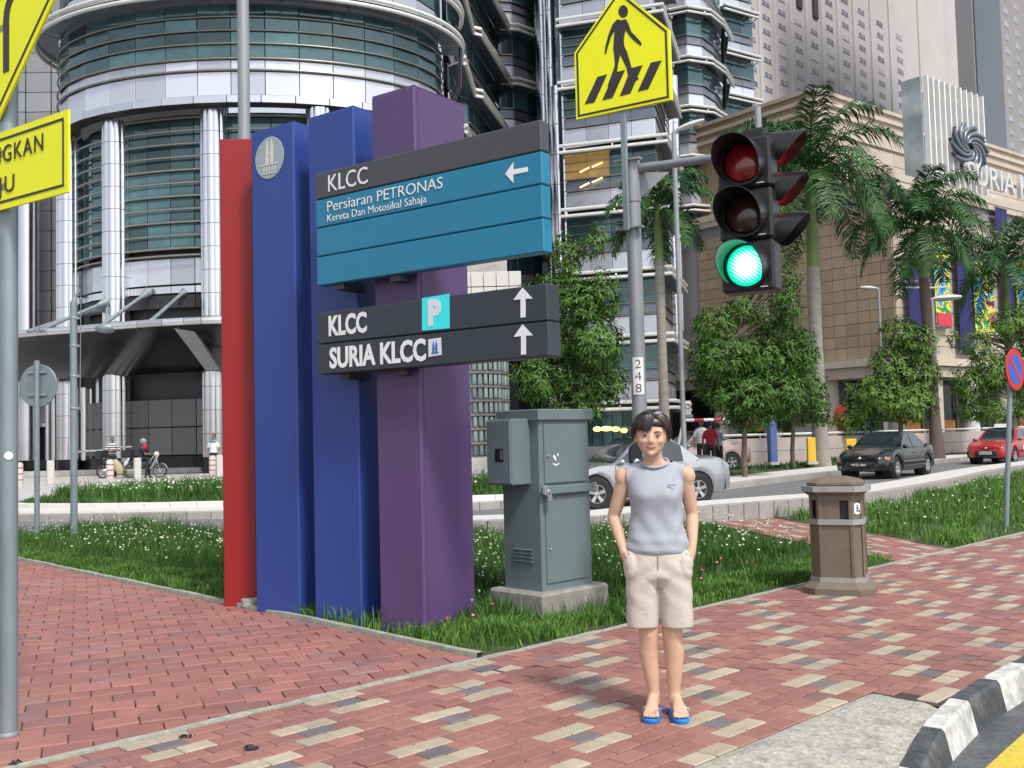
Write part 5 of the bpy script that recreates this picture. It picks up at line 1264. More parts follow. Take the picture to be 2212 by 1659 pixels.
# banners on the right face
M_colb = bpy.data.materials.new('painted_banner'); M_colb.use_nodes = True
_t = M_colb.node_tree; _b = _t.nodes['Principled BSDF']; _b.inputs['Roughness'].default_value = .7
_tc = _t.nodes.new('ShaderNodeTexCoord'); _n = _t.nodes.new('ShaderNodeTexNoise'); _n.inputs['Scale'].default_value = .5; _n.inputs['Detail'].default_value = 3; _n.inputs['Distortion'].default_value = 1.6; _r = _t.nodes.new('ShaderNodeValToRGB'); _r.color_ramp.interpolation = 'CONSTANT'
for i, (p, c) in enumerate(((0, (.03, .10, .42)), (.36, (.05, .35, .55)), (.44, (.75, .62, .03)), (.50, (.02, .25, .12)), (.54, (.80, .70, .05)), (.58, (.65, .03, .06)), (.64, (.02, .03, .12)))):
    e = _r.color_ramp.elements[0] if i == 0 else (_r.color_ramp.elements[1] if i == 1 else _r.color_ramp.elements.new(p)); e.position = p; e.color = (*c, 1)
_t.links.new(_tc.outputs['Object'], _n.inputs['Vector']); _t.links.new(_n.outputs[0], _r.inputs[0]); _t.links.new(_r.outputs[0], _b.inputs['Base Color'])
M_bred = mat('banner_red', (.62, .04, .09), .7, var=.1)
def banner(u0, u1, v0, v1, m, label, nm='banner', red=False):
    p = MC - bkR * .5; a, c = onp(u0, (v0 + v1) / 2, p, HM), onp(u1, (v0 + v1) / 2, p, HM); z1, z0 = onp(u0, v0, p, HM).z, onp(u0, v1, p, HM).z; L = (c - a).dot(mR); o_ = V3((a.x, a.y, z0))
    t_ = thing(nm, label, 'banner', o_, group='banners hanging on the mall facade'); b = MB(); rg = []
    for k in range(9): f = k / 8; rg.append([mR * L * f - bkR * .06 * math.sin(f * 7) + V3((0, 0, z)) for z in (0, (z1 - z0) * .3, (z1 - z0) * .7, z1 - z0)])
    b.loft(rg, closed=False); b.build('cloth', m, t_, smooth=True)
    for z in (0, z1 - z0): b = MB(); b.tube([-mR * .1 + V3((0, 0, z)), mR * (L + .1) + V3((0, 0, z)), mR * (L + .1) + bkR * .4 + V3((0, 0, z))], .05, 6); b.build('bar', M_rail, t_)
    if red: b = MB(); b.box(mR * L / 2 - bkR * .09 + V3((0, 0, .45)), (L * .98, .02, .8), ax=mR); b.build('red_hem', M_bred, t_)
banner(1963, 1993, 560, 752, M_navy, 'navy blue vertical banner nearest the corner of the tan wall')
banner(2019, 2050, 520, 704, M_colb, 'multicoloured painted banner with a red bottom edge behind the dark trunked palm', red=True)
banner(2070, 2099, 510, 760, M_navy, 'navy blue vertical banner right of the multicoloured banner, partly behind fronds')
banner(2104, 2146, 560, 720, M_colb, 'multicoloured bluish banner between two navy banners')
banner(2166, 2188, 560, 690, M_navy, 'navy blue vertical banner near the right picture edge')
banner(2196, 2240, 560, 700, M_colb, 'multicoloured banner cut off by the right picture edge')
banner(2150, 2174, 447, 500, M_navy, 'short navy banner hanging just below the cornice under the letter A')
# ------------------------------------------------------------------ hotel towers far behind
HP0 = at(1660, 930, 185); HP0.z = 0; hH = 43; hR = hd(hH); hB = hd(hH - 90)
hot = thing('hotel_tower', 'beige concrete hotel tower with rows of square windows behind the mall', 'hotel', HP0)
def hbox(name, u0, u1, z0, z1, th, m, parent, P, lift_=0.):
    a, c = onp(u0, 200, P, hH), onp(u1, 200, P, hH); L = (c - a).dot(hR); b = MB(); mid = (a + c) / 2; b.box(V3((mid.x, mid.y, 0)) + hB * (th / 2 - lift_) + V3((0, 0, (z0 + z1) / 2)) - V3(parent.location), (L, th, z1 - z0), ax=hR); return b.build(name, m, parent)
hbox('front_wall', 1590, 1990, 0, 150, 20, M_hot, hot, HP0)
ref = onp(1829, 137.6, HP0, hH); ph_ = 28.4 * ref.y / 2200; 
cols_u = [1626, 1658, 1692, 1727, 1761, 1795, 1829, 1864, 1903, 1944]
for ci, u in enumerate(cols_u):
    p = onp(u, 140, HP0, hH); ww = 17 * p.y / 2200 / .43; wh = 14.5 * p.y / 2200
    for k in range(-5, 6):
        z = ref.z + ph_ * k; c = V3((p.x, p.y, z))
        if proj(c)[1] < -30: continue
        if ci in (3, 4) and k in (2, 3):
            continue
        w_ = SH.put('window', (ww, .5, wh), M_hotl, c + hB * .17, math.atan2(hR.y, hR.x), parent=hot, off=HP0, bev=.1)
        SH.put('pane', (ww * .80, .2, wh * .72), M_hwin if rnd.random() < .8 else M_hwl, V3((0, -.21, 0)), 0, parent=w_, off=V3(), bev=.03)
        for s in (0,): SH.put('glazing_bar', (.18, .1, wh * .72), M_hotl, V3((0, -.29, 0)), 0, parent=w_, off=V3(), bev=.02)
for u in (1744,):
    for du in (-17, 17):
        p = onp(u + du, 62, HP0, hH); b = MB(); b.box(V3((p.x, p.y, ref.z + ph_ * 2.9)) - HP0 - hB * .05, (2.1, .7, ph_ * 1.6), ax=hR); b.build('recess_opening', M_dark, hot)
for u in [(a + c) / 2 for a, c in zip(cols_u, cols_u[1:])]:
    p = onp(u, 140, HP0, hH); b = MB(); b.box(V3((p.x, p.y, 75)) - HP0 - hB * .15, (.9, .4, 150), ax=hR); b.build('pier', M_hotl, hot)
hbox('end_wall', 1988, 2062, 0, 150, 25, M_hot, hot, HP0, .3)
e0 = onp(2062, 200, HP0, hH); b = MB(); b.lathe([(9, 0), (9, 150)], V3((e0.x, e0.y, 0)) + hB * 6 - HP0, 28); b.build('rounded_end', M_hot, hot, smooth=40)
b = MB(); q = onp(2095, 200, HP0, hH); b.box(V3((q.x, q.y, 75)) + hB * 4 - HP0, (9, 12, 150), ax=hR); b.build('rear_wall', M_brown, hot)
HP1 = at(2108, 930, 150); HP1.z = 0
h2 = thing('hotel_tower', 'darker brown tower with pale square windows at the upper right corner', 'hotel', HP1)
hbox('front_wall', 2108, 2330, 0, 130, 2.5, M_brown, h2, HP1)
hbox('glass_strip', 2110, 2166, 0, 131, 2, mat('dark_curtain_wall', (.10, .115, .125), .25, .3, var=.1, scale=.1), h2, HP1, .25)
r1 = onp(2150, 100, HP1, hH); pz = 31 * r1.y / 2200
for u, w_, h_, m_ in ((2122, 14, 22, M_hwin), (2152, 17, 25, M_hwl), (2176, 11, 15, M_hwl), (2198, 11, 15, M_hwl), (2219, 11, 15, M_hwl)):
    p = onp(u, 100, HP1, hH)
    for k in range(-8, 5):
        c = V3((p.x, p.y, r1.z + pz * k + (0 if u < 2160 else pz * .35))); SH.put('window', (w_ * p.y / 2200 * 2.3, .7, h_ * p.y / 2200), m_, c + hB * .27, math.atan2(hR.y, hR.x), parent=h2, off=HP1, bev=.1)

# ================================================================== LOW GRANITE WALL WITH A RAIL BEYOND THE VERGE
M_pink = mat('pink_granite', (.42, .36, .34), .55, var=.14, scale=20, orand=.08)
W0 = [gp(1560, 1009, .15), gp(1760, 999, .15), gp(2000, 983, .15), gp(2212, 968, .15), gp(2420, 957, .15)]
wallp = thing('granite_wall', 'low pinkish granite block wall with a steel top rail behind the palms', 'wall', V3((W0[0].x, W0[0].y, 0)))
wo_ = V3(wallp.location); WPL = smoothpts([V3((p.x, p.y, 0)) for p in W0], 4)
for z0, z1, dep in ((.1, .68, .30), (.69, 1.22, .28)):
    stones(wallp, [p - wo_ for p in WPL], z0, z1, dep, 1.25, M_pink, name='granite_block', gap=.02)
b = MB(); b.tube([p - wo_ + V3((0, 0, 1.36)) for p in WPL], .05, 8); b.build('rail', M_tube, wallp, smooth=40)
b = MB()
for p in WPL[::2]: b = MB(); b.tube([p - wo_ + V3((0, 0, 1.2)), p - wo_ + V3((0, 0, 1.36))], .03, 6); b.build('rail_post', M_steel, wallp)
def slab(name, label, cat, u, v0, v1, w_, D, m, th=.3):
    p = at(u, 960, D); z1, z0 = at(u, v0, D).z, at(u, v1, D).z; t_ = thing(name, label, cat, V3((p.x, p.y, z0))); b = MB(); b.box((0, 0, (z1 - z0) / 2), (w_ * D / 2200, th, z1 - z0), ax=(1, .2, 0), bev=.02); b.build('panel', m, t_)
    b = MB(); b.box((0, 0, .05), (w_ * D / 2200 + .08, th + .08, .10), ax=(1, .2, 0)); b.build('foot', M_conc, t_); return t_
slab('blue_pillar', 'slim blue pillar standing before the granite wall left of the royal palm', 'pillar', 1668, 905, 1004, 16, 36, mat('dull_blue', (.07, .12, .30), .5))
M_ybox = mat('yellow_board', (.72, .42, .02), .55, var=.08)
slab('yellow_board', 'yellow board against the wall directly left of the palm trunk', 'board', 1752, 945, 1003, 19, 37, M_ybox, .12)
slab('yellow_board', 'yellow board partly hidden behind the black car', 'board', 1838, 948, 990, 24, 42, M_ybox, .12)
M_orr = mat('orange_red', (.72, .08, .03), .55, var=.08)
rk = slab('red_banner_stand', 'narrow orange red banner stand seen between the trees at the mall', 'banner', 1815, 905, 975, 6, 48, M_orr, .2)
b = MB(); b.ball((.15, 0, 1.6), (.42, .15, .6), 10, 8); b.build('heart', M_orr, rk)
# barrier arm, its post and a round notice left of the trees
bt = V3((at(1470, 915, 34).x, 34, 0)); zba = at(1480, 907, 34).z
bar = thing('barrier', 'red and white striped barrier arm near the three standing people', 'barrier', bt)
a0, a1 = at(1477, 908, 34), at(1660, 905, 35.5)
for k in range(9):
    p, q = a0.lerp(a1, k / 9), a0.lerp(a1, (k + 1) / 9); b = MB(); b.tube([p - bt, q - bt], .055, 8); b.build('arm_section', M_npr if k % 2 else M_white, bar)
pm = at(1573, 907, 34.8); b = MB(); b.box(V3((pm.x, pm.y, pm.z + .12)) - bt, (.12, .1, .5)); b.build('rest', M_white, bar)
b = MB(); b.box((-.1, 0, .55), (.3, .3, 1.1), bev=.03); b.build('housing', M_white, bar); b = MB(); b.tube([a0 - bt, V3((-.1, 0, 1.1))], .05, 8); b.build('hinge', M_white, bar)
ns = slab('notice_board', 'white notice with a dark red ring beside the grey street lamp', 'notice', 1488, 866, 902, 15, 33, M_white, .05)
b = MB(); b.lathe([(.085, 0), (.085, .01), (.065, .012), (.065, 0)], V3((0, -.03, .36)), 24, False, ax=(0.0, -1, 0)); b.build('ring', mat('dark_red', (.25, .03, .03), .5), ns)
# ================================================================== TREES AND PALMS
def leaf_cloud(b, c, r, n, L, R, m0=0):
    """n lance-shaped leaves in whorls spread through an ellipsoid"""
    k = 0
    while k < n:
        d = V3((R.gauss(0, 1), R.gauss(0, 1), R.gauss(0, 1))).normalized(); f = R.uniform(.35, 1.) ** .6
        tip = c + V3((d.x * r[0], d.y * r[1], d.z * r[2])) * f; ax = (d + V3((0, 0, .5))).normalized(); X = ax.orthogonal().normalized(); Y = ax.cross(X); ph = R.uniform(0, 6.28)
        nw = R.randrange(4, 8)
        for j in range(nw):
            a = ph + 2.4 * j; dr = (X * math.cos(a) + Y * math.sin(a)) * 1.0 + ax * R.uniform(-.35, .6); dr.z -= .25; dr.normalize(); s = dr.cross(ax).normalized() * L * .15; l = L * R.uniform(.6, 1.2); o = tip + ax * R.uniform(-.1, .1)
            mid_ = o + dr * l * .5; b.add([o, mid_ + s, o + dr * l + V3((0, 0, -l * .18)), mid_ - s], [(0, 1, 2, 3)])
        k += nw
def tree(label, base, h, trunk_h, lobes, nleaf, L, seed, m=None, tr=.10):
    R = random.Random(seed); t = thing('leafy_tree', label, 'tree', base, group='young trees along the road')
    pts = [V3((0, 0, -.1))]; p = V3((0, 0, 0)); n = 7
    for k in range(1, n + 1): p = V3((R.gauss(0, .07) * k * .3, R.gauss(0, .07) * k * .3, h * .9 * k / n)); pts.append(p.copy())
    b = MB(); b.tube(pts, [tr * (1.25 - .95 * k / n) for k in range(n + 1)], 9); b.build('trunk', M_bark, t, smooth=60)
    b = MB(); tot = sum(q[1][0] * q[1][1] * q[1][2] for q in lobes)
    br = MB()
    for c, r in lobes:
        c = V3(c); leaf_cloud(b, c, r, int(nleaf * r[0] * r[1] * r[2] / tot), L, R)
        for j in range(4):
            e = c + V3((R.uniform(-.7, .7) * r[0], R.uniform(-.7, .7) * r[1], R.uniform(-.3, .6) * r[2])); z = max(trunk_h, min(h * .85, e.z - R.uniform(.3, 1.) * r[2])); s = V3((0, 0, z)); br.tube([s, s.lerp(e, .5) + V3((0, 0, .1)), e], [tr * .42, tr * .26, tr * .08], 5)
    br.build('limbs', M_bark, t, kind='stuff')
    o = b.build('crown', m or M_leaf, t, fix=False); o['kind'] = 'stuff'; return t
def lobes_uv(base, D, specs):
    """crown lobes given as (u, v, ru, rv) in the photograph, at depth D +- jitter"""
    out = []; R = random.Random(int(D * 10))
    for u, v, ru, rv in specs:
        d = D + R.uniform(-.8, .8); p = at(u, v, d) - base; s = d / 2200; out.append(((p.x, p.y, p.z), (ru * s, max(ru, rv) * s * .9, rv * s)))
    return out
def T(label, u, D, z0, vt, specs, nleaf, L, seed, m=None, tr=.1, th=1.6):
    base = V3((at(u, 960, D).x, D, z0)); h = at(u, vt, D).z - z0
    return tree(label, base, h, th, lobes_uv(base, D, specs), nleaf, L, seed, m, tr)
T('tall narrow tree behind the grey cabinet, its crown rising beside the boards', 1243, 29, .15, 500, [(1225, 560, 42, 60), (1285, 520, 40, 40), (1180, 640, 60, 50), (1250, 650, 70, 60), (1300, 640, 50, 60), (1200, 740, 85, 60), (1280, 740, 80, 60), (1160, 820, 65, 50), (1240, 830, 95, 55), (1310, 830, 55, 50), (1235, 890, 80, 30)], 14000, .19, 5, tr=.08)
T('broad round tree below the green traffic signal, with a slim bare trunk', 1607, 30.5, .15, 640, [(1540, 700, 50, 45), (1600, 670, 45, 40), (1660, 690, 50, 45), (1700, 660, 35, 60), (1560, 770, 80, 55), (1650, 770, 85, 60), (1530, 820, 50, 45), (1600, 850, 80, 50), (1680, 850, 75, 55), (1620, 900, 70, 28), (1730, 760, 40, 60), (1705, 600, 28, 36), (1640, 625, 40, 32), (1690, 570, 16, 16)], 15500, .19, 8, tr=.075)
T('small dark tree between the broad round tree and the palm trunk', 1712, 36, .15, 720, [(1720, 760, 45, 60), (1740, 840, 50, 50), (1700, 890, 55, 40), (1770, 880, 30, 40)], 4600, .20, 9, tr=.07)
T('tree in front of the tan wall behind the black car', 1948, 44, .15, 690, [(1940, 720, 45, 40), (1985, 740, 40, 50), (1920, 790, 50, 45), (1980, 810, 55, 55), (1900, 850, 65, 45), (1960, 870, 65, 45), (1855, 880, 40, 35), (1830, 910, 35, 25), (1870, 910, 40, 25), (1830, 840, 18, 20)], 9500, .25, 12, M_leaf2)
T('loose crowned tree behind the no parking sign at the right edge', 2185, 48, .15, 670, [(2180, 700, 45, 40), (2230, 700, 50, 60), (2110, 740, 40, 35), (2090, 830, 45, 45), (2140, 800, 45, 50), (2200, 800, 55, 60), (2100, 880, 40, 35), (2150, 890, 45, 35), (2220, 880, 40, 40), (2060, 730, 20, 20)], 9500, .25, 15, M_leaf2)
def frond(b, base, d, L, droop, R, W=.62, n=72, m=0):
    """a palm frond: a drooping midrib with two rows of leaflets"""
    d = d.normalized(); h_ = V3((d.x, d.y, 0)); h_ = h_.normalized() if h_.length > .05 else V3((1, 0, 0)); pts = []; p = V3(base); dirv = d.copy(); st = L / 16
    for k in range(17): pts.append(p.copy()); p = p + dirv * st; dirv = (dirv + V3((0, 0, -droop * .085 * (1 + k * .13))) + h_ * .01).normalized()
    b.tube(pts, [.035 * (1 - .85 * k / 16) + .004 for k in range(17)], 5)
    side_ = h_.cross(ZUP).normalized()
    for i in range(n):
        f = .10 + .9 * i / n; x = f * 16; k = int(min(15, x)); o = pts[k].lerp(pts[k + 1], x - k); tan = (pts[k + 1] - pts[k]).normalized(); l = W * (math.sin(PI * min(1, .12 + f * .86)) ** .55) * R.uniform(.85, 1.1)
        for s in (-1, 1):
            dr = (side_ * s * 1.0 + tan * .75 + ZUP * R.uniform(-.6, .6)).normalized(); mid_ = o + dr * l * .55; e = o + dr * l + V3((0, 0, -l * R.uniform(.25, .6))); w_ = tan * .022 * (1 + .4 * W)
            b.add([o - w_ * .6, o + w_ * .6, mid_ + w_, mid_ - w_, e], [(0, 1, 2, 3), (3, 2, 4)])
def palm(label, u, D, z0, vtrunk, vshaft, r0, fr, L, seed, mt=None, lean=0., spear=True, W=.62):
    R = random.Random(seed); base = V3((at(u, 960, D).x, D, z0)); zt_ = at(u, vtrunk, D).z - z0; zs = at(u, vshaft, D).z - z0
    t = thing('royal_palm', label, 'palm', base, group='royal palms beyond the road')
    lx = lambda z: lean * z
    b = MB(); n = 14; prof = [1.35, 1.1, .98, .92, .9, .88, .86, .84, .82, .82, .84, .88, .86, .74]; b.tube([V3((lx(zt_ * k / (n - 1)), 0, zt_ * k / (n - 1) - (.1 if k == 0 else 0))) for k in range(n)], [r0 * q for q in prof], 14); b.build('trunk', mt or M_ptrunk, t, smooth=60)
    b = MB(); k0 = zt_; b.tube([V3((lx(k0), 0, k0 - .02)), V3((lx(k0), 0, k0 + (zs - k0) * .3)), V3((lx(zs), 0, zs))], [r0 * .74, r0 * .78, r0 * .42], 12); b.build('crownshaft', M_shaft, t, smooth=60)
    top = V3((lx(zs), 0, zs))
    for k in range(fr):
        a = 2.399 * k + R.uniform(-.2, .2); el = [1.30, 1.05, .8, .55, .3, .05][min(5, k * 6 // fr)] + R.uniform(-.12, .12); d = V3((math.cos(a) * math.cos(el), math.sin(a) * math.cos(el), math.sin(el)))
        b = MB(); frond(b, top - V3((0, 0, .15 + .25 * k / fr)), d, L * R.uniform(.85, 1.1), 1.0 + .35 * (el < .4), R, W); b.build('frond', M_palm, t, fix=False)
    if spear: b = MB(); b.tube([top, top + V3((.05, 0, L * .7))], [.05, .01], 6); b.build('spear_leaf', M_shaft, t)
    return t
M_ptd = mat('dark_palm_trunk', (.115, .085, .075), .8, var=.2, scale=3, bump=.3, stretch=(1, 1, 4))
palm('royal palm with a thick pale ringed trunk right of the signal heads', 1772, 38, .15, 575, 372, .30, 22, 4.3, 21, W=1.0)
palm('royal palm with a dark trunk in front of the hanging banners', 2024, 43.5, .15, 600, 480, .26, 22, 3.8, 34, M_ptd, lean=-.03, W=.95)
palm('royal palm at the right edge above the no parking sign', 2190, 55, .15, 720, 565, .25, 20, 4.2, 47, M_ptd, W=1.0)
palm('drooping young palm directly behind the traffic light arm', 1437, 38, .15, 560, 440, .21, 12, 2.7, 58, spear=True, W=.7)
palm('partly hidden palm behind the tree left of the thick trunked palm', 1663, 52, .15, 640, 330, .25, 11, 3.0, 63, W=.8)
# flood lights on the pale lamp post
fl = thing('flood_lights', 'cluster of flood lights on a bracket left of the dark palm crownshaft', 'flood lights', at(1985, 617, 48))
for k in range(3):
    b = MB(); b.ball((-.75 + k * .55, 0, .12 + .02 * k), (.26, .2, .16), 10, 6); b.build('lamp', M_dkg, fl, smooth=True)
b = MB(); b.tube([(-1., 0, -.05), (.6, 0, -.12), (1.4, 0, -.1)], .05, 6); b.tube([(-1., 0, .2), (.6, 0, .05)], .03, 6); b.build('bracket', M_lhead, fl)
# ------------------------------------------------------------------ bollards on the left plaza
M_bol = mat('bollard_concrete', (.52, .50, .47), .75, var=.1, scale=9, dirt=.15); M_bred2 = mat('bollard_red', (.50, .04, .05), .5)
def bollard_round(u, v, label):
    p = gp(u, v, .22); t = thing('bollard', label, 'bollard', p, group='striped round bollards'); b = MB(); b.lathe([(.13, 0), (.13, .78), (.10, .84), (.05, .86)], n=16); b.build('post', M_bol, t, smooth=40)
    for z in (.25, .45, .65): b = MB(); b.lathe([(.132, z), (.134, z + .005), (.134, z + .035), (.132, z + .04)], n=16); b.build('red_band', M_bred2, t)
def bollard_square(u, v, label):
    p = gp(u, v, .22); t = thing('bollard', label, 'bollard', p, group='square concrete bollards'); b = MB(); b.box((0, 0, .43), (.24, .24, .86), ax=hd(60), bev=.02); b.build('post', M_bol, t); b = MB(); b.box((0, 0, .87), (.20, .20, .02), ax=hd(60)); b.build('cap', M_conc, t)
bollard_round(238, 1044, 'round bollard with three red bands in front of the motorcycle')
bollard_round(459, 1030, 'round bollard with three red bands beside the red panel')
bollard_round(41, 1054, 'round bollard with three red bands beside the leftmost pole')
bollard_square(109, 1048, 'plain square bollard right of the round sign pole')
bollard_square(297, 1040, 'plain square bollard in front of the motorcyclist')
bollard_square(474, 1031, 'plain square bollard half hidden by the red panel')
# ================================================================== CARS
M_tyre = mat('tyre', (.018, .018, .018), .8, var=.2, scale=20); M_rim = mat('alloy_rim', (.55, .55, .56), .3, .8, var=.08)
M_cglass = mat('car_glass', (.02, .03, .033), .04, 0, var=.3, scale=2, spec=.9, coat=.5); M_trim = mat('black_trim', (.02, .02, .021), .5, var=.15)
M_hl = mat('headlight_glass', (.62, .62, .60), .12, .3, var=.25, scale=14, coat=1.); M_amb = mat('amber_glass', (.65, .20, .02), .2, var=.1, coat=1.); M_tail = mat('tail_red', (.50, .015, .02), .2, var=.15, coat=1.)
M_plate = mat('plate_black', (.02, .02, .022), .5); M_platew = mat('plate_white', (.75, .75, .73), .5)
def car(name, label, cat, loc, hdg, paint, L=4.4, Wd=.84, zr=1.40, hatch=False, nose=.70, plate=None, plate_m=None, bumper=None, group='cars on the road'):
    t = thing(name, label, cat, loc, rz=PI / 2 - math.radians(hdg), group=group); h = L / 2; xf, xr = h - .83, -h + (.72 if hatch else .92); wr = .305; belt = .88
    def sm(a, b_, x): q = max(0, min(1, (x - a) / (b_ - a))); return q * q * (3 - 2 * q)
    def zt(x):
        f = belt + .03
        if x > xf - .35: f = belt + .03 - (belt + .03 - nose) * sm(xf - .35, h + .02, x) ** 1.15
        if x < xr: f = belt + .03 + (.07 if not hatch else 0) * sm(xr + .5, xr - .2, x) - .12 * sm(xr - .55, -h, x)
        return f
    def zb(x):
        s = .21 + .05 * sm(h - .5, h, x) + .07 * sm(-h + .5, -h, x)
        for wx in (xf, xr):
            d = abs(x - wx)
            if d < .37: s = max(s, .30 + math.sqrt(.37 ** 2 - d * d) * 1.0)
        return s
    def W(x): return Wd * (1 - .24 * sm(h - .55, h + .02, x) ** 1.6 - .18 * sm(-h + .5, -h - .02, x) ** 1.6 - .02 * (x / h) ** 2)
    def ys(x, z): q = (z - .2) / (zt(x) - .2); w_ = W(x); return w_ * (1 - .07 * max(0, q - .55) ** 1.2 * 2 - .10 * max(0, .25 - q) * 2)
    xs = sorted(set([-h + L * k / 70 for k in range(71)] + [wx + s * .37 for wx in (xf, xr) for s in (-1, 1, -.999, .999)])); rings = []
    for i, x in enumerate(xs):
        b0, t0 = zb(x), zt(x); e = 1 - .10 * (1 if i in (0, len(xs) - 1) else 0); tz = t0 - (.05 if i in (0, len(xs) - 1) else 0); half = [(ys(x, b0) * .86, b0 + .0), (ys(x, b0 + .05) * .97, b0 + .03)] + [(ys(x, b0 + (tz - b0) * q), b0 + (tz - b0) * q) for q in (.3, .55, .75, .9)] + [(ys(x, tz) * .95, tz - .02), (ys(x, tz) * .80, tz + .005), (ys(x, tz) * .4, tz + .03)]
        rings.append([V3((x, y * e, z)) for y, z in half] + [V3((x, -y * e, z)) for y, z in half[::-1]])
    b = MB(); b.loft(rings, True, True); b.build('body', paint, t, smooth=38)
    # greenhouse
    f0, f1 = xf - .38, xf - 1.12; r1 = xr + (.15 if hatch else .50); r0 = xr - (.42 if hatch else .22); Wb, Wr = Wd * .90, Wd * .68; bz = belt
    def top(x):
        if x > f1: return bz + (zr - bz) * (1 - sm(f1 - .12, f0 + .10, x) ** .92) if x < f0 else bz
        if x < r1: return bz + (zr - bz) * (1 - sm(r1 + .12, r0 - .1, x) ** .95)
        return zr - .015 * ((x - (f1 + r1) / 2) / (f1 - r1) * 2) ** 2
    def wz(z): q = (z - bz) / (zr - bz); return Wb + (Wr - Wb) * q
    gx_ = [r0 + (f0 - r0) * k / 40 for k in range(41)]; rings = []
    for x in gx_:
        z = top(x); half = [(wz(bz) * 1.0, bz - .03), (wz(bz + (z - bz) * .5), bz + (z - bz) * .5), (wz(z - .03 * min(1, (z - bz) * 5)) , bz + (z - bz) * .93), (wz(z) * .93, z), (wz(z) * .5, z + .018)]
        rings.append([V3((x, y, q)) for y, q in half] + [V3((x, -y, q)) for y, q in half[::-1]])
    b = MB(); b.loft(rings, False); b.loft([[r[0], r[-1]] for r in rings[:1]] + [[rings[-1][0], rings[-1][-1]]], False); b.build('roof', paint, t, smooth=40)
    xm = (f1 + r1) / 2 + .12
    for s in (1, -1):
        for x0, x1 in ((xm + .03, f0 - .16), (r1 - .18 if not hatch else r1 - .1, xm - .03)):
            A_, B_ = [], []
            for k in range(13):
                x = x0 + (x1 - x0) * k / 12; z0 = bz + .035; z1 = bz + (top(x) - bz) * .90
                if z1 < z0 + .015: z1 = z0 + .015
                A_.append(V3((x, s * (wz(z0) + .010), z0))); B_.append(V3((x, s * (wz(z1) + .010), z1)))
            b = MB(); b.loft([A_, B_], False); b.build('window', M_cglass, t)
        # doors, handles, mirror, sill
        for x0, x1 in ((xm + .0, f0 - .06), (xr + .30, xm - .015)):
            rg = []
            for k in range(7):
                x = x0 + (x1 - x0) * k / 6; rg.append([V3((x, s * (ys(x, z) + .004), z)) for z in [.27 + (zt(x) - .05 - .27) * q for q in (0, .25, .5, .75, 1)]])
            b = MB(); b.loft(rg, False); d = b.build('door', paint, t, smooth=True)
            hx = x0 + .14; b = MB(); b.box((hx, s * (ys(hx, .72) + .015), .74), (.17, .025, .03), bev=.008); b.build('handle', paint, d)
            for xx in (x0 - .006, x1 + .006): b = MB(); b.loft([[V3((xx - .006, s * (ys(xx, z) + .0045), z)), V3((xx + .006, s * (ys(xx, z) + .0045), z))] for z in (.27, .45, .62, zt(xx) - .05)], False); b.build('door_gap', M_trim, d)
        b = MB(); b.ball((f0 - .18, s * (Wb + .10), bz + .06), (.08, .09, .065), 10, 8); b.build('mirror', paint, t, smooth=True)
        b = MB(); b.loft([[V3((x, s * (ys(x, .5) + .006), .46)), V3((x, s * (ys(x, .5) + .014), .49)), V3((x, s * (ys(x, .5) + .006), .52))] for x in [xr + .42 + (xf - xr - .84) * k / 8 for k in range(9)]], False); b.build('side_moulding', M_trim if bumper is not None else paint, t)
    def slope(xa, xb, name):
        rg = []
        for k in range(9):
            x = xa + (xb - xa) * k / 8; z = top(x) + .012; w_ = wz(top(x)) * .93; rg.append([V3((x, w_ * q, z + .018 * (1 - abs(q)) * 1.0)) for q in (-.93, -.5, 0, .5, .93)])
        b = MB(); b.loft(rg, False); b.build(name, M_cglass, t, smooth=True)
    slope(f0 - .05, f1 - .02, 'windscreen'); slope(r0 + .10, r1 + .0, 'rear_window')
    # wheels
    for wx in (xf, xr):
        for s in (1, -1):
            wy = s * (Wd - .115); b = MB(); b.lathe([(wr * .62, -.09), (wr * .93, -.095), (wr, -.06), (wr, .06), (wr * .93, .095), (wr * .62, .09)], (wx, wy, wr), 28, False, ax=(0, s, 0)); ty = b.build('wheel', M_tyre, t, smooth=40)
            b = MB(); b.lathe([(wr * .66, .02), (wr * .66, .088), (wr * .60, .092), (wr * .56, .05)], (wx, wy, wr), 28, False, ax=(0, s, 0)); b.lathe([(wr * .17, .03), (wr * .17, .085), (.01, .09)], (wx, wy, wr), 14, True, ax=(0, s, 0))
            for k in range(5):
                a = k * 2 * PI / 5 + .3; d = V3((math.cos(a), 0, math.sin(a))); p = V3((-d.z, 0, d.x)); c0, c1_ = V3((wx, wy + s * .062, wr)) + d * wr * .1, V3((wx, wy + s * .078, wr)) + d * wr * .62
                b.hexa([c0 - p * .03, c0 + p * .03, c1_ + p * .045, c1_ - p * .045], [q + V3((0, s * .014, 0)) for q in (c0 - p * .026, c0 + p * .026, c1_ + p * .04, c1_ - p * .04)])
            b.build('rim', M_rim, ty, smooth=30)
            b = MB(); b.lathe([(wr * .6, .0), (wr * .6, .03)], (wx, wy, wr), 20, ax=(0, s, 0)); b.build('brake_disc', M_trim, ty)
            b = MB(); b.lathe([(.368, -.25), (.368, .04)], (wx, s * (Wd - .10), .30), 24, True, ax=(0, s, 0)); b.build('wheel_well', M_trim, t)
    # face
    bm_ = bumper or paint
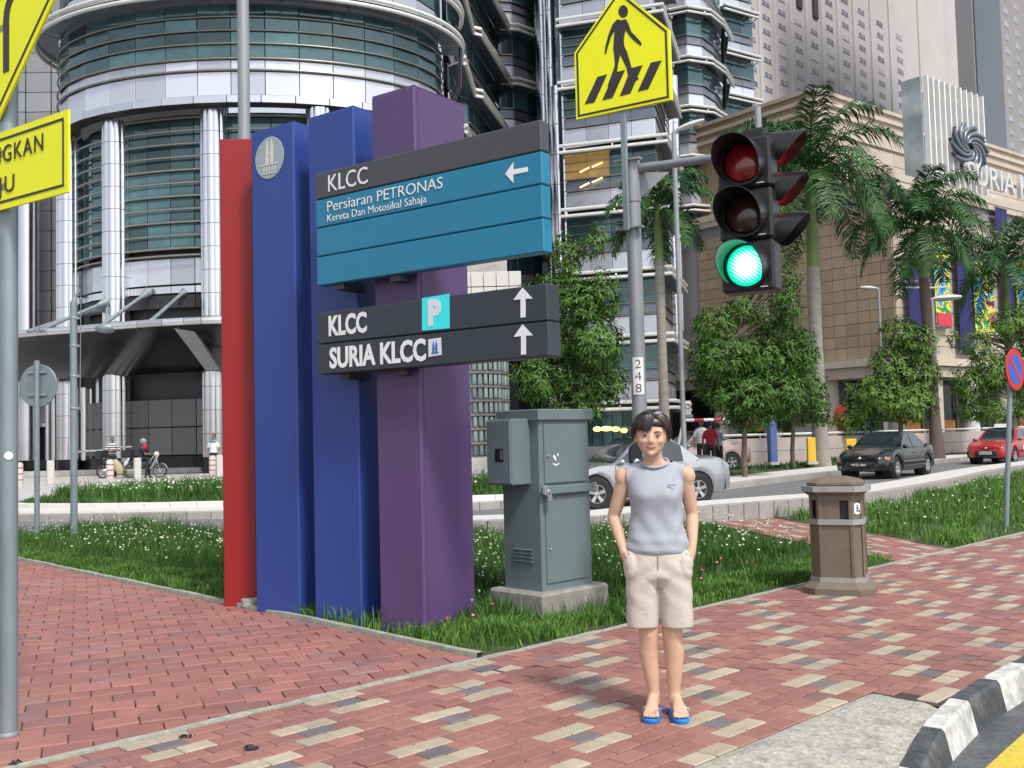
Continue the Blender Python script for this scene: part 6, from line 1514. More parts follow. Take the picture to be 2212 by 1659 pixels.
    def wrap(x0, z0, z1, yw, out, name, m, end=1, parent=t, n=9, y0=None):
        rg = []
        for k in range(n):
            y = (y0 if y0 is not None else -yw) + ((yw) - (y0 if y0 is not None else -yw)) * k / (n - 1); c = end * (h - .34 * abs(y / Wd) ** 2.6 * 1. + out); rg.append([V3((c - end * .1, y, z0)), V3((c, y, z0)), V3((c + end * .02, y, (z0 + z1) / 2)), V3((c, y, z1)), V3((c - end * .1, y, z1))])
        b = MB(); b.loft(rg, False); return b.build(name, m, parent, smooth=40)
    wrap(0, .26, .52, Wd * .93, .045, 'bumper', bm_); wrap(0, .28, .56, Wd * .93, .045, 'bumper', bm_, -1)
    wrap(0, .25, .31, Wd * .6, .055, 'air_intake', M_trim)
    wrap(0, .56, .64, .27, -.004, 'grille', M_trim)
    for s in (1, -1):
        ya, yb = (.30, .72) if s > 0 else (-.72, -.30)
        wrap(0, .545, .665, yb, -.002, 'headlight', M_hl, y0=ya); wrap(0, .55, .655, .80 * s if s > 0 else -.73, -.004, 'indicator', M_amb, y0=.73 if s > 0 else -.80)
        wrap(0, .66, .86, .78 if s > 0 else -.42, -.006, 'tail_light', M_tail, -1, y0=.42 if s > 0 else -.78)
        wrap(0, .36, .43, (.66 if s > 0 else -.56), .062, 'fog_lamp', M_hl, y0=(.56 if s > 0 else -.66))
    b = MB(); b.lathe([(.05, 0), (.04, .012)], (h + .0, 0, .62), 14, ax=(1, 0, 0)); b.build('badge', M_rim, t)
    if plate:
        b = MB(); b.box((h + .075, 0, .44), (.02, .46, .11), bev=.004); pl = b.build('number_plate', plate_m or M_plate, t)
        me = text_mesh(plate, .095, .001, .002, 'CENTER'); me.materials.clear(); me.materials.append(M_ink if plate_m else M_platew); me.transform(Matrix(((0, 0, 1, h + .087), (1, 0, 0, 0), (0, 1, 0, .406), (0, 0, 0, 1)))); me.name = 'plate_characters'; o = obj('plate_characters', me, pl)
    return t
M_silver = mat('silver_car_paint', (.44, .45, .47), .28, .6, var=.03, coat=1., scale=2); M_blkp = mat('black_car_paint', (.004, .005, .007), .15, 0, var=.1, coat=.9, spec=.35); M_redp = mat('red_taxi_paint', (.42, .012, .018), .25, .0, var=.05, coat=1.); M_pinkp = mat('pale_pink_car_paint', (.45, .33, .32), .3, .3, var=.04, coat=.8)
wf, wrr = gp(1313, 1099), gp(1513, 1088); mid = (wf + wrr) / 2; hdS = math.degrees(math.atan2(wf.x - wrr.x, wf.y - wrr.y)); nrm_s = hd(hdS + 90)
nrm_s = nrm_s if nrm_s.y > 0 else -nrm_s
car('silver_car', 'silver saloon car on the road right behind the woman', 'car', mid + nrm_s * .78 + hd(hdS) * .10 , hdS, M_silver, L=4.15, zr=1.42)
hB_ = 221.; fB = hd(hB_); nw = V3((11.32, 30.3, 0)); lft = hd(hB_ + 90); lft = lft if lft.y > 0 else -lft
car('black_car', 'black saloon car driving towards the viewer in front of the palm', 'car', nw + lft * .76 - fB * (4.3 / 2 - .83), hB_, M_blkp, L=4.3, zr=1.38, plate='WCD 3860', nose=.68)
tx = at(2131, 930, 39.5); tx.z = 0
txi = car('red_taxi', 'red taxi with a roof sign and pale number plate at the right edge', 'taxi', tx + hd(42) * 1.9, 223., M_redp, L=4.0, zr=1.40, hatch=True, plate='HWB 9127', plate_m=M_platew, bumper=M_trim)
b = MB(); b.prism([(-.02, -.26, 1.41), (.16, -.26, 1.41), (.12, -.22, 1.56), (.02, -.22, 1.56)], (0, .52, 0)); b.build('roof_sign', M_white, txi)
b = MB(); b.ball((-.2, .855, .62), (.55, .012, .16), 12, 8); b.build('door_decal', M_lwht, txi)
pk = at(1496, 960, 37); pk.z = .1
car('pink_car', 'pale pinkish parked car mostly hidden behind the silver car and standing people', 'car', pk, 250., M_pinkp, L=4.1, zr=1.45)

# ================================================================== PEOPLE
M_skin = mat('skin', (.60, .375, .265), .5, var=.05, scale=14, spec=.4); M_skin2 = mat('brown_skin', (.25, .13, .08), .5, var=.06, scale=14)
M_hair = mat('dark_brown_hair', (.022, .013, .011), .38, var=.45, scale=40, spec=.6, stretch=(1, 1, .25)); M_hairk = mat('black_hair', (.012, .011, .012), .45, var=.3, scale=30)
def solid(b, voxel, name, m, parent, smooth=2, fac=.5):
    me = b.mesh('tmp', m); o = bpy.data.objects.new('tmp', me); COL.link(o)
    md_ = o.modifiers.new('r', 'REMESH'); md_.mode = 'VOXEL'; md_.voxel_size = voxel; md_.use_smooth_shade = True
    if smooth: s = o.modifiers.new('s', 'SMOOTH'); s.iterations = smooth; s.factor = fac
    dg = bpy.context.evaluated_depsgraph_get(); dg.update(); me2 = bpy.data.meshes.new_from_object(o.evaluated_get(dg)); bpy.data.objects.remove(o); me2.name = name
    me2.materials.clear(); me2.materials.append(m); me2.polygons.foreach_set('use_smooth', [True] * len(me2.polygons)); return obj(name, me2, parent)
def erings(specs, n=28, pw=2.4):
    """(cx, cy, z, half width, front depth, back depth) -> rings; -y is the front"""
    out = []
    for cx, cy, z, hw, df, db in specs:
        r = []
        for k in range(n):
            a = 2 * PI * k / n; c, s = math.cos(a), math.sin(a); e = 2 / pw; x = hw * math.copysign(abs(c) ** e, c); y = (db if s > 0 else df) * math.copysign(abs(s) ** e, s); r.append(V3((cx + x, cy + y, z)))
        out.append(r)
    return out
def lerp_specs(sp, k=4):
    out = []; P_ = [list(s) for s in sp]
    for i in range(len(P_) - 1):
        a, b_, c, d = P_[max(i - 1, 0)], P_[i], P_[i + 1], P_[min(i + 2, len(P_) - 1)]
        for j in range(k):
            t = j / k; out.append([.5 * (2 * b_[q] + (c[q] - a[q]) * t + (2 * a[q] - 5 * b_[q] + 4 * c[q] - d[q]) * t * t + (3 * b_[q] - a[q] - 3 * c[q] + d[q]) * t ** 3) for q in range(6)])
    out.append(P_[-1]); return out

wpos = gp(1432, 1545); yaw = math.atan2(wpos.x, wpos.y)
wm = thing('person', 'smiling woman in grey sleeveless top, beige shorts and blue flip flops, hands in pockets', 'person', wpos, rz=-yaw)
Zf = .022                                               # sole thickness under the foot
body = MB()
# torso and neck (under the clothes)
body.loft(erings(lerp_specs([(0, 0, .70, .12, .07, .08), (0, 0, .82, .155, .09, .11), (0, 0, .95, .125, .08, .09), (0, 0, 1.1, .125, .09, .09), (0, .005, 1.22, .14, .09, .09), (0, .01, 1.295, .148, .06, .075), (-.002, .012, 1.330, .105, .048, .058), (-.006, .008, 1.36, .054, .05, .052), (-.010, -.004, 1.40, .051, .052, .052), (-.012, -.010, 1.45, .05, .05, .05)])), True, True)
def arm(sh, el, wr_, hn):
    pts = [V3(sh), V3(sh).lerp(V3(el), .35), V3(sh).lerp(V3(el), .75), V3(el), V3(el).lerp(V3(wr_), .3), V3(el).lerp(V3(wr_), .7), V3(wr_), V3(wr_).lerp(V3(hn), .5), V3(hn)]
    body.tube(smoothpts(pts, 3), [r for q in range(8) for r in [(lambda a, c: a + (c - a) * j / 3)([.043, .042, .038, .034, .035, .029, .023, .030, .030][q], [.043, .042, .038, .034, .035, .029, .023, .030, .030][q + 1]) for j in range(3)]] + [.030], 14)
    body.ball(V3(sh) + V3((math.copysign(-.014, sh[0]), 0, -.002)), (.045, .046, .056)); body.tube([V3(sh) + V3((math.copysign(-.002, sh[0]), 0, .006)), V3((math.copysign(.10, sh[0]), .012, 1.296)), V3((math.copysign(.045, sh[0]), .012, 1.325))], [.046, .036, .034], 12)
arm((-.162, .012, 1.270), (-.232, .055, 1.055), (-.186, -.030, .895), (-.150, -.050, .81))
arm((.157, .012, 1.272), (.192, .06, 1.062), (.186, -.02, .905), (.156, -.045, .82))
# legs
def leg(s, hip, knee, calf, ank):
    pts = [V3(hip), V3(hip).lerp(V3(knee), .5), V3(knee) + V3((0, 0, .05)), V3(knee), V3(knee) + V3((0, .004, -.05)), V3(calf), V3(calf).lerp(V3(ank), .55), V3(ank), V3(ank) + V3((0, -.004, -.07))]
    rr = [.088, .074, .056, .054, .049, .054, .043, .031, .034]; P_ = smoothpts(pts, 3); body.tube(P_, [rr[min(8, i // 3)] + (rr[min(8, i // 3 + 1)] - rr[min(8, i // 3)]) * (i % 3) / 3 for i in range(len(P_))], 16)
    body.ball(V3(knee) + V3((0, -.022, .0)), (.036, .036, .045)); body.ball(V3(calf) + V3((0, .018, .01)), (.044, .045, .10))
    for q in (-1, 1): body.ball(V3(ank) + V3((q * .026, 0, -.012)), (.012, .014, .016), 8, 6)
leg(-1, (-.080, .0, .78), (-.062, -.005, .435), (-.066, .012, .33), (-.046, .015, .125))
leg(1, (.078, .0, .78), (.063, -.005, .435), (.071, .012, .33), (.064, .015, .125))
FEET = [(-.055, -.06, -.06), (.086, .07, .05)]
for fx, splay, _ in FEET:
    ax_ = .046 if fx < 0 else .064; ax_ = -.046 if fx < 0 else .064
    def fp_(f, x=0, z=0): return V3((ax_ + (fx - ax_) * min(1, f * 1.4) + x + splay * f * .1, .055 - .20 * f, z + Zf))
    body.loft([[fp_(f, w_ * math.cos(a), max(.004, hz * .5 + hz * .5 * math.sin(a))) for a in [2 * PI * k / 14 for k in range(14)]] for f, w_, hz in ((0, .020, .045), (.1, .029, .075), (.25, .031, .10), (.42, .031, .085), (.6, .036, .062), (.78, .042, .044), (.92, .042, .030), (.98, .036, .022))], True, True)
    sgn_ = 1 if fx < 0 else -1                               # big toe towards the midline
    for k, (tx_, r, ln) in enumerate(((.030, .0135, .036), (.010, .010, .036), (-.007, .009, .030), (-.022, .0085, .024), (-.035, .008, .016))):
        p = fp_(.93, sgn_ * tx_, r + .002); body.tube([p, p + V3((0, -ln * .6, .003)), p + V3((0, -ln, -.001))], [r, r * 1.05, r * .75], 8)
# head
HT = Matrix.Translation((-.020, -.012, 1.390)) @ Matrix.Diagonal((1.09, 1.02, 1.0, 1)) @ Matrix.Rotation(math.radians(3.0), 4, 'Y') @ Matrix.Rotation(math.radians(4), 4, 'X')
hrings = erings(lerp_specs([(0, -.062, .0, .014, .016, .02), (0, -.045, .010, .034, .042, .04), (0, -.025, .030, .053, .064, .06), (0, -.01, .055, .0655, .080, .08), (0, .0, .085, .0735, .088, .092), (0, .003, .115, .0765, .088, .098), (0, .005, .145, .0765, .086, .100), (0, .006, .175, .070, .076, .094), (0, .008, .200, .052, .052, .07), (0, .01, .214, .022, .02, .03)], 3), 32, 2.15)
hm = MB(); hm.loft(hrings, True, True)
hm.tube([(0, -.082, .115), (0, -.090, .095), (0, -.099, .077), (0, -.094, .070)], [.009, .010, .014, .009], 10)
for s in (-1, 1):
    hm.ball((s * .0125, -.092, .073), (.009, .010, .008), 8, 6); hm.ball((s * .036, -.066, .078), (.028, .022, .022), 10, 8); hm.ball((s * .079, .008, .090), (.009, .018, .030), 10, 8); hm.ball((s * .034, -.077, .128), (.024, .010, .006), 8, 6)
hm.ball((0, -.080, .012), (.020, .018, .014), 10, 8); hm.ball((0, -.086, .050), (.026, .010, .014), 10, 8)
for p in hm.v: body.v.append(tuple(HT @ V3(p)))
n0 = len(body.v) - len(hm.v)
for f in hm.f: body.f.append(tuple(i + n0 for i in f)); body.mi.append(0)
bo = solid(body, .0055, 'body', M_skin, wm, 11, .5)
def hpart(b, name, m, smooth=True): b.v = [tuple(HT @ V3(p)) for p in b.v]; return b.build(name, m, bo, smooth=smooth)
M_eyew = mat('eye_white', (.34, .28, .25), .4); M_iris = mat('iris', (.012, .007, .005), .15); M_lip = mat('lips', (.44, .155, .135), .45); M_brow = mat('brow', (.06, .034, .026), .7)
for s in (-1, 1):
    e = V3((s * .034, -.0850, .107)); b = MB(); b.ball(e, (.0130, .005, .0036), 14, 8, Matrix.Rotation(-s * .35, 3, 'Z') @ Matrix.Rotation(-s * .06, 3, 'Y')); hpart(b, 'eye', M_eyew)
    b = MB(); b.ball(e + V3((0, -.0033, .0006)), (.0068, .003, .0042), 10, 8); hpart(b, 'iris', M_iris)
    b = MB(); b.tube([e + V3((-.0145, .001 + (.004 if s < 0 else 0), -.001)), e + V3((-.006, -.0045, .0042)), e + V3((.004, -.0045, .0044)), e + V3((.0145, .001 + (.004 if s > 0 else 0), .0))], [.0008, .0017, .0017, .0008], 6); hpart(b, 'eyelid', M_brow)
    b = MB(); b.tube([V3((s * .016, -.0885, .1255)), V3((s * .032, -.0865, .1315)), V3((s * .050, -.0730, .128))], [.0028, .0026, .001], 6); hpart(b, 'eyebrow', M_brow)
b = MB(); b.tube([V3((-.031, -.0765, .0530)), V3((-.015, -.0925, .0452)), V3((0, -.0960, .0436)), V3((.015, -.0925, .0456)), V3((.033, -.0760, .0550))], [.0012, .0038, .0042, .0038, .0012], 8); hpart(b, 'lips', M_lip)
b = MB(); b.tube([V3((-.034, -.0765, .0555)), V3((-.015, -.0958, .0466)), V3((0, -.0988, .0448)), V3((.015, -.0958, .0470)), V3((.036, -.0760, .0575))], [.0006, .0011, .0011, .0011, .0006], 6); hpart(b, 'mouth_line', M_brow)
# hair: a cap and many swept locks
hr = MB(); hr.loft(erings(lerp_specs([(0, .030, .060, .074, .015, .085), (0, .028, .09, .084, .030, .095), (0, .022, .12, .0855, .050, .099), (0, .012, .150, .0865, .088, .103), (0, .008, .180, .081, .089, .101), (0, .008, .207, .064, .068, .082), (0, .01, .227, .036, .036, .045), (0, .01, .233, .01, .01, .01)], 3), 32, 2.1), True, True)
Rh = random.Random(3)
def on_skull(az, el, r=1.):
    return V3((.0865 * r * math.cos(el) * math.sin(az), .006 - .094 * r * math.cos(el) * math.cos(az) + (.010 if math.cos(az) < 0 else 0) * -0, .125 + .108 * r * math.sin(el)))
for k in range(300):
    az = Rh.uniform(-2.9, 2.9); part = .20
    if abs(az) < 1.15:
        side_ = -1 if az < part else 1
        el1 = (.04 + .08 * abs(az + .5) if az < part else .20 - .15 * (az - part)) + Rh.uniform(-.07, .10)
        if part - .12 < az < part + .42: el1 = .62 + Rh.uniform(0, .15) - .4 * abs(az - part - .05)
    else: el1 = (-.28 + Rh.uniform(-.25, .15) if abs(az) < 1.8 else -.45 + Rh.uniform(-.3, .1)); side_ = 1 if az > 0 else -1
    a0 = part * .9 + (az - part) * .22 + Rh.gauss(0, .05); pts = []
    for j in range(7):
        f = j / 6; el = 1.35 + (el1 - 1.35) * f; a = a0 + (az - a0) * min(1, f * 1.25) + side_ * .10 * f * f; pts.append(on_skull(a, el, 1.03 + Rh.uniform(0, .07) + (.05 * f * f if abs(az) > 1.2 else 0)))
    w_ = Rh.uniform(.004, .0085); hr.tube(pts, [w_ * .5, w_, w_ * 1.1, w_ * 1.1, w_, w_ * .75, w_ * .15], 6)
hpart(hr, 'hair', M_hair, smooth=50)
b = MB(); b.tube([on_skull(a, 1.06, 1.11) for a in (-1.25, -.9, -.5, 0, .5, .9, 1.25)], .0035, 6); sgl = hpart(b, 'sunglasses', M_blackp)
for s in (-1, 1):
    c = on_skull(s * .42, .98, 1.13); n_ = (c - V3((0, 0, .125))).normalized(); X = V3((1, 0, 0)).cross(n_).normalized(); Y = V3((1, 0, 0)); b = MB(); b.prism([c + Y * .026 * math.cos(a) + X * .014 * math.sin(a) for a in [q * PI / 9 for q in range(18)]], n_ * .004); b.v = [tuple(HT @ V3(p)) for p in b.v]; b.build('lens', mat('sunglass_lens', (.55, .58, .62), .12, .6) if s > 0 else M_black, sgl)
# thumbs and fingers at the pocket edge
for s, wr_, hn in ((-1, V3((-.186, -.030, .895)), V3((-.150, -.050, .81))), (1, V3((.186, -.02, .905)), V3((.156, -.045, .82)))):
    hb = MB(); d = (hn - wr_).normalized(); sd_ = V3((0, -1, 0)).cross(d).normalized() * s
    for k in range(4): o_ = wr_ + d * .085 + V3((0, 1, 0)) * (.018 - .014 * k) + V3((s * .004, 0, 0)); hb.tube([o_, o_ + d * .035, o_ + d * .06 + V3((-s * .01, -.005, 0))], [.0095, .009, .007], 7)
    o_ = wr_ + d * .03 + V3((0, -.020, 0)); hb.tube([o_, o_ + d * .03 + V3((-s * .006, -.016, 0)), o_ + d * .062 + V3((-s * .016, -.020, 0))], [.012, .0115, .008], 8)
    hb.build('fingers', M_skin, bo, smooth=True, kind='stuff')
for fx, splay, _ in FEET:
    sgn_ = 1 if fx < 0 else -1; cx_ = fx + splay * .085
    for tx_, r, ln in ((.028, .0125, .034), (.009, .0095, .034), (-.007, .0088, .029), (-.021, .0082, .023), (-.034, .0078, .016)):
        p = V3((cx_ + sgn_ * tx_, .055 - .20 * .92, Zf + r + .006)); tb_ = MB(); tb_.tube([p + V3((0, .012, .008)), p + V3((0, -ln * .45, .003)), p + V3((0, -ln * .9, -.004)), p + V3((0, -ln * 1.05, -.006))], [r * .9, r, r * .95, r * .4], 9); tb_.build('toe', M_skin, bo, smooth=True)
# grey sleeveless top, with folds
M_shirt = mat('heather_grey_jersey', (.36, .375, .43), .85, var=.05, scale=90, bump=.2, bscale=160); M_short = mat('beige_cotton', (.55, .49, .43), .85, var=.05, scale=60, bump=.35, bscale=26)
sp = lerp_specs([(0, 0, .868, .152, .108, .112), (0, 0, .878, .166, .118, .12), (0, 0, .905, .170, .122, .12), (0, 0, .94, .163, .116, .115), (0, 0, 1.0, .148, .105, .103), (0, 0, 1.07, .139, .104, .10), (0, 0, 1.13, .141, .114, .10), (0, 0, 1.175, .146, .122, .10), (0, .002, 1.215, .150, .113, .098), (0, .005, 1.255, .1495, .095, .092), (0, .008, 1.285, .150, .080, .083), (0, .010, 1.310, .149, .066, .072), (-.002, .010, 1.327, .128, .060, .064), (-.003, .008, 1.338, .098, .061, .062)], 5)
rg = erings(sp, 64, 2.3)
for i, r in enumerate(rg):
    for k, p in enumerate(r):
        a = 2 * PI * k / 64; z = p.z; x = p.x
        d = .0045 * math.sin(z * 95 + 2.2 * math.sin(a * 2) + x * 22) * max(0, 1 - (z - .86) / .17) + .004 * math.sin(x * 55 + z * 34) * max(0, 1 - abs(z - 1.0) / .2)
        d += .0035 * math.sin((x - .11) * 70 - (z - 1.05) * 40) * math.exp(-((x - .10) / .05) ** 2) * (1 if z > .93 else .3)
        if p.y < 0: d += .012 * (math.exp(-((abs(x) - .066) / .038) ** 2 - ((z - 1.165) / .045) ** 2))
        c = V3((0, 0, z)); n_ = (p - c); n_.z = 0; r[k] = p + n_.normalized() * d
b = MB(); b.loft([r for r in rg if r[0].z < 1.318], True, True)
for s_ in (-1, 1): b.tube([V3((s_ * .200, .012, 1.258)), V3((s_ * .156, .012, 1.276)), V3((s_ * .10, .012, 1.303)), V3((s_ * .05, .012, 1.325)), V3((0, .012, 1.33))], [.054, .057, .047, .042, .05], 16)
shirt = solid(b, .006, 'sleeveless_top', M_shirt, bo, 3, .5)
bm = bmesh.new(); bm.from_mesh(shirt.data); kill = []
for f in bm.faces:
    c = f.calc_center_median(); zz = 1.342 + .36 * c.y
    if (abs(c.x) > .151 + .10 * max(0, 1.25 - c.z) and c.z > 1.195) or c.z > 1.350 + .30 * c.y or c.z < .872: kill.append(f)
bmesh.ops.delete(bm, geom=kill, context='FACES'); bm.to_mesh(shirt.data); bm.free()
b = MB(); n = 40; b.tube([V3((-.003 + .076 * math.cos(2 * PI * k / n), .004 + .066 * math.sin(2 * PI * k / n), 1.344 + .024 * math.sin(2 * PI * k / n) + .006 * abs(math.cos(2 * PI * k / n)))) for k in range(n + 1)], .008, 8, False); b.build('neckband', M_shirt, shirt, smooth=True)
b = MB(); b.box((.085, -.112, 1.228), (.044, .004, .005)); b.build('stitched_mark', mat('mark_grey', (.16, .18, .24), .7), shirt)
b = MB(); b.loft(erings(lerp_specs([(0, 0, .862, .160, .112, .115), (0, 0, .872, .167, .119, .121), (0, 0, .885, .168, .120, .121)], 3), 48, 2.3), True, False); b.build('hem', M_shirt, shirt, smooth=True)
# shorts
b = MB(); b.loft(erings(lerp_specs([(0, 0, .69, .10, .085, .10), (0, 0, .74, .178, .112, .117), (0, 0, .80, .183, .114, .119), (0, 0, .86, .166, .110, .114), (0, 0, .895, .156, .104, .108)], 3), 40, 2.5), True, True)
for s, kx in ((-1, -.090), (1, .092)):
    b.loft(erings(lerp_specs([(kx, 0, .472, .084, .094, .094), (kx * .99, 0, .54, .086, .097, .097), (kx * .97, 0, .62, .0875, .100, .102), (kx * .95, 0, .70, .089, .104, .109), (kx * .9, 0, .78, .088, .107, .110)], 3), 28, 2.5), True, True)
for s in (-1, 1): b.ball((s * .138, -.046, .800), (.050, .062, .090)); b.ball((s * .150, -.033, .85), (.030, .045, .035))
sh_ = solid(b, .007, 'shorts', M_short, bo, 2, .5)
for v in sh_.data.vertices:
    p = v.co; f = math.sin(p.x * 40 + p.z * 30 + 1.5 * math.sin(p.z * 20)) * .0020 + .0042 * math.sin(p.z * 60 + abs(p.x) * 45) * math.exp(-((p.z - .76) / .07) ** 2); n_ = V3((p.x, p.y, 0)).normalized() if p.length else V3(); v.co = p + n_ * f
for s in (-1, 1):
    b = MB(); b.tube([V3((s * .150, -.086, .870)), V3((s * .166, -.068, .83)), V3((s * .176, -.040, .785))], .004, 6); b.build('pocket_edge', M_short, sh_)
b = MB(); b.tube([V3((0, -.1125, .86)), V3((0, -.115, .80)), V3((0, -.108, .73)), V3((.001, -.085, .69))], .0022, 6); b.build('front_seam', mat('seam_shadow_brown', (.30, .26, .215), .9), sh_)
# flip flops
M_flip = mat('blue_rubber', (.012, .21, .72), .5, var=.05); M_strap = mat('clear_strap', (.62, .60, .58), .25, var=.05)
for fx, splay, _ in FEET:
    ax_ = -.046 if fx < 0 else .064; pts = []
    for k in range(28):
        a = 2 * PI * k / 28; f = .5 + .62 * math.sin(a) * -1; yy = .055 - .20 * (.5 - .66 * math.sin(a)); fr_ = (.055 - yy) / .20; cx = ax_ + (fx - ax_) * min(1, max(0, fr_ * 1.4)) + splay * fr_ * .1; w_ = .040 + .013 * max(0, min(1, fr_)); pts.append(V3((cx + w_ * math.copysign(abs(math.cos(a)) ** .75, math.cos(a)), yy, .001)))
    b = MB(); r0_ = pts; c0 = sum(pts, V3()) / 28; b.loft([[c0 + (p - c0) * .97 + V3((0, 0, .0)) for p in pts], [p + V3((0, 0, .006)) for p in pts], [p + V3((0, 0, .018)) for p in pts], [c0 + (p - c0) * .96 + V3((0, 0, .0225)) for p in pts]], True, True); fl_ = b.build('flip_flop', M_flip, bo, smooth=40)
    yt = .055 - .20 * .86; cx = fx + splay * .08
    for q in (-1, 1):
        b = MB(); b.tube(smoothpts([V3((cx + (.012 if fx < 0 else -.012), yt - .008, .035)), V3((cx + q * .022, yt + .03, .062)), V3((cx + q * .042, yt + .075, .045)), V3((cx + q * .043, yt + .09, .022))], 3), .0055, 7); b.build('strap', M_strap, fl_, smooth=True)
    b = MB(); b.ball((ax_ + (.040 if fx < 0 else -.040), .03, .024), (.009, .016, .009), 8, 6); b.build('strap_plug', M_flip, fl_, smooth=True)

# --------------------------------------------------------------- small figures
def figure(label, loc, rz, shirt_m, leg_m, arms, hgt=1.70, skin=M_skin2, hair=M_hairk, extra=None, pose='stand', shoe=M_blackp):
    t = thing('person', label, 'person', loc, rz=rz); k = hgt / 1.70; S = lambda p: V3(p) * k
    b = MB(); legs = MB(); top = MB()
    if pose == 'stand':
        for s in (-1, 1):
            legs.tube([S((s * .085, 0, .90)), S((s * .095, -.01, .48)), S((s * .10, .01, .07))], [.088 * k, .068 * k, .055 * k], 12); b.tube([S((s * .095, 0, .5)), S((s * .10, .01, .04))], [.05, .035], 10)
            sb = MB(); sb.tube([S((s * .10, .05, .045)), S((s * .105, -.05, .045)), S((s * .11, -.16, .03))], [.042, .045, .028], 9); sb.build('shoe', shoe, t, smooth=True)
        legs.loft(erings([(0, 0, .82 * k, .15 * k, .10, .12), (0, 0, .92 * k, .155 * k, .10, .11), (0, 0, .99 * k, .145 * k, .10, .10)], 18), True, True); sh0, lean = 1.40, 0.
    else:                                                # astride a motorcycle, feet forward and down
        for s in (-1, 1):
            legs.tube([S((s * .09, .02, .82)), S((s * .16, -.34, .80)), S((s * .19, -.30, .42)), S((s * .20, -.26, .10))], [.095, .075, .06, .05], 12); b.tube([S((s * .19, -.30, .42)), S((s * .20, -.26, .06))], [.05, .035], 9)
            sb = MB(); sb.tube([S((s * .20, -.20, .05)), S((s * .20, -.38, .04))], [.045, .035], 9); sb.build('shoe', shoe, t, smooth=True)
        legs.loft(erings([(0, .03, .76, .16, .12, .13), (0, .02, .9, .16, .12, .12)], 18), True, True); sh0, lean = 1.32, -.10
    top.loft(erings(lerp_specs([(0, lean * .1, (sh0 - .47) * k, .155 * k, .11, .11), (0, lean * .3, (sh0 - .30) * k, .15 * k, .11, .11), (0, lean * .6, (sh0 - .12) * k, .175 * k, .11, .11), (0, lean * .9, sh0 * k, .16 * k, .085, .09), (0, lean, (sh0 + .045) * k, .08 * k, .06, .06)], 2), 20), True, True)
    hc_ = S((0, lean - .01, sh0 + .19)); b.tube([S((0, lean, sh0 - .02)), hc_], .052, 10); b.ball(hc_ + V3((0, -.005, 0)), (.074, .092, .112), 14, 10); b.ball(hc_ + V3((0, -.095, -.012)), (.014, .018, .018), 6, 5)
    for s in (-1, 1): b.ball(hc_ + V3((s * .075, 0, -.005)), (.012, .02, .03), 6, 5)
    for (sx_, el, wr_) in arms:
        sh = S((sx_ * .175, lean * .9, sh0 - .03)); el, wr_ = S(el), S(wr_); top.tube([sh + V3((-sx_ * .03, 0, 0)), sh.lerp(el, .5), sh.lerp(el, .85)], [.062, .058, .055], 10); b.tube([sh, el, wr_], [.045, .038, .028], 10)
        d = (wr_ - el).normalized(); b.ball(wr_ + d * .04, (.034, .02, .04), 8, 6)
        for q in range(4): o_ = wr_ + d * .06 + V3(((q - 1.5) * .013, 0, 0)); b.tube([o_, o_ + d * .05], [.008, .006], 5)
        b.tube([wr_ + d * .02, wr_ + d * .06 + V3((-sx_ * .03, -.01, 0))], [.011, .008], 5)
    b.tube([S((0, 0, .85)), S((0, lean * .6, sh0 - .05))], .09, 10)
    bo_ = solid(b, .013, 'body', skin, t, 1); solid(legs, .014, 'trousers', leg_m, bo_, 1); sw_ = solid(top, .014, 'shirt', shirt_m, bo_, 1)
    if hair:
        hh_ = MB(); hh_.ball(hc_ + V3((0, .018, .028)), (.083, .092, .098), 14, 10); hh_.build('hair', hair, bo_, smooth=True)
    for s in (-1, 1): e = MB(); e.ball(hc_ + V3((s * .028, -.092, .012)), (.010, .005, .005), 6, 5); e.build('eye', M_iris, bo_)
    e = MB(); e.tube([hc_ + V3((-.022, -.088, -.05)), hc_ + V3((.022, -.088, -.05))], .005, 5); e.build('mouth', M_lip, bo_)
    return t, bo_, hc_, sw_
M_strp = bpy.data.materials.new('striped_jersey'); M_strp.use_nodes = True; _t = M_strp.node_tree; _tc = _t.nodes.new('ShaderNodeTexCoord'); _w = _t.nodes.new('ShaderNodeTexWave'); _w.bands_direction = 'Z'; _w.inputs['Scale'].default_value = 3.2; _r = _t.nodes.new('ShaderNodeValToRGB'); _r.color_ramp.interpolation = 'CONSTANT'; _r.color_ramp.elements[0].color = (.05, .05, .055, 1); _r.color_ramp.elements[1].color = (.62, .62, .62, 1); _r.color_ramp.elements[1].position = .5
_t.links.new(_tc.outputs['Object'], _w.inputs['Vector']); _t.links.new(_w.outputs['Fac'], _r.inputs[0]); _t.links.new(_r.outputs[0], _t.nodes['Principled BSDF'].inputs['Base Color'])
M_navyj = mat('dark_navy_cloth', (.015, .018, .03), .8, var=.1); M_wsh = mat('white_shirt', (.66, .67, .68), .8, var=.05); M_rvest = mat('red_vest', (.42, .015, .045), .75, var=.08); M_lbl = mat('light_blue_shirt', (.30, .45, .62), .8, var=.08); M_ltl = mat('teal_cloth', (.02, .28, .26), .8)
def ploc(u, D, z): p = at(u, 960, D); return V3((p.x, p.y, z))
fold = [(-1, (-.27, -.06, 1.12), (.04, -.20, 1.13)), (1, (.27, -.06, 1.12), (-.04, -.22, 1.10))]
hang = [(-1, (-.24, .02, 1.10), (-.25, -.03, .84)), (1, (.24, .02, 1.10), (.25, -.03, .84))]
figure('man in a black and white striped jersey standing with folded arms behind the motorcycles', ploc(243, 43.5, .225), .3, M_strp, M_navyj, fold, 1.73)
_, bw, _, sw_ = figure('man in a white shirt with teal shoulders and black trousers beside the red panel', ploc(461, 42.5, .225), -.2, M_wsh, M_blackp, hang, 1.74)
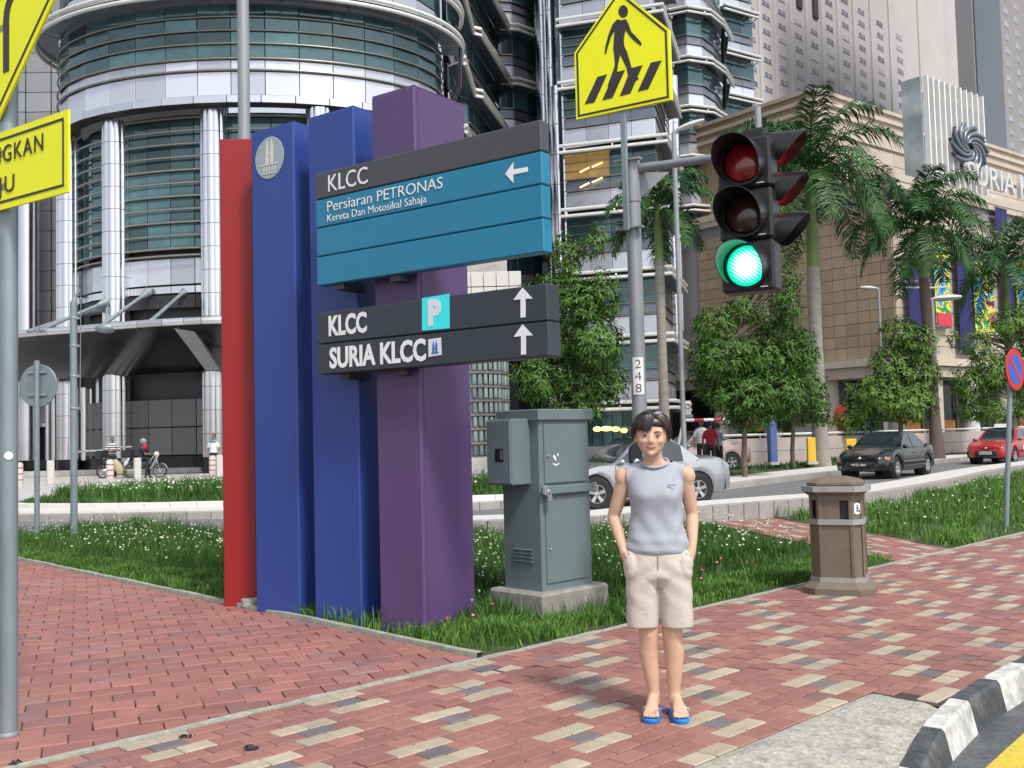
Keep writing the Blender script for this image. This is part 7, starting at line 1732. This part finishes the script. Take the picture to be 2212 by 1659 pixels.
b = MB(); b.loft(erings([(0, 0, 1.38, .186, .112, .115), (0, 0, 1.43, .178, .096, .10), (0, 0, 1.475, .09, .066, .07)], 20), True, True); b.build('shoulder_yoke', M_ltl, sw_, smooth=True)
figure('man in a white shirt beyond the silver car, left of the red vest', ploc(1516, 34.5, .15), .1, M_wsh, M_navyj, hang, 1.80)
figure('man in a red vest and dark trousers seen from behind, beyond the silver car', ploc(1535, 33.0, .15), 2.7, M_rvest, M_blackp, hang, 1.72)
figure('man in a light blue shirt turned sideways, right of the red vest', ploc(1553, 33.4, .15), 1.9, M_lbl, M_navyj, [(-1, (-.22, -.06, 1.12), (-.2, -.3, 1.2)), (1, (.24, .02, 1.10), (.25, -.03, .84))], 1.66)
# motorcycles
def motorcycle(label, loc, rz):
    t = thing('motorcycle', label, 'motorcycle', loc, rz=rz, group='motorcycles parked on the plaza')      # faces +x
    for wx in (.62, -.62):
        b = MB(); b.lathe([(.235, -.035), (.285, -.028), (.285, .028), (.235, .035)], (wx, 0, .285), 26, False, ax=(0, 1, 0)); b.lathe([(.285, -.028), (.29, 0), (.285, .028)], (wx, 0, .285), 26, False, ax=(0, 1, 0)); w_ = b.build('wheel', M_tyre, t, smooth=40)
        b = MB(); b.lathe([(.225, -.02), (.24, -.022), (.24, .022), (.225, .02), (.225, -.02)], (wx, 0, .285), 26, False, ax=(0, 1, 0)); b.lathe([(.05, -.05), (.05, .05)], (wx, 0, .285), 10, True, ax=(0, 1, 0))
        for k in range(10): a = k * PI / 5; b.tube([V3((wx + .05 * math.cos(a), 0, .285 + .05 * math.sin(a))), V3((wx + .23 * math.cos(a + .2), 0, .285 + .23 * math.sin(a + .2)))], .005, 4)
        b.build('spokes', M_rim, w_)
    b = MB(); b.tube([(.40, 0, .95), (.62, 0, .285)], .03, 8); b.tube([(.40, 0, .92), (.1, 0, .5), (-.25, 0, .48), (-.62, 0, .30)], .035, 8); b.build('frame', M_galv2, t, smooth=True)
    b = MB(); b.loft(erings([(0, 0, .48, .3, .11, .11), (-.1, 0, .62, .42, .12, .12), (-.22, 0, .72, .40, .10, .10)], 20), True, True); b.build('body', mat('dark_green_plastic', (.03, .07, .07), .35), t, smooth=True)
    b = MB(); b.loft([[V3((x + .02 * math.cos(a), .20 * sy, z)) for a, sy in ((0, -1), (.5, -.5), (1, 0), (.5, .5), (0, 1))] for x, z in ((.50, .92), (.44, .75), (.34, .55), (.22, .36))], False); b.build('leg_shield', M_wsh, t, smooth=True)
    b = MB(); b.ball((.48, 0, .96), (.12, .11, .12), 12, 8); b.build('headlamp', M_hl, t, smooth=True)
    b = MB(); b.tube([(.36, -.32, 1.0), (.42, 0, 1.03), (.36, .32, 1.0)], .016, 7); b.build('handlebar', M_blackp, t)
    b = MB(); b.loft([[V3((.62 + .31 * math.cos(a), y, .285 + .31 * math.sin(a))) for a in [.3 + q * .25 for q in range(9)]] for y in (-.05, .05)], False); b.build('mudguard', M_wsh, t)
    b = MB(); b.box((-.2, 0, .78), (.62, .24, .09), bev=.03); b.build('seat', M_blackp, t)
    b = MB(); b.box((-.66, 0, 1.0), (.42, .40, .32), bev=.05); b.build('top_box', M_blackp, t)
    b = MB(); b.tube([(-.1, -.14, .32), (-.75, -.16, .34)], [.03, .05], 9); b.build('exhaust', M_steel, t, smooth=True)
    return t
mb = ploc(312, 41.8, .225); motorcycle('white fronted motorcycle with a black top box carrying the helmeted rider', mb, .06)
mb2 = ploc(252, 43.0, .225); motorcycle('motorcycle parked further left behind the round bollard', mb2, .9)
_, br_, hc_, _ = figure('motorcyclist in a dark jacket and grey helmet sitting on the white fronted motorcycle', mb + V3((-.14, -.02, 0)), PI / 2 + .06, M_navyj, M_navyj, [(-1, (-.26, -.26, 1.0), (-.27, -.48, 1.0)), (1, (.26, -.26, 1.0), (.27, -.48, 1.0))], 1.66, hair=None, pose='ride')
b = MB(); b.ball(hc_ + V3((0, .01, .025)), (.125, .14, .135), 16, 10); b.build('helmet', mat('grey_helmet', (.22, .23, .24), .25, coat=.6), br_, smooth=True)
b = MB(); b.ball(hc_ + V3((0, -.06, -.20)), (.15, .10, .15), 12, 8); b.build('red_scarf', M_rvest, br_, smooth=True)
sk = thing('sack', 'tan cloth sack hanging on the parked motorcycle behind the round bollard', 'sack', ploc(254, 41.6, .3)); b = MB(); b.loft(erings(lerp_specs([(.1, 0, .1, .10, .1, .1), (.06, 0, .3, .17, .14, .14), (-.02, 0, .55, .14, .12, .12), (-.1, 0, .72, .05, .05, .05)], 3), 16), True, True); b.build('cloth', mat('tan_cloth', (.42, .34, .22), .9, var=.15), sk, smooth=True)
